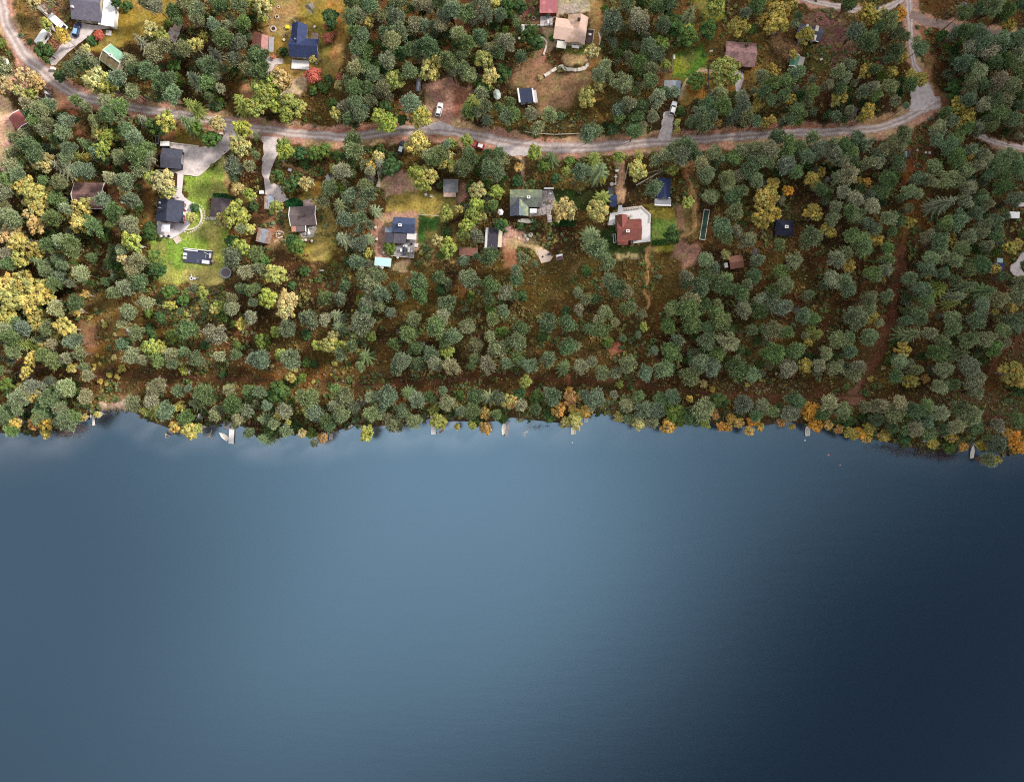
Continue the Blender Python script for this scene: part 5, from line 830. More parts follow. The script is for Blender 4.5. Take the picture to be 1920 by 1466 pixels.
def trailer(name, label, px, py, ang, L, W, deckm, load, cat='trailer', land=None):
    x, y = P(px, py, .8); t = thing(name, label, cat, (x, y, .03), ang); b = MB(); b.box(-L/2, -W/2, .5, L/2, W/2, .62)
    b.build('bed', deckm, t); r = MB()
    for a in ((-L/2, -W/2, L/2, -W/2+.06), (-L/2, W/2-.06, L/2, W/2), (-L/2, -W/2+.06, -L/2+.06, W/2-.06), (L/2-.06, -W/2+.06, L/2, W/2-.06)): r.box(a[0], a[1], .62, a[2], a[3], 1.0)
    r.build('side_board', M['steel'], t)
    for sy in (-1, 1):
        b = MB(); b.tube((-.1, sy*(W/2+.02), .32), (-.1, sy*(W/2+.2), .32), .32, None, 12); b.build('wheel', M['rubber'], t)
    b = MB(); b.tube((L/2, .35, .5), (L/2+1.1, 0, .5), .05); b.tube((L/2, -.35, .5), (L/2+1.1, 0, .5), .05); b.build('drawbar', M['steel'], t)
    for (a, c, w, d, hh, m) in load:
        b = MB(); b.cbox(a, c, .62, w, d, hh, rot=a*13); b.build('load', m, t)
    if land: landmark(land, px, py, 12)
trailer('trailer', 'open trailer of scrap boards behind the long white van', 86, 20, -43, 3.8, 2.6, M['wood'], [(-1.0,.5,1.2,.8,.5,M['wood']),(.3,-.6,1.8,.5,.3,M['offwhite']),(1.1,.5,.9,.9,.6,M['brownwall']),(-.8,-.7,1.0,.4,.4,M['stone'])], land='open scrap trailer')
trailer('trailer', 'narrow silver trailer standing at the left edge of the reddish clearing', 785, 160, 86, 4.0, 1.3, M['galv'], [(-.3,0,2.6,.7,.3,M['steel'])], land='narrow silver trailer')
trailer('trailer', 'white covered box trailer between the black garage and the road', 310, 270.5, 0, 2.9, 1.55, M['steel'], [(0,0,2.7,1.45,.75,M['white'])])
trailer('boat_trailer', 'grey trailer frame with a white bar at the left of the garage yard', 295, 263, 85, 2.6, 1.0, M['galv'], [(0,.1,1.6,.4,.35,M['black'])])
# ------------------------------------------------------------------ boats, docks
def boat(label, px, py, ang, L, W, hullm=None, seats=2, motor=False, inner=None, name='rowing_boat', cat='boat', land=None):
    x, y = P(px, py); t = thing(name, label, cat, (x, y, -.42), ang); b = MB(); secs = []; n = 9
    for i in range(n):
        f = i/(n-1); w = W/2*(1 - max(0, (f-.35)/.65)**2.2)*(.86+.14*min(1, f/.3)); w = max(w, .03); z = .55 + .22*f*f; d = .16 + .12*f**3
        secs.append([(L*(f-.5), w*.55*0, d*.3), (L*(f-.5), -w*.7, d), (L*(f-.5), -w, z), (L*(f-.5), -w*.84, z), (L*(f-.5), -w*.62, .22+.05*f), (L*(f-.5), w*.62, .22+.05*f), (L*(f-.5), w*.84, z), (L*(f-.5), w, z), (L*(f-.5), w*.7, d)])
    b.loft(secs); b.build('hull', hullm or M['white'], t)
    b = MB(); b.box(-L*.46, -W*.28, .26, L*.2, W*.28, .3); b.build('floor_board', inner or M['offwhite'], t)
    for i in range(seats):
        sx = L*(-.3 + .26*i); b = MB(); b.box(sx-.12, -W*.4, .42, sx+.12, W*.4, .46); b.build('seat', M['wood'] if inner else M['offwhite'], t)
    if motor:
        b = MB(); b.cbox(-L*.53, 0, .45, .35, .3, .5, taper=.8); b.tube((-L*.53, 0, .5), (-L*.53, 0, -.2), .07); b.build('outboard', M['black'], t)
    if land: landmark(land, px, py, 10)
    return t
def dock(label, px, py, ang, L, W, m=None, posts=2, land=None, z=.25, name='dock'):
    x, y = P(px, py, 0); t = thing(name, label, 'dock', (x, y, 0), ang); b = MB(); n = int(L/.32)
    for i in range(n): b.box(-L/2 + i*L/n, -W/2, z-.06, -L/2 + (i+.93)*L/n, W/2, z)
    b.box(-L/2, -W/2+.1, z-.2, L/2, -W/2+.25, z-.061); b.box(-L/2, W/2-.25, z-.2, L/2, W/2-.1, z-.061); b.build('deck', m or M['whiteplank'], t)
    for i in range(posts):
        for sy in (-1, 1):
            b = MB(); b.cyl(L*(-.45+.9*i/max(1, posts-1)), sy*(W/2+.08), -2.2, z+.25, .08, n=7); b.build('post', M['wood'], t)
    if land: landmark(land, px, py, 12)
dock('long pale jetty beside the white boat near the lake left shore', 434.5, 815, 87, 5.6, 1.6, posts=3, land='long pale jetty'); boat('white rowing boat moored at the long pale jetty', 419.5, 817.5, 140, 3.5, 1.5, land='white boat by the jetty')
dock('grey square landing at the head of the long pale jetty', 427, 797, 0, 2.6, 2.2, M['plank'])
dock('narrow white pontoon with a small boat at its end by the bare beach', 176, 790, 95, 2.6, .8, posts=2, land='narrow white pontoon'); boat('white boat with black trim pulled against the narrow pontoon', 173, 779, 93, 2.9, 1.1, inner=M['black'], land='white boat on the bare beach')
dock('short dark landing stage above the narrow white pontoon', 171, 769, -5, 2.4, .8, M['darkplank'])
dock('small grey floating platform alone by the shore', 621, 818.5, 90, 1.9, 1.1, M['plank'])
boat('black and white boat drawn up under the shore trees', 658, 799, 30, 2.6, 1.1, mat('dark_hull', (.05,.05,.055), .4, .1), inner=M['white']); boat('white boat lying just right of the black and white boat', 675, 799.5, -5, 2.7, 1.0)
dock('white jetty with four dark fenders near the middle of the shore', 812.5, 799, 92, 5.0, 1.5, posts=3, land='white jetty with dark fenders'); dock('wide pale landing above the white jetty with fenders', 815, 784, 0, 2.6, 1.8, M['concrete'])
for k, (dx, dy) in enumerate(((811, 795), (814, 801.5), (811.5, 808.5), (813.6, 793))):
    pass
boat('small white rowing boat with two dark seats beside the fender jetty', 829, 807, 40, 2.6, 1.0, seats=2, inner=M['wood']); 
boat('white motor boat with cream floor moored at a short jetty', 945, 803, 93, 4.0, 1.5, motor=True, land='white motor boat'); dock('short grey jetty right of the white motor boat', 951.5, 803, 84, 5.2, .9, M['plank'])
boat('pale boat half hidden under an olive tree over the water', 1075, 805, 90, 3.2, 1.5, M['offwhite'])
dock('small white bathing platform below the orange trees', 1098.5, 786, 90, 1.8, 1.3); boat('upturned white canoe lying on the shore above the dark bank', 1136, 765, 0, 2.4, .7, name='canoe', cat='canoe'); boat('narrow wooden skiff on the bank right of the white canoe', 1151, 766, -4, 1.8, .6, M['offwhite'], 1, name='canoe', cat='canoe')
boat('white rowing boat with pale seats beside the orange tree', 1513.5, 807, 95, 3.4, 1.6, land='white boat by the orange tree'); boat('slim white sailing dinghy hull floating off the right shore', 1823, 846.5, 84, 4.3, 1.25, seats=1, land='slim white dinghy')
boat('pale kayak standing between the small orange bushes', 1355, 789, 88, 2.6, .7, M['concrete'], 1, name='kayak', cat='kayak')
def buoy(label, px, py, m, r=.3):
    x, y = P(px, py); t = thing('buoy', label, 'buoy', (x, y, -.35)); b = MB(); secs = [[(q*math.cos(6.283*i/10), q*math.sin(6.283*i/10), z) for i in range(10)] for q, z in ((.02, -r*.8), (r*.7, -r*.6), (r, 0), (r*.75, r*.6), (.04, r*.85))]; b.loft(secs); b.build('float', m, t, smooth=True)
    b = MB(); b.ring(0, 0, r*.8, r*.95, .1, .05, 8); b.build('eye', M['steel'], t)
PINKB = mat('faded_red_buoy', (.62,.22,.20), .5, .1)
buoy('white mooring buoy just below the boat by the orange tree', 1510, 825.5, M['white']); buoy('faded red buoy farther out on the dark water', 1554, 853, PINKB, .36); buoy('small faded red buoy farthest from the shore', 1576, 872, PINKB, .26); buoy('small white buoy off the middle shore', 1073, 830, M['white'], .22); buoy('tiny white buoy near the fallen bare tree', 988, 810, M['white'], .2)
# ------------------------------------------------------------------ garden and yard things
def at(px, py, z=0, h=0): x, y = P(px, py, h); return (x, y, z)
def table(label, px, py, w, d, rot=0, m=None, hh=.74, round_=False, name='garden_table', z=.12, group=None):
    t = thing(name, label, 'table', at(px, py, z), rot, group); b = MB()
    b.cyl(0, 0, hh-.05, hh, w/2, n=18) if round_ else b.box(-w/2, -d/2, hh-.05, w/2, d/2, hh); b.build('top', m or M['white'], t, name)
    if round_: b = MB(); b.cyl(0, 0, 0, hh-.05, .07, n=8); b.cyl(0, 0, 0, .04, .3, n=10); b.build('pedestal', M['steel'], t)
    else:
        for sx in (-1, 1):
            for sy in (-1, 1): b = MB(); b.cbox(sx*(w/2-.08), sy*(d/2-.08), 0, .06, .06, hh-.05); b.build('leg', m or M['white'], t)
    return t
def seat(label, px, py, rot=0, m=None, w=.62, group=None, z=.12, name='garden_chair'):
    t = thing(name, label, 'chair', at(px, py, z), rot, group); m = m or M['white']; d = .6
    b = MB(); b.box(-w/2, -d/2, .38, w/2, d/2, .46); b.build('seat', m, t); b = MB(); b.box(-w/2, d/2-.07, .46, w/2, d/2, .95); b.build('backrest', m, t)
    for sx in (-1, 1):
        b = MB(); b.box(sx*w/2-.03, -d/2, .46, sx*w/2+.03, d/2-.07, .64); b.build('armrest', m, t)
        for sy in (-1, 1): b = MB(); b.cbox(sx*(w/2-.05), sy*(d/2-.05), 0, .05, .05, .38); b.build('leg', m, t)
    return t
# parasol on the stone terrace
t = thing('parasol', 'white square parasol open over the stone terrace', 'parasol', at(310.5, 427, .12, 2.5), -4); b = MB(); s = 1.32
b.add([(-s,-s,2.3),(s,-s,2.3),(s,s,2.3),(-s,s,2.3),(0,0,2.85)], [(0,1,4),(1,2,4),(2,3,4),(3,0,4),(3,2,1,0)]); b.build('canopy', mat('lilac_white_cloth', (.68,.66,.74), .8, .05), t); b = MB(); b.cyl(0, 0, 0, 2.8, .04, n=8); b.cyl(0, 0, 0, .1, .35, n=12); b.build('pole', M['steel'], t); landmark('white square parasol', 310, 427, 8)
table('white grill table at the lower edge of the stone terrace', 303.5, 443.5, 1.0, .7, -8)
t = thing('grill', 'small black grill beside the white table on the terrace edge', 'grill', at(310, 444.5, .12)); b = MB(); b.cyl(0, 0, .6, .85, .18, .3, 12); b.build('bowl', M['black'], t); 
for a in (0, 120, 240): b = MB(); b.tube((.16*math.cos(R(a)), .16*math.sin(R(a)), .62), (.3*math.cos(R(a)), .3*math.sin(R(a)), 0), .02); b.build('leg', M['steel'], t)
seat('black chair at the corner of the stone terrace', 318, 444, 30, M['black']); seat('white carved chair group on the upper terrace by the black house', 347, 390, 0, M['white'], 1.1, name='garden_bench'); seat('white chair on the upper paving beside the flower bed', 351, 393, 60)
# flower bed with curved wall
arc = [(367,387),(371,388.5),(375,392),(377.5,397),(378.6,403),(378.6,409),(377,416),(374,421.5),(369,426.5),(363,429.5),(356,431),(350,432)]
def wall_along(name, label, px, w, hgt, m, cat='wall', z=0, jit=0):
    pts, _ = smooth_line([P(*p) for p in px], [1]*len(px), .6); c = pts[len(pts)//2]; t = thing(name, label, cat, (c[0], c[1], z)); b = MB(); rg = random.Random(label); secs = []
    for i, p in enumerate(pts):
        d = pts[min(i+1, len(pts)-1)] - pts[max(i-1, 0)]; d = d/(np.linalg.norm(d)+1e-9); n_ = np.array([-d[1], d[0]])
        ww = w/2*(1+rg.uniform(-jit, jit)); hh = hgt*(1+rg.uniform(-jit, jit)); a = p + n_*ww - c; e = p - n_*ww - c
        secs.append([(a[0], a[1], -.1), (a[0], a[1], hh), (e[0], e[1], hh), (e[0], e[1], -.1)])
    b.loft(secs); b.build('masonry', m, t)
    o = MB(); secs = []
    return t
def single(name, mb, m, label, cat, px, py, z=0, rot=0, h=0, group=None, **kw):
    o = mb.build(name, m, None, **kw); o.location = at(px, py, z, h); o.rotation_euler = (0, 0, R(rot)); return tag(o, label, cat, group)
wall_along('garden_wall', 'low curved cream stone wall around the flower bed', arc, .45, .45, M['palestone'], jit=.15)
stones = [(362,381),(366,382.3),(370,383.3),(374,385),(378,387.5),(380.7,391.5),(383,396.5),(384,400.5),(384,405),(383.6,410),(382,414.5),(379.5,419),(376.5,423.5),(372.5,427),(368.5,430),(365,432),(361.5,433.5),(357,435.5),(352,437.2),(347,434.5),(386.5,405.5),(389,408),(391,410.5),(387,411)]
sb = MB(); sb.cbox(0, 0, -.05, .55, .45, .13, taper=.85); s0 = single('stepping_stone', sb, M['palestone'], 'pale stepping stone in the curved row around the flower bed', 'stepping stone', *stones[0], rot=10, group='stepping stones around the flower bed')
for i, (a, c) in enumerate(stones[1:]):
    o = s0.copy(); COL.objects.link(o); o.location = at(a, c); o.rotation_euler = (0, 0, i*.7); o.scale = (random.uniform(.8, 1.2), random.uniform(.8, 1.2), 1)
t = thing('sand_box', 'square pinkish sand box on the bright lawn below the terrace', 'sand box', at(333, 450), 33); b = MB(); b.box(-.85, -.85, .0, .85, .85, .2); b.build('sand', mat('pinkish_sand', (.55,.42,.38), .9, .3, 5), t); b = MB()
for a in ((-.98,-.98,.98,-.85),(-.98,.85,.98,.98),(-.98,-.85,-.85,.85),(.85,-.85,.98,.85)): b.box(a[0], a[1], 0, a[2], a[3], .3)
b.build('frame', M['offwhite'], t); landmark('square sand box', 333, 450, 7)
# dark lounge deck on the lawn
x, y = P(371, 481, .4); t = thing('lounge_deck', 'dark plank lounge deck with white benches on the bright lawn', 'deck', (x, y, 0), -6); landmark('dark lounge deck', 371, 481, 20)
b = MB(); n = 30
for i in range(n): b.box(-4.45 + i*8.9/n, -2.2, .1, -4.45 + (i+.94)*8.9/n, 2.2, .4)
b.build('floor', mat('blue_black_planks', (.045,.05,.085), .6, .2, 2), t); b = MB(); b.box(-4.5, 1.95, .4, 4.4, 2.15, .95); b.build('back_rail', M['white'], t); b = MB(); b.box(-4.2, 1.45, .4, -.2, 1.75, .75); b.build('bench', M['white'], t)
for k, (cx, cy, w, d, hh, m) in enumerate(((-3.9,.25,1.0,.75,.5,M['white']),(-3.95,-.85,1.0,.8,.45,M['concrete']),(2.8,-1.55,2.2,1.05,.7,M['white']),(3.9,.6,.5,1.6,.5,M['concrete']),(2.7,1.2,1.8,.12,.3,M['white']),(.2,-1.3,.1,1.0,.2,M['steel']),(2.5,.3,.15,1.1,.2,M['steel']))):
    b = MB(); b.cbox(cx, cy, .4, w, d, hh, rot=0 if k < 4 else -18 if k == 4 else 0); b.build(('storage_box','storage_box','table_top_unit','bench','rail','rail','rail')[k], m, t)
b = MB(); b.cyl(4.75, -1.0, 0, .45, .42, n=14); b.build('pouf', mat('pink_cloth', (.55,.33,.30), .9, .1), t)
# trampoline
t = thing('trampoline', 'round trampoline with grey rim and plum mat on the lawn corner', 'trampoline', at(423.3, 511.5, 0, .9)); landmark('round trampoline', 423, 511, 10)
b = MB(); b.cyl(0, 0, .86, .9, 1.36, n=28); b.build('mat', mat('plum_mesh', (.13,.095,.10), .8, .15, 6), t); b = MB(); b.ring(0, 0, .84, .94, 1.75, 1.34, 28); b.build('rim_pad', mat('blue_grey_pad', (.20,.24,.28), .6, .1), t)
for a in range(0, 360, 60):
    c, s_ = math.cos(R(a)), math.sin(R(a)); b = MB(); b.tube((1.6*c, 1.6*s_, .86), (1.65*c, 1.65*s_, 0), .04); b.build('leg', M['steel'], t); b = MB(); b.tube((1.78*c, 1.78*s_, .3), (1.78*c, 1.78*s_, 2.6), .035); b.build('net_post', M['black'], t)
# lawn mower
t = thing('lawn_mower', 'small white lawn mower with a round black centre on the lawn', 'lawn mower', at(360, 522.5, .02), 20); b = MB(); b.ring(0, 0, .15, .45, .62, .3, 16); b.build('deck', M['white'], t); b = MB(); b.cyl(0, 0, .2, .5, .29, n=12); b.build('motor', M['black'], t); b = MB(); b.cyl(.95, -.35, .12, .4, .42, n=12); b.build('grass_box', M['white'], t); b = MB(); b.tube((1.3, -.5, .3), (2.4, -.75, .9), .1); b.build('handle', M['white'], t); b = MB(); b.tube((.2, .5, .3), (.45, 1.3, .7), .12); b.build('handle', M['white'], t)
for a in (-1, 1): b = MB(); b.tube((a*.45, -.6, .15), (a*.45, -.68, .15), .15, None, 10); b.build('wheel', M['rubber'], t)
# retaining edge by the yard
wall_along('retaining_wall', 'pale stone edging along the lower side of the gravel yard', [(416,294),(395,311),(373,329.5),(358,328.5),(346,327.5)], .4, .35, M['palestone'])
wall_along('retaining_wall', 'pale stone edging above the gravel yard under the grass bank', [(319,268.5),(345,271.5),(374,275.5)], .4, .3, M['palestone']); wall_along('retaining_wall', 'pale kerb left of the paved path below the garage', [(297,319),(315,321.5),(332,325)], .35, .3, M['palestone'])
# plum brown house terrace
table('oval white table on the grey terrace of the plum house', 580, 438.6, 1.15, 1.0, 0, round_=True, z=.13); seat('white sun lounger across the grey terrace', 573.2, 440, -70, M['white'], .6)
def drum(name, label, cat, px, py, r, hh, m, inner=None, group=None):
    t = thing(name, label, cat, at(px, py)); b = MB(); b.cyl(0, 0, 0, hh, r*.85, r, 12); b.build('drum', m, t); b = MB(); b.cyl(0, 0, hh+.003, hh+.02, r*.82, n=12); b.build('lid', inner or m, t); return t
drum('barrel', 'white barrel, leftmost of the row below the grey terrace', 'barrel', 567.8, 452, .42, .9, M['white']); drum('barrel', 'white barrel second in the row below the grey terrace', 'barrel', 574.6, 451, .42, .9, M['white']); drum('flower_pot', 'orange clay pot between the white barrels', 'pot', 581, 453, .42, .5, M['orange'], M['soil']); drum('barrel', 'white barrel beside the orange clay pot', 'barrel', 586, 452.7, .40, .9, M['white'])
drum('flower_pot', 'orange pot alone at the lower lawn, left of a pair', 'pot', 571.5, 479.5, .36, .45, M['orange'], M['soil']); drum('flower_pot', 'orange pot alone at the lower lawn, right of a pair', 'pot', 577.5, 479.5, .36, .45, M['orange'], M['soil'])
rg = random.Random(5)
for i in range(14):
    a, c = 521 + rg.uniform(-8, 8), 444 + rg.uniform(-9, 9); b = MB(); l = rg.uniform(.8, 2.0); b.box(-l/2, -.09, 0, l/2, .09, .12 + .1*(i % 3)); single('board', b, rg.choice([M['wood'], M['offwhite'], M['white'], M['brownwall']]), 'loose board in the scrap heap beside the rusty shed', 'board', a, c, .02*i, rg.uniform(0, 180), group='boards of the scrap heap')
# pool
x, y = P(718, 491.5, .7); t = thing('swimming_pool', 'pale cyan rectangular pool with a blue frame below the wooden deck', 'pool', (x, y, 0), -5); landmark('pale cyan pool', 718, 491, 14)
b = MB(); b.box(-2.5, -1.32, 0, 2.5, 1.32, .95); b.build('liner', mat('pale_blue_liner', (.30,.52,.66), .5, .08), t, bevel=.04); b = MB(); b.box(-2.42, -1.2, .955, 2.42, 1.24, 1.0); b.build('cover', mat('cyan_cover', (.46,.70,.74), .5, .05, 3), t); b = MB(); b.tube((-2.5,1.3,1.0),(2.5,1.3,1.0),.07); b.tube((-2.5,-1.3,1.0),(2.5,-1.3,1.0),.07); b.tube((-2.5,-1.3,1.0),(-2.5,1.3,1.0),.07); b.tube((2.5,-1.3,1.0),(2.5,1.3,1.0),.07); b.build('rail', M['white'], t)
drum('pool_pump', 'white round pool pump just below the cyan pool', 'pump', 716.7, 502, .55, .8, M['white'], M['concrete'])
# wooden deck of the slate blue house
x, y = P(762, 469, .5); t = thing('wooden_deck', 'grey plank deck with white railing and dark garden set', 'deck', (x, y, 0), 0); landmark('grey plank deck', 762, 470, 18); pts = [(759,449),(778,449),(777,456),(776,484.5),(733,480),(738,462),(758,458)]
b = MB(); b.prism([tuple(np.array(P(*p, .5)) - (x, y)) for p in pts], .0, .5); b.build('floor', M['plank'], t)
for (a, c) in (((779,440),(778.5,455)),((777,463),(776,484)),((776,484),(733,480))):
    b = MB(); p, q = np.array(P(*a, 1)) - (x, y), np.array(P(*c, 1)) - (x, y); n = 6
    b.tube((*p, 1.4), (*q, 1.4), .07, None, 5)
    for i in range(n+1): f = i/n; b.tube((*(p*(1-f)+q*f), .3), (*(p*(1-f)+q*f), 1.4), .05, None, 5)
    b.build('railing', M['offwhite'], t)
b = MB(); b.prism([tuple(np.array(P(*p, .4)) - (x, y)) for p in ((777,456),(784,457),(783,464),(776.6,463))], 0, .45); b.build('step', M['concrete'], t)
table('dark slatted table in the middle of the plank deck', 759.5, 469.5, 1.2, 1.5, 0, M['darkplank'], z=.5)
for lb, a, c, r_, w in (('white armchair left of the dark deck table', 753.3, 470.3, 90, .95), ('long white sofa right of the dark deck table', 767, 469.8, -90, 1.5), ('white chair above the dark deck table, left one', 758.6, 461.7, 0, .6), ('white chair above the dark deck table, right one', 762.8, 462.5, 0, .6), ('white chair tilted by the right deck railing', 772.8, 472.3, -40, .5)): seat(lb, a, c, r_, M['white'], w, z=.5)
for lb, a, c in (('white pot below the leafy tree at the deck corner, right of two', 740.5, 476), ('white pot below the leafy tree at the deck corner, left of two', 719.5, 474.5), ('white pot in front of the deck railing', 746, 483.5), ('white stone ball by the sandy path, upper one', 704.5, 427), ('white stone ball by the sandy path, lower one', 706.8, 449)): drum('planter', lb, 'planter', a, c, .38, .5, M['white'], M['offwhite'])
seat('dark chair by the upper deck corner', 772, 459, 20, M['black'], .6, z=.5); seat('plum chair below the dark deck table', 759, 477, 180, M['darkblue'], .9, z=.5)
def fence(name, label, px, m, hh=1.1, rails=2, step=2.0, cat='fence', rw=.05):
    pts = [P(*p) for p in px]; c = pts[0]; t = thing(name, label, cat, (c[0], c[1], 0)); rb = MB()
    for a, e in zip(pts, pts[1:]):
        for r_ in range(rails): z = hh*(1 - .42*r_); rb.tube((a[0]-c[0], a[1]-c[1], z), (e[0]-c[0], e[1]-c[1], z), rw, None, 5)
        n = max(1, int(math.dist(a, e)/step))
        for i in range(n+1): f = i/n; b = MB(); b.cyl(a[0]+(e[0]-a[0])*f-c[0], a[1]+(e[1]-a[1])*f-c[1], -.2, hh+.1, rw*1.3, n=6); b.build('post', m, t)
    rb.build('rail', m, t); return t
fence('garden_fence', 'pale rail fence along the top of the dark green lawn', [(787,403.5),(805,405),(824,406.5)], M['offwhite']); fence('garden_fence', 'dark fence running down beside the pinkish house garden', [(1327,184),(1327,150),(1329,116),(1352,117)], M['black'], 1.2, 3, 2, rw=.06)
fence('garden_fence', 'grey board fence around the dark vegetable plot', [(979,64),(984,50),(1012,50)], M['palestone'], 1.0, 3, 1.5, rw=.07); fence('garden_fence', 'white rail fence beside the rosy house patio', [(1013,50),(1030,48),(1036,49)], M['white'], 1.0, 3, 1.2, rw=.07)
fence('garden_fence', 'weathered fence on the right side of the brown garden plot', [(1258,96),(1260,118),(1259,136)], M['wood'], .9, 2, 1.5); fence('garden_fence', 'pale hedge-side fence above the gravel road', [(985,249),(1010,252),(1040,254),(1085,252)], M['palestone'], .8, 2, 3.0, rw=.08)
wall_along('stone_wall', 'curved pale stone wall below the peach villa garden', [(1021,144),(1034,136),(1047,128),(1054,126),(1060,131),(1072,132),(1083,133),(1093,131),(1099,127),(1102,121)], .9, .8, M['palestone'], jit=.3); wall_along('stone_wall', 'low pale stone kerb left of the peach villa lawn', [(1013,71),(1020,74),(1025,82),(1023,92),(1019,104)], .5, .5, M['palestone'], jit=.3)
wall_along('stone_wall', 'short pale rock wall below the green-grey house', [(971,414),(985,416.5),(999,415.5)], 1.0, .7, M['palestone'], jit=.35); wall_along('stone_wall', 'pale rock wall bordering the sandy clearing of the grey cabin', [(711,322),(712,335),(709,352)], .9, .6, M['palestone'], jit=.4); wall_along('stone_wall', 'pale kerb along the right side of the peach villa', [(1122,62),(1125,75),(1123,86)], .45, .4, M['palestone'], jit=.2)
# small garden sets
seat('white chair on the olive grass below the grey cabin, left one', 799, 366, 20, z=.02, w=.8); seat('white chair on the olive grass below the grey cabin, right one', 809, 369, -20, z=.02, w=.8)
table('white table with dark deck set beside the peach villa', 1105.5, 67.5, .9, .7, -8, z=.25); 
x, y = P(1106, 70, .2); t = thing('sunken_deck', 'dark sunken deck with pale edges beside the peach villa', 'deck', (x, y, 0), -8); b = MB(); b.box(-1.0, -2.0, 0, 1.0, 2.0, .22); b.build('floor', mat('plum_planks', (.10,.065,.06), .8, .2, stripes=('Y', 5, .3)), t); b = MB(); b.box(1.0, -2.0, 0, 1.14, 2.0, 1.0); b.box(-1.0, 2.0, 0, 1.14, 2.14, 1.0); b.build('parapet', M['offwhite'], t)
table('teal table on the cluttered pale patio', 1026.5, 33, .9, .6, 10, M['teal'], z=.12); seat('white lounger on the cluttered pale patio', 1028, 43, 90, z=.12, w=1.0); seat('white chair at the right of the pale patio', 1033, 41, -90, z=.12); drum('planter', 'round white planter under the rose red roof, left one', 'planter', 1014.5, 25.5, .35, .6, M['white'], M['black']); drum('planter', 'round white planter under the rose red roof, right one', 'planter', 1025, 25, .35, .6, M['white']); drum('fire_pit', 'cream round fire pit on the brown garden floor', 'fire pit', 1000.5, 35.5, .6, .4, M['palestone'], M['soil']); drum('water_butt', 'white water butt below the fenced plot', 'barrel', 973.5, 74.5, .35, .8, M['white'])
b = MB(); b.box(-.5, -1.3, 0, .5, 1.3, .75); single('garden_box', b, M['white'], 'long white box at the corner of the fenced plot', 'box', 980, 56, rot=-6); b = MB(); b.box(-.9, -.35, 0, .9, .35, .4); single('garden_box', b, mat('pale_green_board', (.35,.42,.38), .7), 'pale green board box beside the dark spruces', 'box', 969.5, 32, rot=-3)
for i, (a, c, r_) in enumerate(((962, 42, 40), (964, 43, -50))): b = MB(); b.tube((-1.0, 0, .2 + .15*i), (1.0, 0, .2 + .15*i), .1); single('pole', b, M['offwhite'], 'pale pole crossed with another beside the dark spruces', 'pole', a, c, rot=r_, group='crossed poles by the spruces')
drum('planter', 'round pale planter by the brown path below the fence', 'planter', 1015.5, 90, .32, .5, M['white'], M['soil'])
# ring beds, cottage garden
for lb, a, c, ro in (('largest cream ring bed left of the navy cottage', 513, 55, .95), ('small stone ring bed above the larger cream ring', 519.5, 32.5, .62), ('smallest pale ring bed near the top of the cottage garden', 522.6, 14, .45)):
    t = thing('ring_bed', lb, 'flower bed', at(a, c)); b = MB(); b.ring(0, 0, 0, .3, ro, ro*.68, 18); b.build('kerb', M['palestone'], t); b = MB(); b.cyl(0, 0, 0, .22, ro*.68, n=16); b.build('soil', M['soil'], t)
drum('planter', 'pinkish tub left of the navy cottage', 'planter', 536, 68, .42, .4, mat('pink_clay', (.5,.3,.24), .8), M['soil']); drum('planter', 'cream tub just below the pinkish tub', 'planter', 533.2, 76, .45, .45, M['offwhite'], M['palestone']); b = MB(); b.box(-.55, -.5, 0, .55, .5, .8); single('garden_box', b, M['yellow'], 'yellow box against the navy cottage wall', 'box', 540, 53, rot=-5)
table('round white table at the corner of the brown cottage deck', 591, 52.5, .8, .8, 0, round_=True, z=.05); table('white table set against the cottage wall on the white deck', 557, 106, 1.1, .6, 0, z=.4)
# green-grey house terrace
seat('white corner bench on the crazy-paved patio', 1029, 354.5, 180, M['white'], 3.0, name='corner_bench'); drum('planter', 'white round pot on the crazy-paved patio', 'planter', 1032, 364, .35, .5, M['white']); table('dark dining set table on the crazy paving', 1030, 379, 1.0, 1.0, 20, M['wood'], z=.12); seat('grey chair by the dark patio table, left one', 1026, 379, 90, M['stone'], z=.12); seat('grey chair by the dark patio table, right one', 1034, 379, -90, M['stone'], z=.12)
for i in range(5): b = MB(); b.box(-.65, -.16, 0, .65, .16, .12); single('stair_step', b, M['concrete'], 'pale step in the flight leading down from the patio', 'step', 1030.5, 405.5 + i*2.6, .05, 4, group='patio stair steps')
t = thing('gazebo', 'white hexagonal gazebo tent left of the green-grey house', 'gazebo', at(938.5, 398, 0, 2), 10); landmark('white hexagonal gazebo', 938, 398, 9); b = MB(); n = 6; b.add([(.95*math.cos(6.283*i/n), 1.05*math.sin(6.283*i/n), 2.0) for i in range(n)] + [(0, 0, 2.6)], [(i, (i+1) % n, n) for i in range(n)] + [tuple(range(n-1, -1, -1))]); b.build('canopy', M['white'], t)
for i in range(6): b = MB(); b.cyl(.9*math.cos(6.283*i/6), 1.0*math.sin(6.283*i/6), 0, 2.0, .04, n=6); b.build('post', M['steel'], t)
t = thing('gazebo', 'worn pale green tarpaulin tent near the navy cabin', 'gazebo', at(932, 177, 0, 1.8), 12); landmark('pale green tarpaulin tent', 932, 177, 10); b = MB(); n = 7; rg = random.Random(3); b.add([((1.25+rg.uniform(-.15,.15))*math.cos(6.283*i/n), (1.7+rg.uniform(-.2,.2))*math.sin(6.283*i/n), 1.6+rg.uniform(-.15,.15)) for i in range(n)] + [(-.2, -.1, 2.3)], [(i, (i+1) % n, n) for i in range(n)] + [tuple(range(n-1, -1, -1))]); b.build('canopy', mat('pale_green_tarpaulin', (.42,.50,.46), .6, .25, 1.2), t)
for i in range(7): b = MB(); b.cyl(1.0*math.cos(6.283*i/7), 1.4*math.sin(6.283*i/7), 0, 1.6, .04, n=6); b.build('post', M['steel'], t)
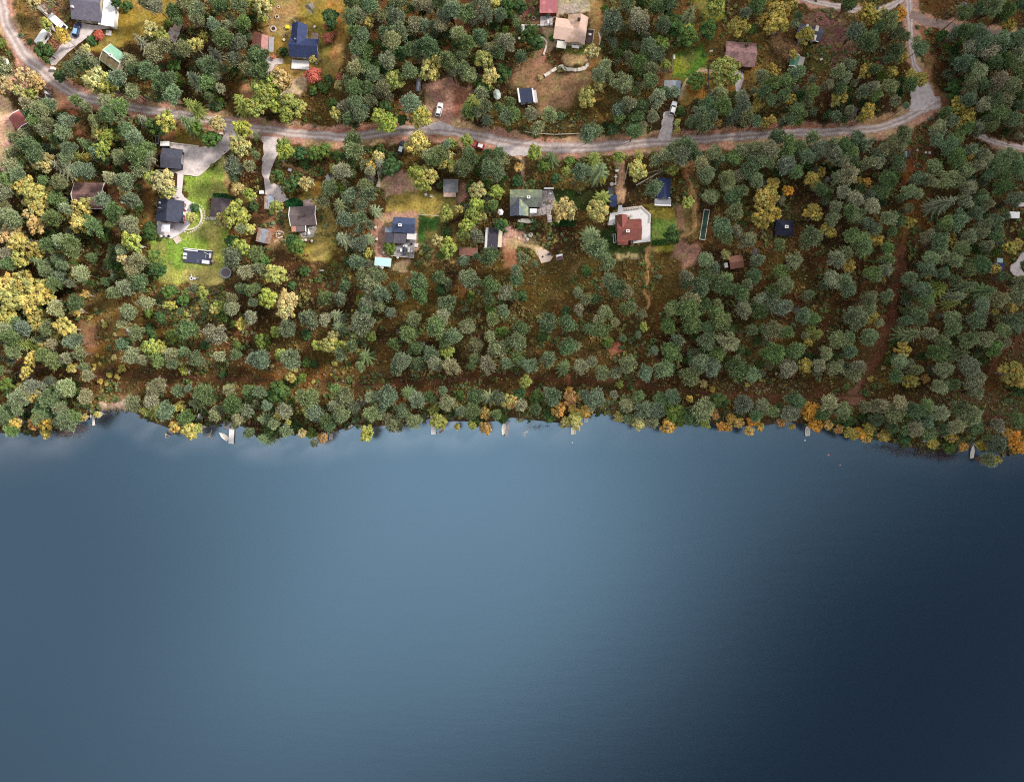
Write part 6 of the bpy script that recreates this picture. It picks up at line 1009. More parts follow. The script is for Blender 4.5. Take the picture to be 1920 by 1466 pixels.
seat('dark blue armchair on the sandy pad', 1028.6, 477, 200, M['darkblue'], .8, z=.12); drum('fire_pit', 'small black fire bowl on the sandy pad', 'fire pit', 1017.6, 481.5, .28, .35, M['black'], M['soil'])
t = thing('hammock_swing', 'white swing seat with plum cushion right of the sandy pad', 'swing seat', at(1049.5, 483, .02, 1), 15); b = MB(); b.box(-.9, -.7, .45, .9, .5, .55); b.build('seat', mat('plum_cushion', (.2,.10,.11), .9), t); b = MB(); b.box(-1.0, .3, 1.5, 1.0, .9, 1.58); b.build('canopy', M['white'], t)
for sx in (-1, 1): b = MB(); b.tube((sx*1.0, -.8, 0), (sx*.95, .6, 1.52), .04); b.tube((sx*1.0, 1.1, 0), (sx*.95, .6, 1.52), .04); b.build('frame', M['white'], t)
# white deck of the red-roofed house
x, y = P(1182, 425, .5); t = thing('wooden_deck', 'large white plank deck wrapped around the red-roofed house', 'deck', (x, y, 0), 0); pts = [(1159.5,385),(1166,385),(1167,390),(1203,386),(1220.5,402),(1219.5,419),(1219.5,453),(1183,457),(1183,450),(1203,447),(1203,412),(1156,412),(1154,421),(1140,423),(1144,400),(1158,398)]
b = MB(); b.prism([tuple(np.array(P(*p, .5)) - (x, y)) for p in pts], .0, .55); b.build('floor', M['whiteplank'], t)
b = MB(); pp = [np.array(P(*p, .8)) - (x, y) for p in ((1169,391),(1202,387.5),(1218.5,403),(1217.5,418))]
for a, c in zip(pp, pp[1:]): b.tube((*a, .85), (*c, .85), .16, None, 5)
b.build('bench', M['offwhite'], t); table('round cream table on the white deck above the red roof', 1182.5, 406, .95, .95, 0, M['offwhite'], round_=True, z=.55); landmark('large white deck', 1212, 420, 14)
for i in range(7): seat('cream chair in the row along the upper bench of the white deck', 1171 + i*4.6, 394 - i*.55, 180 if i % 2 else 170, M['offwhite'], .5, z=.55, group='chairs along the white deck bench')
t = thing('cellar_hatch', 'narrow framed cellar hatch on the shaded grass left of the red-roofed house', 'hatch', at(1152, 447.5), 5); b = MB(); b.box(-.28, -1.2, 0, .28, 1.2, .15); b.build('hatch_cover', M['darkwall'], t); b = MB(); b.ring(0, 0, 0, .01, .01, .005, 4); 
b = MB()
for a in ((-.45,-1.4,.45,-1.2),(-.45,1.2,.45,1.4),(-.45,-1.2,-.28,1.2),(.28,-1.2,.45,1.2)): b.box(a[0], a[1], 0, a[2], a[3], .3)
b.build('frame', M['concrete'], t)
t = thing('garden_bed', 'long dark green netted bed with a cream frame', 'raised bed', at(1320.5, 422), -9); landmark('long netted garden bed', 1321, 422, 14); b = MB(); b.box(-.75, -4.6, 0, .75, 4.6, .42); b.build('net', mat('dark_green_net', (.018,.05,.035), .8, .3, 4), t); b = MB()
for a in ((-.92,-4.8,.92,-4.6),(-.92,4.6,.92,4.8),(-.92,-4.6,-.75,4.6),(.75,-4.6,.92,4.6)): b.box(a[0], a[1], 0, a[2], a[3], .45)
b.build('frame', M['palestone'], t)
for lb, a, c, l, r_, q in (('thickest pale log lying across the brown slope', 1218, 334, 9.6, 29, .2), ('thin pale log crossing the thickest one', 1226, 330, 6.6, 45, .1), ('thin pale log above the thickest one', 1222, 323, 6.5, 15, .09), ('slim pole lying beside the tan dirt track', 1175, 322, 5.5, 78, .07)): b = MB(); b.tube((-l/2, 0, q), (l/2, 0, q), q, q*.7, 8); single('log', b, M['palestone'], lb, 'log', a, c, rot=r_)
t = thing('swing_frame', 'white cross-shaped swing frame on the tan dirt track', 'swing', at(1154.5, 338), 0); b = MB(); b.tube((0, -1.7, .3), (0, 1.7, .4), .13); b.tube((-.6, 1.0, .35), (.6, 1.0, .35), .1); b.build('frame', M['white'], t); b = MB(); b.box(-.5, -1.6, .2, .1, -1.0, .5); b.build('seat', M['offwhite'], t)
b = MB(); b.cbox(0, 0, 0, 1.0, .75, .7); single('garden_box', b, M['white'], 'white box at the head of the tan dirt track', 'box', 1156.5, 321, rot=5); b = MB(); b.cyl(0, 0, 0, .5, .7, .6, 10); single('water_tank', b, M['concrete'], 'round pale tank at the foot of the white swing frame', 'tank', 1147, 346)
b = MB(); b.cbox(0, 0, 0, .5, 1.4, 1.0); single('garden_box', b, M['white'], 'white panel standing at the brown garden plot fence', 'box', 1263.2, 109.5); b = MB(); b.cbox(0, 0, 0, 1.1, .6, .4); single('garden_bench', b, M['offwhite'], 'pale bench on the ochre lawn left of the pinkish house', 'bench', 1333, 97, rot=5)
table('pale table on the green patch behind the green-roofed hut', 1538, 114, .9, .7, 20, M['offwhite'])
for lb, a, c in (('white dot-like well cover in the brown forest gap, upper one', 1720, 282.5), ('pale well cover right of the narrow dark outhouse, left of two', 1735, 287), ('pale well cover right of the narrow dark outhouse, right of two', 1742, 287.5)): drum('well_cover', lb, 'cover', a, c, .4, .4, M['white'])
b = MB(); b.cbox(0, 0, 0, 1.3, 1.0, .6); single('garden_box', b, M['white'], 'white box under trees left of the two-tone shed', 'box', 491, 361.5, rot=4); b = MB(); b.cbox(0, 0, 0, 1.1, .9, .5); single('garden_box', b, M['steel'], 'pale blue grey box on the dark grass near the round green tree', 'box', 544, 319.5, rot=-20); b = MB(); b.cbox(0, 0, 0, .9, .9, .6); single('garden_box', b, M['white'], 'square white well cover on the ochre garden at the top', 'box', 280, 15, rot=-25)
b = MB(); b.cbox(0, 0, 0, 1.4, .35, .35); single('bench', b, M['offwhite'], 'pale plank bench on the brown slope below the olive lawn', 'bench', 604, 507.5, rot=4); b = MB(); b.tube((-1.6, 0, .6), (1.6, 0, .6), .28); single('canoe_rack', b, mat('red_brown_wood', (.42,.15,.08), .6), 'red brown canoe lying in the dark grass below the road', 'canoe', 565, 298.5, rot=8)
b = MB(); b.cbox(0, 0, 0, 1.1, .8, 1.2); single('mailbox', b, M['white'], 'cream mailbox cabinet beside the driveway mouth', 'mailbox', 102, 131); b = MB(); b.cbox(0, 0, 0, .9, .7, 1.1); single('mailbox', b, M['offwhite'], 'pale mailbox cabinet where the yard drive meets the road', 'mailbox', 416.5, 252)
car('parked_car', 'white car nose at the left edge beside the bare ground', 3, 118, 20, 4.0, 1.75, (.8,.8,.8))
# power poles with lines
def pole(label, px, py, hh=8.5):
    t = thing('power_pole', label, 'pole', at(px, py)); b = MB(); b.cyl(0, 0, -.2, hh, .13, .09, 8); b.build('mast', M['wood'], t); b = MB(); b.box(-.8, -.06, hh-.5, .8, .06, hh-.38); b.build('crossarm', M['wood'], t)
    for sx in (-.7, 0, .7): b = MB(); b.cyl(sx, 0, hh-.38, hh-.15, .06, n=6); b.build('insulator', M['white'], t)
    return t
pp = [(1768, 36), (1742, 218), (1740, 262)]
pole('power pole with a white cap among the pines by the dirt track', 1768, 36); pole('power pole below the gravel turnout', 1740, 226); pole('power pole at the brown forest gap', 1739, 277)
for a, c, lb in ((pp[0], (1740,226), 'power line crossing the gravel turnout'), ((1740,226), (1739,277), 'short power line over the brown forest gap')):
    p, q = P(*a), P(*c); b = MB(); n = 10
    for i in range(n):
        f0, f1 = i/n, (i+1)/n; z = lambda f: 8.2 - 1.2*4*f*(1-f)*.6
        b.tube(((q[0]-p[0])*f0, (q[1]-p[1])*f0, z(f0)), ((q[0]-p[0])*f1, (q[1]-p[1])*f1, z(f1)), .02, None, 4)
    o = b.build('power_line', M['black']); o.location = (*p, 0); tag(o, lb, 'cable')
# hedges
def hedge(label, px, hgt, seed, col=(.03,.09,.03)):
    pts = [P(*p, hgt/2) for p in px]; rng = np.random.default_rng(seed); xs = [p[0] for p in pts]; ys = [p[1] for p in pts]; c = (sum(xs)/len(xs), sum(ys)/len(ys)); cl = []
    while len(cl) < 1500:
        a, e = rng.uniform(min(xs), max(xs)), rng.uniform(min(ys), max(ys))
        if inside(np.array([a]), np.array([e]), pts)[0]: cl.append((a-c[0], e-c[1], hgt*(1 - rng.random()**2*.6) + rng.normal()*.08))
    cen = np.array(cl); nor = rng.normal(size=cen.shape)*.6 + (0, 0, .7); nor /= np.linalg.norm(nor, axis=1, keepdims=True)
    me = mesh_from_quads('hedge', quads(cen, nor, rng.uniform(.1, .22, len(cen)), rng), rng.uniform(.7, 1.3, len(cen)), LEAF); o = bpy.data.objects.new('hedge_leaves', me); COL.objects.link(o); o.color = (*col, 1)
    t = thing('hedge', label, 'hedge', (*c, 0)); o.name = 'foliage'; o.parent = t; b = MB(); b.prism([((p[0]-c[0])*.85, (p[1]-c[1])*.85) for p in pts], 0, hgt*.72); b.build('twigs', M['soil'], t)
hedge('dark green clipped hedge above the dark shed by the lawn', [(402,364),(424,364),(440,371),(439,376),(400,370)], 1.6, 1); hedge('dark green hedge above the plum brown house', [(537,378),(548,373),(562,374),(568,380),(567,389),(540,390)], 1.8, 2, (.02,.085,.03))
hedge('dark hedge below the big yellow birch at the patio', [(1041,414),(1076,413),(1077,424),(1043,424)], 1.3, 3, (.025,.07,.02)); hedge('dark hedge line at the edge of the white-deck lawn', [(1222,452),(1271,448),(1271,456),(1222,461)], .8, 4, (.04,.09,.02))
def lookup(x, y):
    i = np.clip(np.searchsorted(gx, x), 0, len(gx)-1); j = np.clip(np.searchsorted(gy, y), 0, len(gy)-1); return j, i
# ------------------------------------------------------------------ trees
rt = random.Random(21)
KINDN = {'p': ('pine_tree', 'pine tree', 'grey-green pine'), 'q': ('young_pine', 'young pine', 'small grey-green pine'), 'y': ('birch_tree', 'birch tree', 'yellow birch'), 'Y': ('birch_tree', 'birch tree', 'yellow-green birch'), 't': ('birch_tree', 'birch tree', 'pale cream-yellow birch'),
         'o': ('autumn_tree', 'tree', 'orange-gold tree'), 'r': ('red_shrub', 'shrub', 'bright red shrub'), 'g': ('leafy_tree', 'leafy tree', 'deep green leafy tree'), 'b': ('green_bush', 'bush', 'small deep green bush'), 's': ('spruce_tree', 'spruce tree', 'star-shaped spruce'),
         'd': ('bare_tree', 'bare tree', 'bare silver-grey tree'), 'u': ('yellow_bush', 'bush', 'low yellow bush'), 'c': ('yellow_bush', 'bush', 'yellow bush')}
items = []
for (ox, oy), s in TREES.items():
    for tk in s.split():
        k = tk[0]; a, c, r = (float(v) for v in tk[1:].split(',')); items.append([k, ox + a*2.5, oy + c*2.5, r*2.5])
EXTRA = [('c',360,408,9),('b',365,391,9),('b',283,430,9),('b',286,444,8),('b',300,448,5),('b',441,450,9),('y',586,112,8),('c',593,113,7),('b',532,97,10),('c',554,39,7),('r',512,107,5),('b',731,465,13),('c',790,473.6,5),('b',1035,72,6),('c',1080,94,5),('c',1013,146,6),('y',1046,60,1),('b',1300,325,1),
         ('b',548,465,9),('b',558,455,7),('b',600,160,9),('b',587,172,8),('y',1080,780,14),('y',1075,796,11),('y',1066,790,9),('b',1000,415,6),('b',976,425,7),('b',942,420,10),('b',1060,450,4),('b',868,382,4),('b',885,555,9),('b',655,455,1),
         ('p',610,600,16),('y',150,640,1),('b',1290,560,5),('u',1380,715,5),('u',1400,722,6),('u',1395,708,5),('u',1455,700,4)]
items += [list(e) for e in EXTRA if e[3] > 2]
CLEAR = [(1850,263,9),(1866,267,9),(1884,272,9),(1908,277,9),(1745,195,14),(1722,205,12),(1735,178,10),(1700,216,9),(1765,192,9),(1712,60,7),(1708,40,8),(1745,45,8),(1775,50,7),(1692,440,11),(1690,470,13),(1687,500,13),(1681,540,13),(1673,580,13),(1664,620,13),(1652,655,13),(1640,690,13),(1625,715,13),(1604,742,12),(1604,726,9),
 (176,790,7),(173,776,8),(171,769,5),(434,815,8),(419,817,9),(428,798,7),(621,818,6),(658,799,6),(675,799,6),(812,798,9),(815,785,7),(829,807,7),(945,803,9),(951,803,6),(1075,810,5),(1098,786,6),(1136,765,7),(1151,766,5),(1513,806,9),(1823,846,9),(1355,789,6),(1510,826,5),(1637,803,4),
 (823,205,14),(752,276,14),(897,273,11),(1262,205,9),(785,160,9),(932,177,10),(988,179,15),(845,350,16),(938,398,8),(1475,428,12),(1381,491,12),(33,225,13),(165,360,12),(180,350,12),(1872,500,9),(1903,403,9),(1905,495,8),(1701,289,8),(1720,283,6),(1738,287,8),(327,60,11),(211,105,17),(1029,480,9),(878,470,10),(924,445,14),(1049,483,7),(423,511,9),
 (1060,560,14),(1010,540,14),(1080,520,14),(1110,580,10),(990,510,12),(1260,520,14),(1240,545,12),(1170,600,8),(1185,640,10),(1200,610,10),(1214,560,8),(190,575,22),(195,610,24),(195,650,24),(200,690,24),(210,720,16),(215,745,14),(230,690,12),(170,570,9),(660,560,8),(720,610,9),(718,650,9),(700,690,9),(640,690,10),(1420,728,8),(1475,726,8),(1400,640,8),(1850,750,12),(1885,745,12),(1290,470,12),(1320,420,10),
 (30,75,8),(60,115,9),(90,145,9),(130,170,7),(170,186,6),(280,206,7),(520,245,8),(560,250,8),(600,254,8),(700,250,7),(760,246,8),(850,247,9),(900,256,9),(950,266,9),(1000,274,9),(1080,277,9),(1150,273,9),(1240,266,9),(1330,260,9),(1420,254,9),(1500,250,9),(1560,247,9),(1640,240,9),(1680,229,9),(510,275,10),(505,300,8),(515,350,10),(380,300,14),(400,300,10),(430,260,6)]
for e in items:
    for cx_, cy_, cr_ in CLEAR:
        d_ = math.hypot(e[1]-cx_, e[2]-cy_)
        if e[0] in 'pqsgd' and d_ < cr_ + e[3]*.92:
            if d_ > cr_ + 7: e[3] = (d_ - cr_)/.92
            elif d_ > 4:   # move aside
                m_ = max(7.5, min(e[3], 15)); k_ = (cr_ + m_*.92)/d_; e[1] = cx_ + (e[1]-cx_)*k_; e[2] = cy_ + (e[2]-cy_)*k_; e[3] = m_
            else: e[3] = 0
items = [e for e in items if e[3] > 3]
kept = []
cell = {}
for k, x, y, r in items:
    ok = True
    for i in range(int(x//60)-1, int(x//60)+2):
        for j in range(int(y//60)-1, int(y//60)+2):
            for (k2, x2, y2, r2) in cell.get((i, j), ()):
                if math.hypot(x-x2, y-y2) < .42*max(r, r2) and k == k2: ok = False
    if ok: kept.append([k, x, y, r]); cell.setdefault((int(x//60), int(y//60)), []).append((k, x, y, r))
big = sorted([e for e in kept if e[0] == 'p' and e[3] >= 17.4], key=lambda e: -e[3]); small = sorted([e for e in kept if e[0] == 'p' and e[3] < 17.4], key=lambda e: -e[3])
mass = big[300:] + small[300:]; solo_p = {id(e) for e in big[:300] + small[:300]}; small_ids = {id(e) for e in small}
print('trees kept', len(kept), 'big pines', len(big), 'young', len(small), 'mass', len(mass))
def jitter(c, a=.12):
    k = rt.uniform(1-a, 1+a); return tuple(max(.004, v*k*rt.uniform(1-a*.5, 1+a*.5)) for v in c)
roadx = [p[0] for p in ROADS['gravel_road'][0]]; roady = [p[1] for p in ROADS['gravel_road'][0]]; fpx = [p[0] for p in FOOTPATHS['shore_footpath'][0]]; fpy = [p[1] for p in FOOTPATHS['shore_footpath'][0]]
def region(x, y):
    yr = np.interp(x, roadx, roady); yf = np.interp(x, fpx, fpy)
    row = 'above the gravel road' if y < yr else ('between road and footpath' if y < yf - 3 else 'on the lakeshore strip')
    if x > 1770 and y < 270: row = 'right of the road junction'
    colm = 'far left' if x < 260 else 'left' if x < 620 else 'centre' if x < 1080 else 'right' if x < 1500 else 'far right'
    return row, colm
def tall(x): return 3.5*max(0, min(1, (x - 1350)/350))
def build_tree(e, label=None, group=None):
    k, x, y, r = e[:4]; rm = r/S*(.79 if k == 'p' else .93); kk = k
    if k == 'p': kk = 'q' if id(e) in small_ids else 'p'
    if k == 'g' and r < 11 or k == 'b': kk = 'b'
    if k == 'c': kk = 'c'
    nm, cat, _ = KINDN[e[4]]
    src = {'q': 'q', 'b': 'g', 'c': 'y', 'Y': 'y'}.get(kk, kk); me = rt.choice(MESHES[src])
    if k == 'y' and x > 1380: kk = 'G'
    if k == 'y' and x < 240 and y > 330: kk = 'L'
    if k == 'o' and (r > 17 or x > 1400 and r > 11): kk = 'O'
    col = jitter((.42,.33,.085) if kk == 'G' else (.60,.30,.055) if kk == 'O' else (.47,.395,.12) if kk == 'L' else rt.choice(PAL[{'q': 'p', 'b': 'g', 'c': 'u', 'Y': 'y'}.get(kk, kk)]), .16 if kk in 'pq' else .12)
    if kk in 'GL': kk = 'y'
    if kk == 'O': kk = 'o'
    if kk in ('p', 'q'): hh = 6.2 + 1.75*rm + rt.uniform(-1, 2) + tall(x); vz = rt.uniform(1.0, 1.45) + .03*tall(x)*3; zc = hh - .75*rm*vz
    elif kk == 's': vz = rt.uniform(1.15, 1.4); hh = 1.0 + 2.7*rm*vz; zc = hh*.72
    elif kk in 'yto': hh = 3.5 + 1.9*rm + rt.uniform(-.5, 1.5); vz = rt.uniform(.9, 1.15); zc = hh - .85*rm*vz
    elif kk == 'g': vz = .95; hh = 2.0 + 1.9*rm; zc = hh - .85*rm
    elif kk == 'd': vz = 1.2; hh = 4 + 1.6*rm; zc = hh - rm
    elif kk == 'r': vz = .8; zc = .3 + .8*rm; hh = zc + rm*.7
    else: vz = .8; zc = .45*rm; hh = rm
    wx_, wy_ = P(x, y, zc); rz = rt.uniform(0, 6.283)
    if kk in ('b', 'u', 'c'):
        o = bpy.data.objects.new(nm, me); COL.objects.link(o); o.location = (wx_, wy_, zc); o.scale = (rm*rt.uniform(.92, 1.1), rm*rt.uniform(.92, 1.1), rm*vz); o.rotation_euler = (0, 0, rz); o.color = (*col, 1)
        return tag(o, label, cat, group)
    t = bpy.data.objects.new(nm, None); COL.objects.link(t); t.location = (wx_, wy_, 0); t.empty_display_size = .3; tag(t, label, cat, group)
    c = bpy.data.objects.new('crown', me); COL.objects.link(c); c.parent = t; c.color = (*col, 1); c.rotation_euler = (rt.uniform(-.06, .06), rt.uniform(-.06, .06), rz)
    f = rm / (1.0 if kk == 's' else 1.06); c.scale = (f*rt.uniform(.82, 1.1), f*rt.uniform(.82, 1.1), f*vz); c.location = (0, 0, 1.0 if kk == 's' else zc)
    tm = rt.choice(TR[{'q': 'p', 't': 'y', 'o': 'y', 'r': 'g', 'Y': 'y'}.get(kk, kk)]); b = bpy.data.objects.new('trunk', tm); COL.objects.link(b); b.parent = t
    th = zc + .2*rm if kk != 's' else hh*.9; tr = max(.06, .045*rm + .06); b.scale = (tr, tr, th); b.rotation_euler = (0, 0, rz)
    return t
# who stands where: labels that single a tree out by what it stands beside
ORD = ['', 'second ', 'third ', 'fourth ', 'fifth ', 'sixth ', 'seventh ', 'eighth ', 'ninth ', 'tenth ']
solo = [e for e in kept if e[0] != 'p' or id(e) in solo_p]
for e in solo:
    k = e[0]
    d = 'q' if k == 'p' and id(e) in small_ids else k
    if k == 'g' and e[3] < 11: d = 'b'
    if k == 'y': d = 'y' if (int(e[1]*7 + e[2]*3) % 5) < 2 else 'Y'
    e.append(d)
cand = {}
for e in solo:
    best = sorted(((math.hypot(e[1]-lx_, (e[2]-ly_)), ph, lx_, ly_, rr) for ph, lx_, ly_, rr in LAND))[:3]
    e.append([]); 
    for d, ph, lx_, ly_, rr in best:
        if d > rr + 75: continue
        dx, dy = e[1]-lx_, e[2]-ly_; side = ('right of' if dx > 0 else 'left of') if abs(dx) > abs(dy) else ('below' if dy > 0 else 'above')
        cand.setdefault((KINDN[e[4]][2], side, ph), []).append((d, id(e))); e[5].append((KINDN[e[4]][2], side, ph))
rank = {key: {i: n for n, (d, i) in enumerate(sorted(v))} for key, v in cand.items()}
left = {}
for e in solo:
    opts = sorted((rank[key][id(e)], n, key) for n, key in enumerate(e[5]) if rank[key][id(e)] < 5)
    if opts:
        n, _, (ds, side, ph) = opts[0]; e.append(('nearest ' if n == 0 else ORD[n] + 'nearest ') + ds + ' ' + side + ' the ' + ph); e.append(None)
    else:
        row, colm = region(e[1], e[2]); left.setdefault((KINDN[e[4]][2], row, colm), []).append(e)
for (ds, row, colm), v in left.items():
    v.sort(key=lambda e: e[1])
    for n, e in enumerate(v):
        if len(v) <= 10:
            e.append(('%sfrom the left, %s %s, %s part' % (ORD[n] if n else 'first ', ds, row, colm))[:110] if len(v) > 1 else 'only unlandmarked %s %s, %s part' % (ds, row, colm)); e.append(None)
            if len(v) == 1: e[6] = 'lone %s %s, %s part of the woods' % (ds, row, colm)
        else: e.append('%s in the woods %s, %s part' % (ds, row, colm)); e.append('%s %s, %s part' % (ds + ('es' if ds.endswith(('birch', 'bush')) else 's'), row, colm))
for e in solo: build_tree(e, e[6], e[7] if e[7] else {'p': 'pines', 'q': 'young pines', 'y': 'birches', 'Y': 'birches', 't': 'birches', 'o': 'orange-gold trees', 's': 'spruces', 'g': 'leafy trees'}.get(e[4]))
# the many remaining pines: one wood
def tree_mass(name, lst):
    Q, T = [], []
    for k, x, y, r in lst:
        q, t = rt.choice(CR['p' if r >= 17.4 else 'q']); und = k == 'f'
        if und: sel = np.random.default_rng(int(abs(x*7+y))).random(len(q)) < .6; q, t = q[sel], t[sel]*.9
        if k == 'x': sel = np.random.default_rng(int(abs(x*7+y))).random(len(q)) < .4; q, t = q[sel], t[sel]
        rm = r/S*.79; hh = (2.6 + 1.5*rm + rt.uniform(-.5, 1.5)) if und else 6.2 + 1.75*rm + rt.uniform(-1, 2) + tall(x); vz = rt.uniform(1.0, 1.45); zc = hh - .8*rm*vz; wx_, wy_ = P(x, y, zc)
        a = rt.uniform(0, 6.283); c, s = math.cos(a), math.sin(a); Rm = np.array([[c, -s, 0], [s, c, 0], [0, 0, 1]]); f = rm/1.06
        Q.append((q @ Rm.T) * np.array([f, f, f*vz]) + np.array([wx_, wy_, zc])); T.append(t[:, None] * np.array(jitter(rt.choice(PAL['p'] + PAL['g']*2 if und else PAL['p']), .16)))
        st = []
        for i in range(5):
            a0, a1 = 6.283*i/5, 6.283*(i+1)/5; tr = .05*rm + .06; st.append([(wx_+tr*math.cos(a0), wy_+tr*math.sin(a0), 0), (wx_+tr*math.cos(a1), wy_+tr*math.sin(a1), 0), (wx_+tr*.5*math.cos(a1), wy_+tr*.5*math.sin(a1), zc), (wx_+tr*.5*math.cos(a0), wy_+tr*.5*math.sin(a0), zc)])
        Q.append(np.array(st)); T.append(np.tile(np.array((.16, .10, .07)), (5, 1)))
    me = mesh_from_quads(name, np.concatenate(Q), np.concatenate(T), LEAF); o = bpy.data.objects.new(name, me); COL.objects.link(o); o['kind'] = 'stuff'; o['label'] = 'dense wood of the smaller grey-green pines between the others'; return o
# the shaded under-storey that closes the dense woods between the counted trees
DENSE = [[(40,190),(290,255),(268,330),(262,480),(230,540),(150,560),(140,640),(160,690),(0,690),(0,345),(45,330)],[(0,715),(168,715),(160,765),(60,795),(0,795)],[(235,95),(300,50),(330,0),(480,0),(470,60),(455,150),(440,215),(330,200),(150,168),(130,140),(180,150)],
 [(655,0),(985,0),(975,70),(945,130),(880,150),(800,145),(745,150),(735,230),(665,240)],[(1110,0),(1240,0),(1235,90),(1240,245),(1110,250),(1180,150),(1120,60)],[(1300,190),(1430,160),(1560,145),(1700,140),(1690,215),(1620,232),(1300,248)],
 [(1330,285),(1660,270),(1690,300),(1690,400),(1560,380),(1345,380)],[(1250,640),(1420,600),(1600,660),(1600,705),(1240,700)],[(1770,60),(1920,90),(1920,262),(1830,240),(1770,170)],[(1745,290),(1920,290),(1920,590),(1840,705),(1655,710),(1690,600),(1705,500),(1745,440)],
 [(610,285),(720,300),(705,400),(700,500),(730,560),(640,560),(620,450)],[(260,755),(760,755),(1500,760),(1830,790),(1800,830),(1560,795),(1300,785),(1100,770),(760,785),(520,810),(300,790)],[(840,280),(960,285),(950,420),(900,430),(860,400)]]
fill = []; allc = kept; rf_ = random.Random(31)
def covered(x, y, k, m):
    return any(math.hypot(x-a[1], y-a[2]) < a[3]*(1.25 if a[0] in 'sd' else k) + m for a in allc if abs(x-a[1]) < 60 and abs(y-a[2]) < 60)
hb = [(ph, a, c, r) for ph, a, c, r in LAND]
for poly in DENSE:
    xs = [p[0] for p in poly]; ys = [p[1] for p in poly]
    area = abs(sum(poly[i][0]*poly[(i+1) % len(poly)][1] - poly[(i+1) % len(poly)][0]*poly[i][1] for i in range(len(poly))))/2
    for _ in range(int(area/260)):
        x, y = rf_.uniform(min(xs), max(xs)), rf_.uniform(min(ys), max(ys)); r = rf_.uniform(8, 13.5)
        if not inside(np.array([x]), np.array([y]), poly)[0]: continue
        if covered(x, y, .62, 3) or any(math.hypot(x-f[1], y-f[2]) < 11 for f in fill): continue
        if any(math.hypot(x-a, y-c) < q + r*.9 for a, c, q in CLEAR) or any(math.hypot(x-a, y-c) < q + r*.6 for ph, a, c, q in hb): continue
        gxx, gyy = P(x, y); j_, i_ = lookup(np.array([gxx]), np.array([gyy]))
        if MAN[j_, i_][0] > .4: continue
        fill.append(['f', x, y, r])
print('fill', len(fill))
if mass: tree_mass('pine_wood', mass + fill)
# woods that carry on past the edges of the plots
ring = []; rr_ = random.Random(55)
for xx in np.arange(-222, 223, 6.6):
    for yy in np.arange(-14, 182, 6.6):
        if abs(xx) < 164 and yy < 125.5: continue
        a, c = xx + rr_.uniform(-2.6, 2.6), yy + rr_.uniform(-2.6, 2.6)
        if abs(a) < 163.5 and c < 125: continue
        if shore_signed(np.array([a]), np.array([c]))[0] < 3 or min(math.hypot(a - q[0], c - q[1]) for nm_ in ROADS for q in [P(*p) for p in (ROADS[nm_][0][0], ROADS[nm_][0][-1])]) < 16: continue
        r = rr_.uniform(13, 25); ring.append(['x', 960 + a*S*1.045, 733 - c*S*1.045, r])
tree_mass('forest', ring)
# ------------------------------------------------------------------ ground cover
rg_ = np.random.default_rng(77)
def cover(name, n, colf, size, height, lab, flt, quadn=4, up=.5):
    mul = 60 if name == 'scrub' else 5; px_ = rg_.uniform(-165, 165, n*mul); py_ = rg_.uniform(-26, 126, n*mul); j, i = lookup(px_, py_); keep = flt(px_, py_, j, i); px_, py_, j, i = px_[keep][:n], py_[keep][:n], j[keep][:n], i[keep][:n]; m = len(px_)
    sz = rg_.uniform(*size, m); cen = np.repeat(np.stack([px_, py_, np.zeros(m)], 1), quadn, 0); s4 = np.repeat(sz, quadn); cen[:, :2] += rg_.normal(size=(m*quadn, 2)) * s4[:, None]*.7; cen[:, 2] = rg_.random(m*quadn) * s4 * height + .05
    nor = rg_.normal(size=cen.shape)*up + (0, 0, 1); nor /= np.linalg.norm(nor, axis=1, keepdims=True); c = np.repeat(colf(m, GC[j, i]), quadn, 0) * rg_.uniform(.75, 1.3, m*quadn)[:, None]
    o = bpy.data.objects.new(name, mesh_from_quads(name, quads(cen, nor, s4*rg_.uniform(.5, 1, m*quadn), rg_), c, LEAF)); COL.objects.link(o); o['kind'] = 'stuff'; o['label'] = lab; return o
def c_heath(m, g):
    pal = np.array([(.10,.075,.03),(.14,.10,.035),(.07,.075,.025),(.16,.08,.04),(.06,.05,.025),(.24,.19,.07)]); w = pal[rg_.choice(6, m, p=[.28,.2,.22,.12,.12,.06])]; return w*.8 + g*.7
cover('undergrowth', 30000, c_heath, (.14, .42), 1.0, 'low heath and bilberry undergrowth on the forest floor', lambda x, y, j, i: (MAN[j, i] < .35) & (SD[j, i] > 1.0))
SCRUB = np.array([(.10,.14,.045),(.075,.11,.04),(.16,.15,.05),(.22,.19,.06),(.17,.10,.05),(.13,.16,.09)])
cover('shrub_layer', 7000, lambda m, g: SCRUB[rg_.choice(6, m, p=[.27,.25,.18,.1,.1,.1])], (.2, .55), 1.5, 'low green and olive shrub layer of the forest floor', lambda x, y, j, i: (MAN[j, i] < .35) & (SD[j, i] > 1.0) & (vnoise(x, y, 7, 95) > .52), 7)
def in_px(poly):
    q = [P(*p) for p in poly]; return lambda x, y, j, i: inside(x, y, q) & (MAN[j, i] < .5)
cover('scrub', 900, lambda m, g: SCRUB[rg_.choice(6, m)], (.25, .6), 1.6, 'mixed scrub bank below the bright lawn', (lambda f: lambda x, y, j, i: f(x, y, j, i))(in_px([(285,538),(424,538),(436,600),(300,612)])), 7)
cover('fallen_leaves', 4200, lambda m, g: np.array([(.34,.26,.09),(.28,.22,.08),(.30,.27,.18),(.26,.16,.07)])[rg_.choice(4, m)], (.07, .17), .4, 'scattered yellow fallen leaves and dry tufts', lambda x, y, j, i: (MAN[j, i] < 1.2) & (SD[j, i] > 1.0) & (vnoise(x, y, 12, 5) > .48), 2)
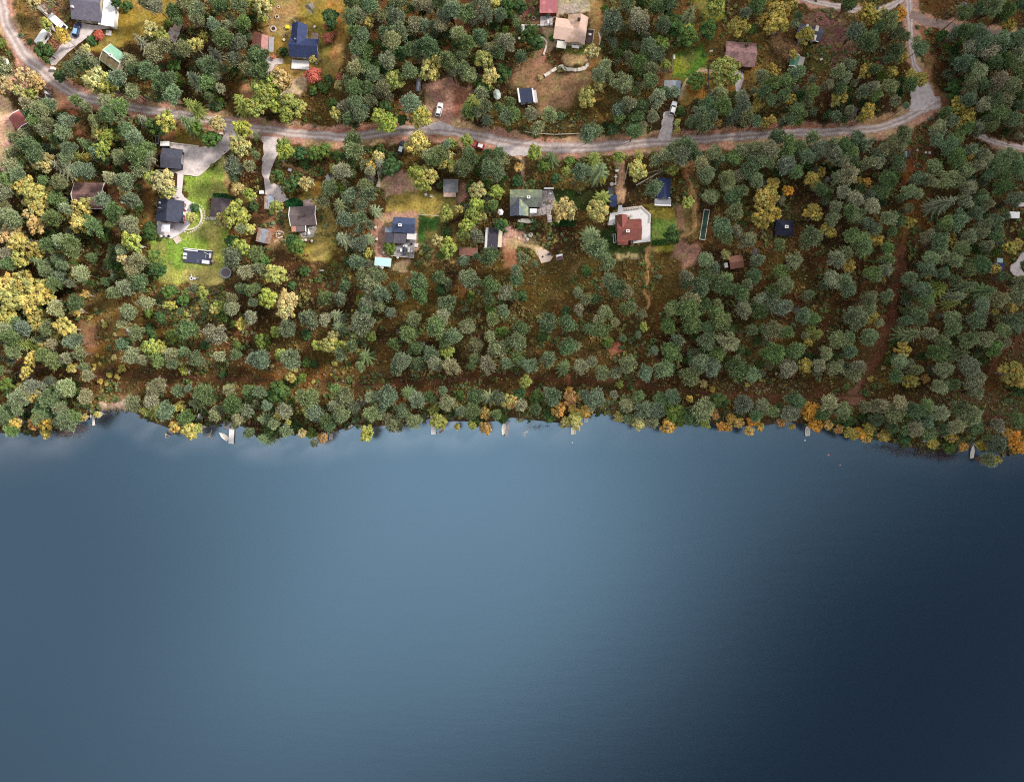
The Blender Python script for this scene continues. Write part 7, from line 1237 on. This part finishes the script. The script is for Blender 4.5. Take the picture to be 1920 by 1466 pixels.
cover('grass', 9000, lambda m, g: g*rg_.uniform(.75, 1.7, m)[:, None] + np.array((.01,.012,.0)), (.10, .22), .7, 'tufty lawn grass', lambda x, y, j, i: (GC[j, i, 1] > GC[j, i, 0]*.92) & (GC[j, i, 1] > .06) & (MAN[j, i] < 1.5) & (SD[j, i] > 1), 4)
cover('shore_scrub', 5200, lambda m, g: np.array([(.10,.13,.05),(.16,.16,.06),(.22,.18,.07),(.07,.10,.04),(.14,.09,.05)])[rg_.choice(5, m, p=[.3,.25,.12,.23,.1])], (.25, .62), 1.3, 'low willow and alder scrub along the lake bank', lambda x, y, j, i: (SD[j, i] > -.3) & (SD[j, i] < 4.5) & (MAN[j, i] < .5) & (vnoise(x, y, 5, 15) > .35), 7)
def stones(name, spots, lab):
    b = MB(); rg = random.Random(name)
    for (a, c, sx, sy, n) in spots:
        for _ in range(n):
            x, y = P(a + rg.gauss(0, sx), c + rg.gauss(0, sy)); r = rg.uniform(.10, .36) * (1.6 if rg.random() < .1 else 1); m = 6
            vs = [(x + r*rg.uniform(.7,1.2)*math.cos(6.283*i/m), y + r*rg.uniform(.7,1.2)*math.sin(6.283*i/m), -.05) for i in range(m)] + [(x + r*.7*rg.uniform(.6,1.2)*math.cos(6.283*i/m), y + r*.7*rg.uniform(.6,1.2)*math.sin(6.283*i/m), r*rg.uniform(.4,.8)) for i in range(m)]
            b.add(vs, [(i, (i+1) % m, m+(i+1) % m, m+i) for i in range(m)] + [tuple(range(m, 2*m))])
    o = b.build(name, mat('lichen_stone', (.25,.235,.18), .95, .5, 2, patch=((.12,.11,.06), .8, 1.5))); o['kind'] = 'stuff'; o['label'] = lab
stones('rubble', [(1420,728,22,5,50),(1475,724,22,7,55),(1380,722,26,6,35),(1240,712,40,5,40),(1840,745,26,16,110),(1880,765,24,9,55),(1765,748,26,6,60),(1120,704,40,4,30),(350,688,22,8,80),(395,682,20,8,70),(300,692,26,6,40),(620,715,40,9,40),(760,705,40,6,40),(560,680,25,10,30),(500,700,25,8,30),(990,450,10,7,26),(1200,480,10,5,18),(735,505,10,6,20),(200,590,16,40,30),(230,768,14,3,30),(840,708,30,5,20),(570,640,30,20,25),(1010,520,10,14,22)], 'pale lichen-covered stones strewn along the footpath')
rk = random.Random(9)
def boulder(label, px, py, r):
    b = MB(); secs = []; n = 9
    for z, q in ((-.1, .9), (.15, 1.05), (.45, .85), (.68, .5), (.75, .1)): secs.append([(r*q*rk.uniform(.82,1.15)*math.cos(6.283*i/n), r*q*rk.uniform(.82,1.15)*math.sin(6.283*i/n), z*r) for i in range(n)])
    b.loft(secs); single('boulder', b, M['palestone'], label, 'boulder', px, py, rot=rk.uniform(0, 360))
for lb, a, c, r in (('pale boulder at the corner of the reddish bare ground', 38, 187, .7), ('largest cream boulder of the rock group below the green-grey house', 994.5, 441, .75), ('cream boulder just left of the largest rock-group boulder', 985.5, 443, .6), ('lower cream boulder of the rock group', 989, 449, .55), ('round pale boulder on the tan soil', 972.5, 447, .45), ('white boulder on the shore under dark pines', 1637, 803, .6), ('pale boulder among the dark far right pines', 1790, 755, .5), ('white boulder by the two-tone shed drive', 228, 380, .5)): boulder(lb, a, c, r)
def reeds(name, lab, spots):
    cen = []; rng = np.random.default_rng(5)
    for a, c, sx, sy, n in spots:
        x, y = P(a, c); cen.append(np.stack([x + rng.normal(size=n)*sx/S, y + rng.normal(size=n)*sy/S, rng.uniform(-.3, .3, n)], 1))
    cen = np.concatenate(cen); n = len(cen); d = rng.normal(size=(n, 3))*.55 + (0, 0, 1); d /= np.linalg.norm(d, axis=1, keepdims=True); s = np.cross(d, rng.normal(size=(n, 3))); s /= np.linalg.norm(s, axis=1, keepdims=True); L_ = rng.uniform(.5, 1.3, (n, 1))
    Q = np.stack([cen - s*.04, cen + s*.04, cen + d*L_ + s*.015, cen + d*L_ - s*.015], 1); T = np.array([(.16,.125,.14),(.20,.15,.13),(.12,.10,.11)])[rng.choice(3, n)]
    o = bpy.data.objects.new(name, mesh_from_quads(name, Q, T, LEAF)); COL.objects.link(o); o['kind'] = 'stuff'; o['label'] = lab
reeds('reeds', 'purplish brown reeds standing in the shallow water', [(128,806,15,7,900),(150,800,10,6,400),(110,812,12,4,300),(1665,838,18,4,300),(1700,846,22,5,600),(1745,852,22,5,700),(1775,856,14,5,350),(1010,800,12,3,120)])
# trees fallen into the water
def snag(label, px, py, ang, L):
    x, y = P(px, py); t = thing('fallen_tree', label, 'fallen tree', (x, y, -.2), ang); b = MB(); b.tube((0, 0, .1), (L, 0, -.05), .14, .05, 7); b.build('trunk', M['birchbark'], t); b = MB(); rg = random.Random(label)
    for i in range(26):
        f = rg.uniform(.35, 1); s = rg.choice((-1, 1)); l = rg.uniform(.5, 1.7)*(1.2-f*.6); b.tube((L*f, 0, 0), (L*f + l*.6, s*l, rg.uniform(-.1, .5)), .035, .012, 4)
    b.build('branch', M['birchbark'], t)
snag('bare pale tree fallen from the bank into the lake', 1003, 786, 235, 6.5); snag('thin bare branch hanging into the shallow bay', 877-480+0, 806, 250, 2.6); snag('dry pale tree lying on the slope below the scrap heap', 552, 508, 200, 3.4); snag('thin pale trunk lying among the spruces below the lawn', 642, 525, 110, 5); snag('thin pale trunk lying right of the other below the lawn', 556, 566, 95, 4.4)
CLOUD = (6.7, 6.7, 6.8); SUN_E = 1.5; EXPO = 1.9
# ------------------------------------------------------------------ light, sky, camera
SUN_EL, SUN_AZ = 37, 70            # degrees; azimuth clockwise from the top of the photo
w = bpy.data.worlds.new('World'); SC.world = w; w.use_nodes = True; nt = w.node_tree; L = nt.links; bg = nt.nodes['Background']
sky = N(nt, 'ShaderNodeTexSky'); sky.sky_type = 'NISHITA'; sky.sun_disc = False; sky.sun_elevation = R(SUN_EL); sky.sun_rotation = R(SUN_AZ); sky.altitude = 200; sky.dust_density = 1.5
tc = N(nt, 'ShaderNodeTexCoord'); sx = N(nt, 'ShaderNodeSeparateXYZ'); L.new(tc.outputs['Generated'], sx.inputs['Vector'])
def MA(op, a, b=None, c=None, clamp=False):
    n = N(nt, 'ShaderNodeMath', operation=op); n.use_clamp = clamp
    for i, v in enumerate((a, b, c)):
        if v is None: continue
        if isinstance(v, (int, float)): n.inputs[i].default_value = v
        else: L.new(v, n.inputs[i])
    return n.outputs[0]
def sstep(v, lo, hi, a=0.0, b=1.0):
    n = N(nt, 'ShaderNodeMapRange'); n.interpolation_type = 'SMOOTHSTEP'; L.new(v, n.inputs['Value'])
    for k, q in (('From Min', lo), ('From Max', hi), ('To Min', a), ('To Max', b)): n.inputs[k].default_value = q
    return n.outputs['Result']
zc_ = MA('MAXIMUM', sx.outputs['Z'], .06); u = MA('DIVIDE', sx.outputs['X'], zc_); v = MA('DIVIDE', sx.outputs['Y'], zc_)   # cloud-deck coordinates: a flat deck of cloud overhead
cb = N(nt, 'ShaderNodeCombineXYZ'); L.new(u, cb.inputs[0]); L.new(v, cb.inputs[1])
no = N(nt, 'ShaderNodeTexNoise'); no.inputs['Scale'].default_value = 2.6; no.inputs['Detail'].default_value = 3; no.inputs['Roughness'].default_value = .45; no.inputs['Distortion'].default_value = .6; L.new(cb.outputs[0], no.inputs['Vector'])
g1 = MA('ADD', MA('MULTIPLY_ADD', u, -.777, .4447), MA('MULTIPLY', v, .63))
edge = sstep(MA('ADD', g1, MA('MULTIPLY_ADD', no.outputs['Fac'], .16, -.08)), -.13, .52)          # dark rain cloud to the east and south
west = sstep(u, -.62, .0, .40, 1.0)                                                              # thinner light westward
low = sstep(v, -.52, -.36, .72, 1.0)
mott = sstep(no.outputs['Fac'], .3, .7, .78, 1.2)
den = MA('MULTIPLY', MA('MULTIPLY', edge, west), MA('MULTIPLY', mott, low))
den = MA('MULTIPLY_ADD', den, .74, .032)
top = sstep(sx.outputs['Z'], .55, .80)                                                             # the break is overhead; nearer the horizon an even overcast
mixf = N(nt, 'ShaderNodeMix', data_type='FLOAT'); L.new(top, mixf.inputs['Factor']); mixf.inputs['A'].default_value = .19; L.new(den, mixf.inputs['B'])
cl = N(nt, 'ShaderNodeVectorMath', operation='SCALE'); cl.inputs[0].default_value = CLOUD; L.new(mixf.outputs['Result'], cl.inputs['Scale'])
ad = N(nt, 'ShaderNodeMix', data_type='RGBA'); ad.inputs['Factor'].default_value = .94; L.new(sky.outputs['Color'], ad.inputs['A']); L.new(cl.outputs['Vector'], ad.inputs['B'])
L.new(ad.outputs['Result'], bg.inputs['Color']); bg.inputs['Strength'].default_value = .12
sd_ = bpy.data.lights.new('sun', 'SUN'); sd_.energy = SUN_E; sd_.angle = R(10); sd_.color = (1.0, .935, .84); so = bpy.data.objects.new('sun', sd_); COL.objects.link(so)
d = Vector((math.sin(R(SUN_AZ))*math.cos(R(SUN_EL)), math.cos(R(SUN_AZ))*math.cos(R(SUN_EL)), math.sin(R(SUN_EL)))); so.rotation_euler = d.to_track_quat('Z', 'Y').to_euler()
# unseen mesh of grey blobs, added to block the sun and dim the east end
cb_ = MB(); rg = random.Random(4); CD = 600/math.tan(R(SUN_EL)); CX, CY = math.sin(R(SUN_AZ))*CD, math.cos(R(SUN_AZ))*CD
for i in range(64):
    x = CX + 45 + rg.uniform(0, 1)*660 + 70; y = CY + rg.uniform(-560, 620); r = rg.uniform(90, 170); hh = rg.uniform(35, 70); n = 14; secs = []
    for j in range(1, 8):
        ph = math.pi*j/8; secs.append([(x + r*math.sin(ph)*math.cos(6.283*k/n)*(1+.12*math.sin(3*k+i)), y + r*math.sin(ph)*math.sin(6.283*k/n)*(1+.12*math.cos(2*k+i)), 600 - hh*math.cos(ph)*(.5 if j < 4 else 1)) for k in range(n)])
    cb_.loft(secs)
cm = bpy.data.materials.new('blocker_grey'); cm.use_nodes = True; cm.node_tree.nodes['Principled BSDF'].inputs['Base Color'].default_value = (.75, .76, .78, 1); cm.node_tree.nodes['Principled BSDF'].inputs['Roughness'].default_value = 1
oc = cb_.build('sun_blocker', cm, smooth=True); oc['kind'] = 'structure'
cam = bpy.data.cameras.new('camera'); co = bpy.data.objects.new('camera', cam); COL.objects.link(co); co.location = (0, 0, CAMH); co.rotation_euler = (0, 0, 0)
cam.sensor_width = 36; cam.lens = 36*CAMH/320; cam.clip_end = 12000; cam.clip_start = 1; SC.camera = co
SC.view_settings.view_transform = 'Standard'; SC.view_settings.look = 'None'; SC.view_settings.gamma = 1; SC.view_settings.use_curve_mapping = False; SC.view_settings.exposure = EXPO

SC.cycles.use_denoising = False; SC.cycles.pixel_filter_type = 'BLACKMAN_HARRIS'; SC.cycles.filter_width = 1.1
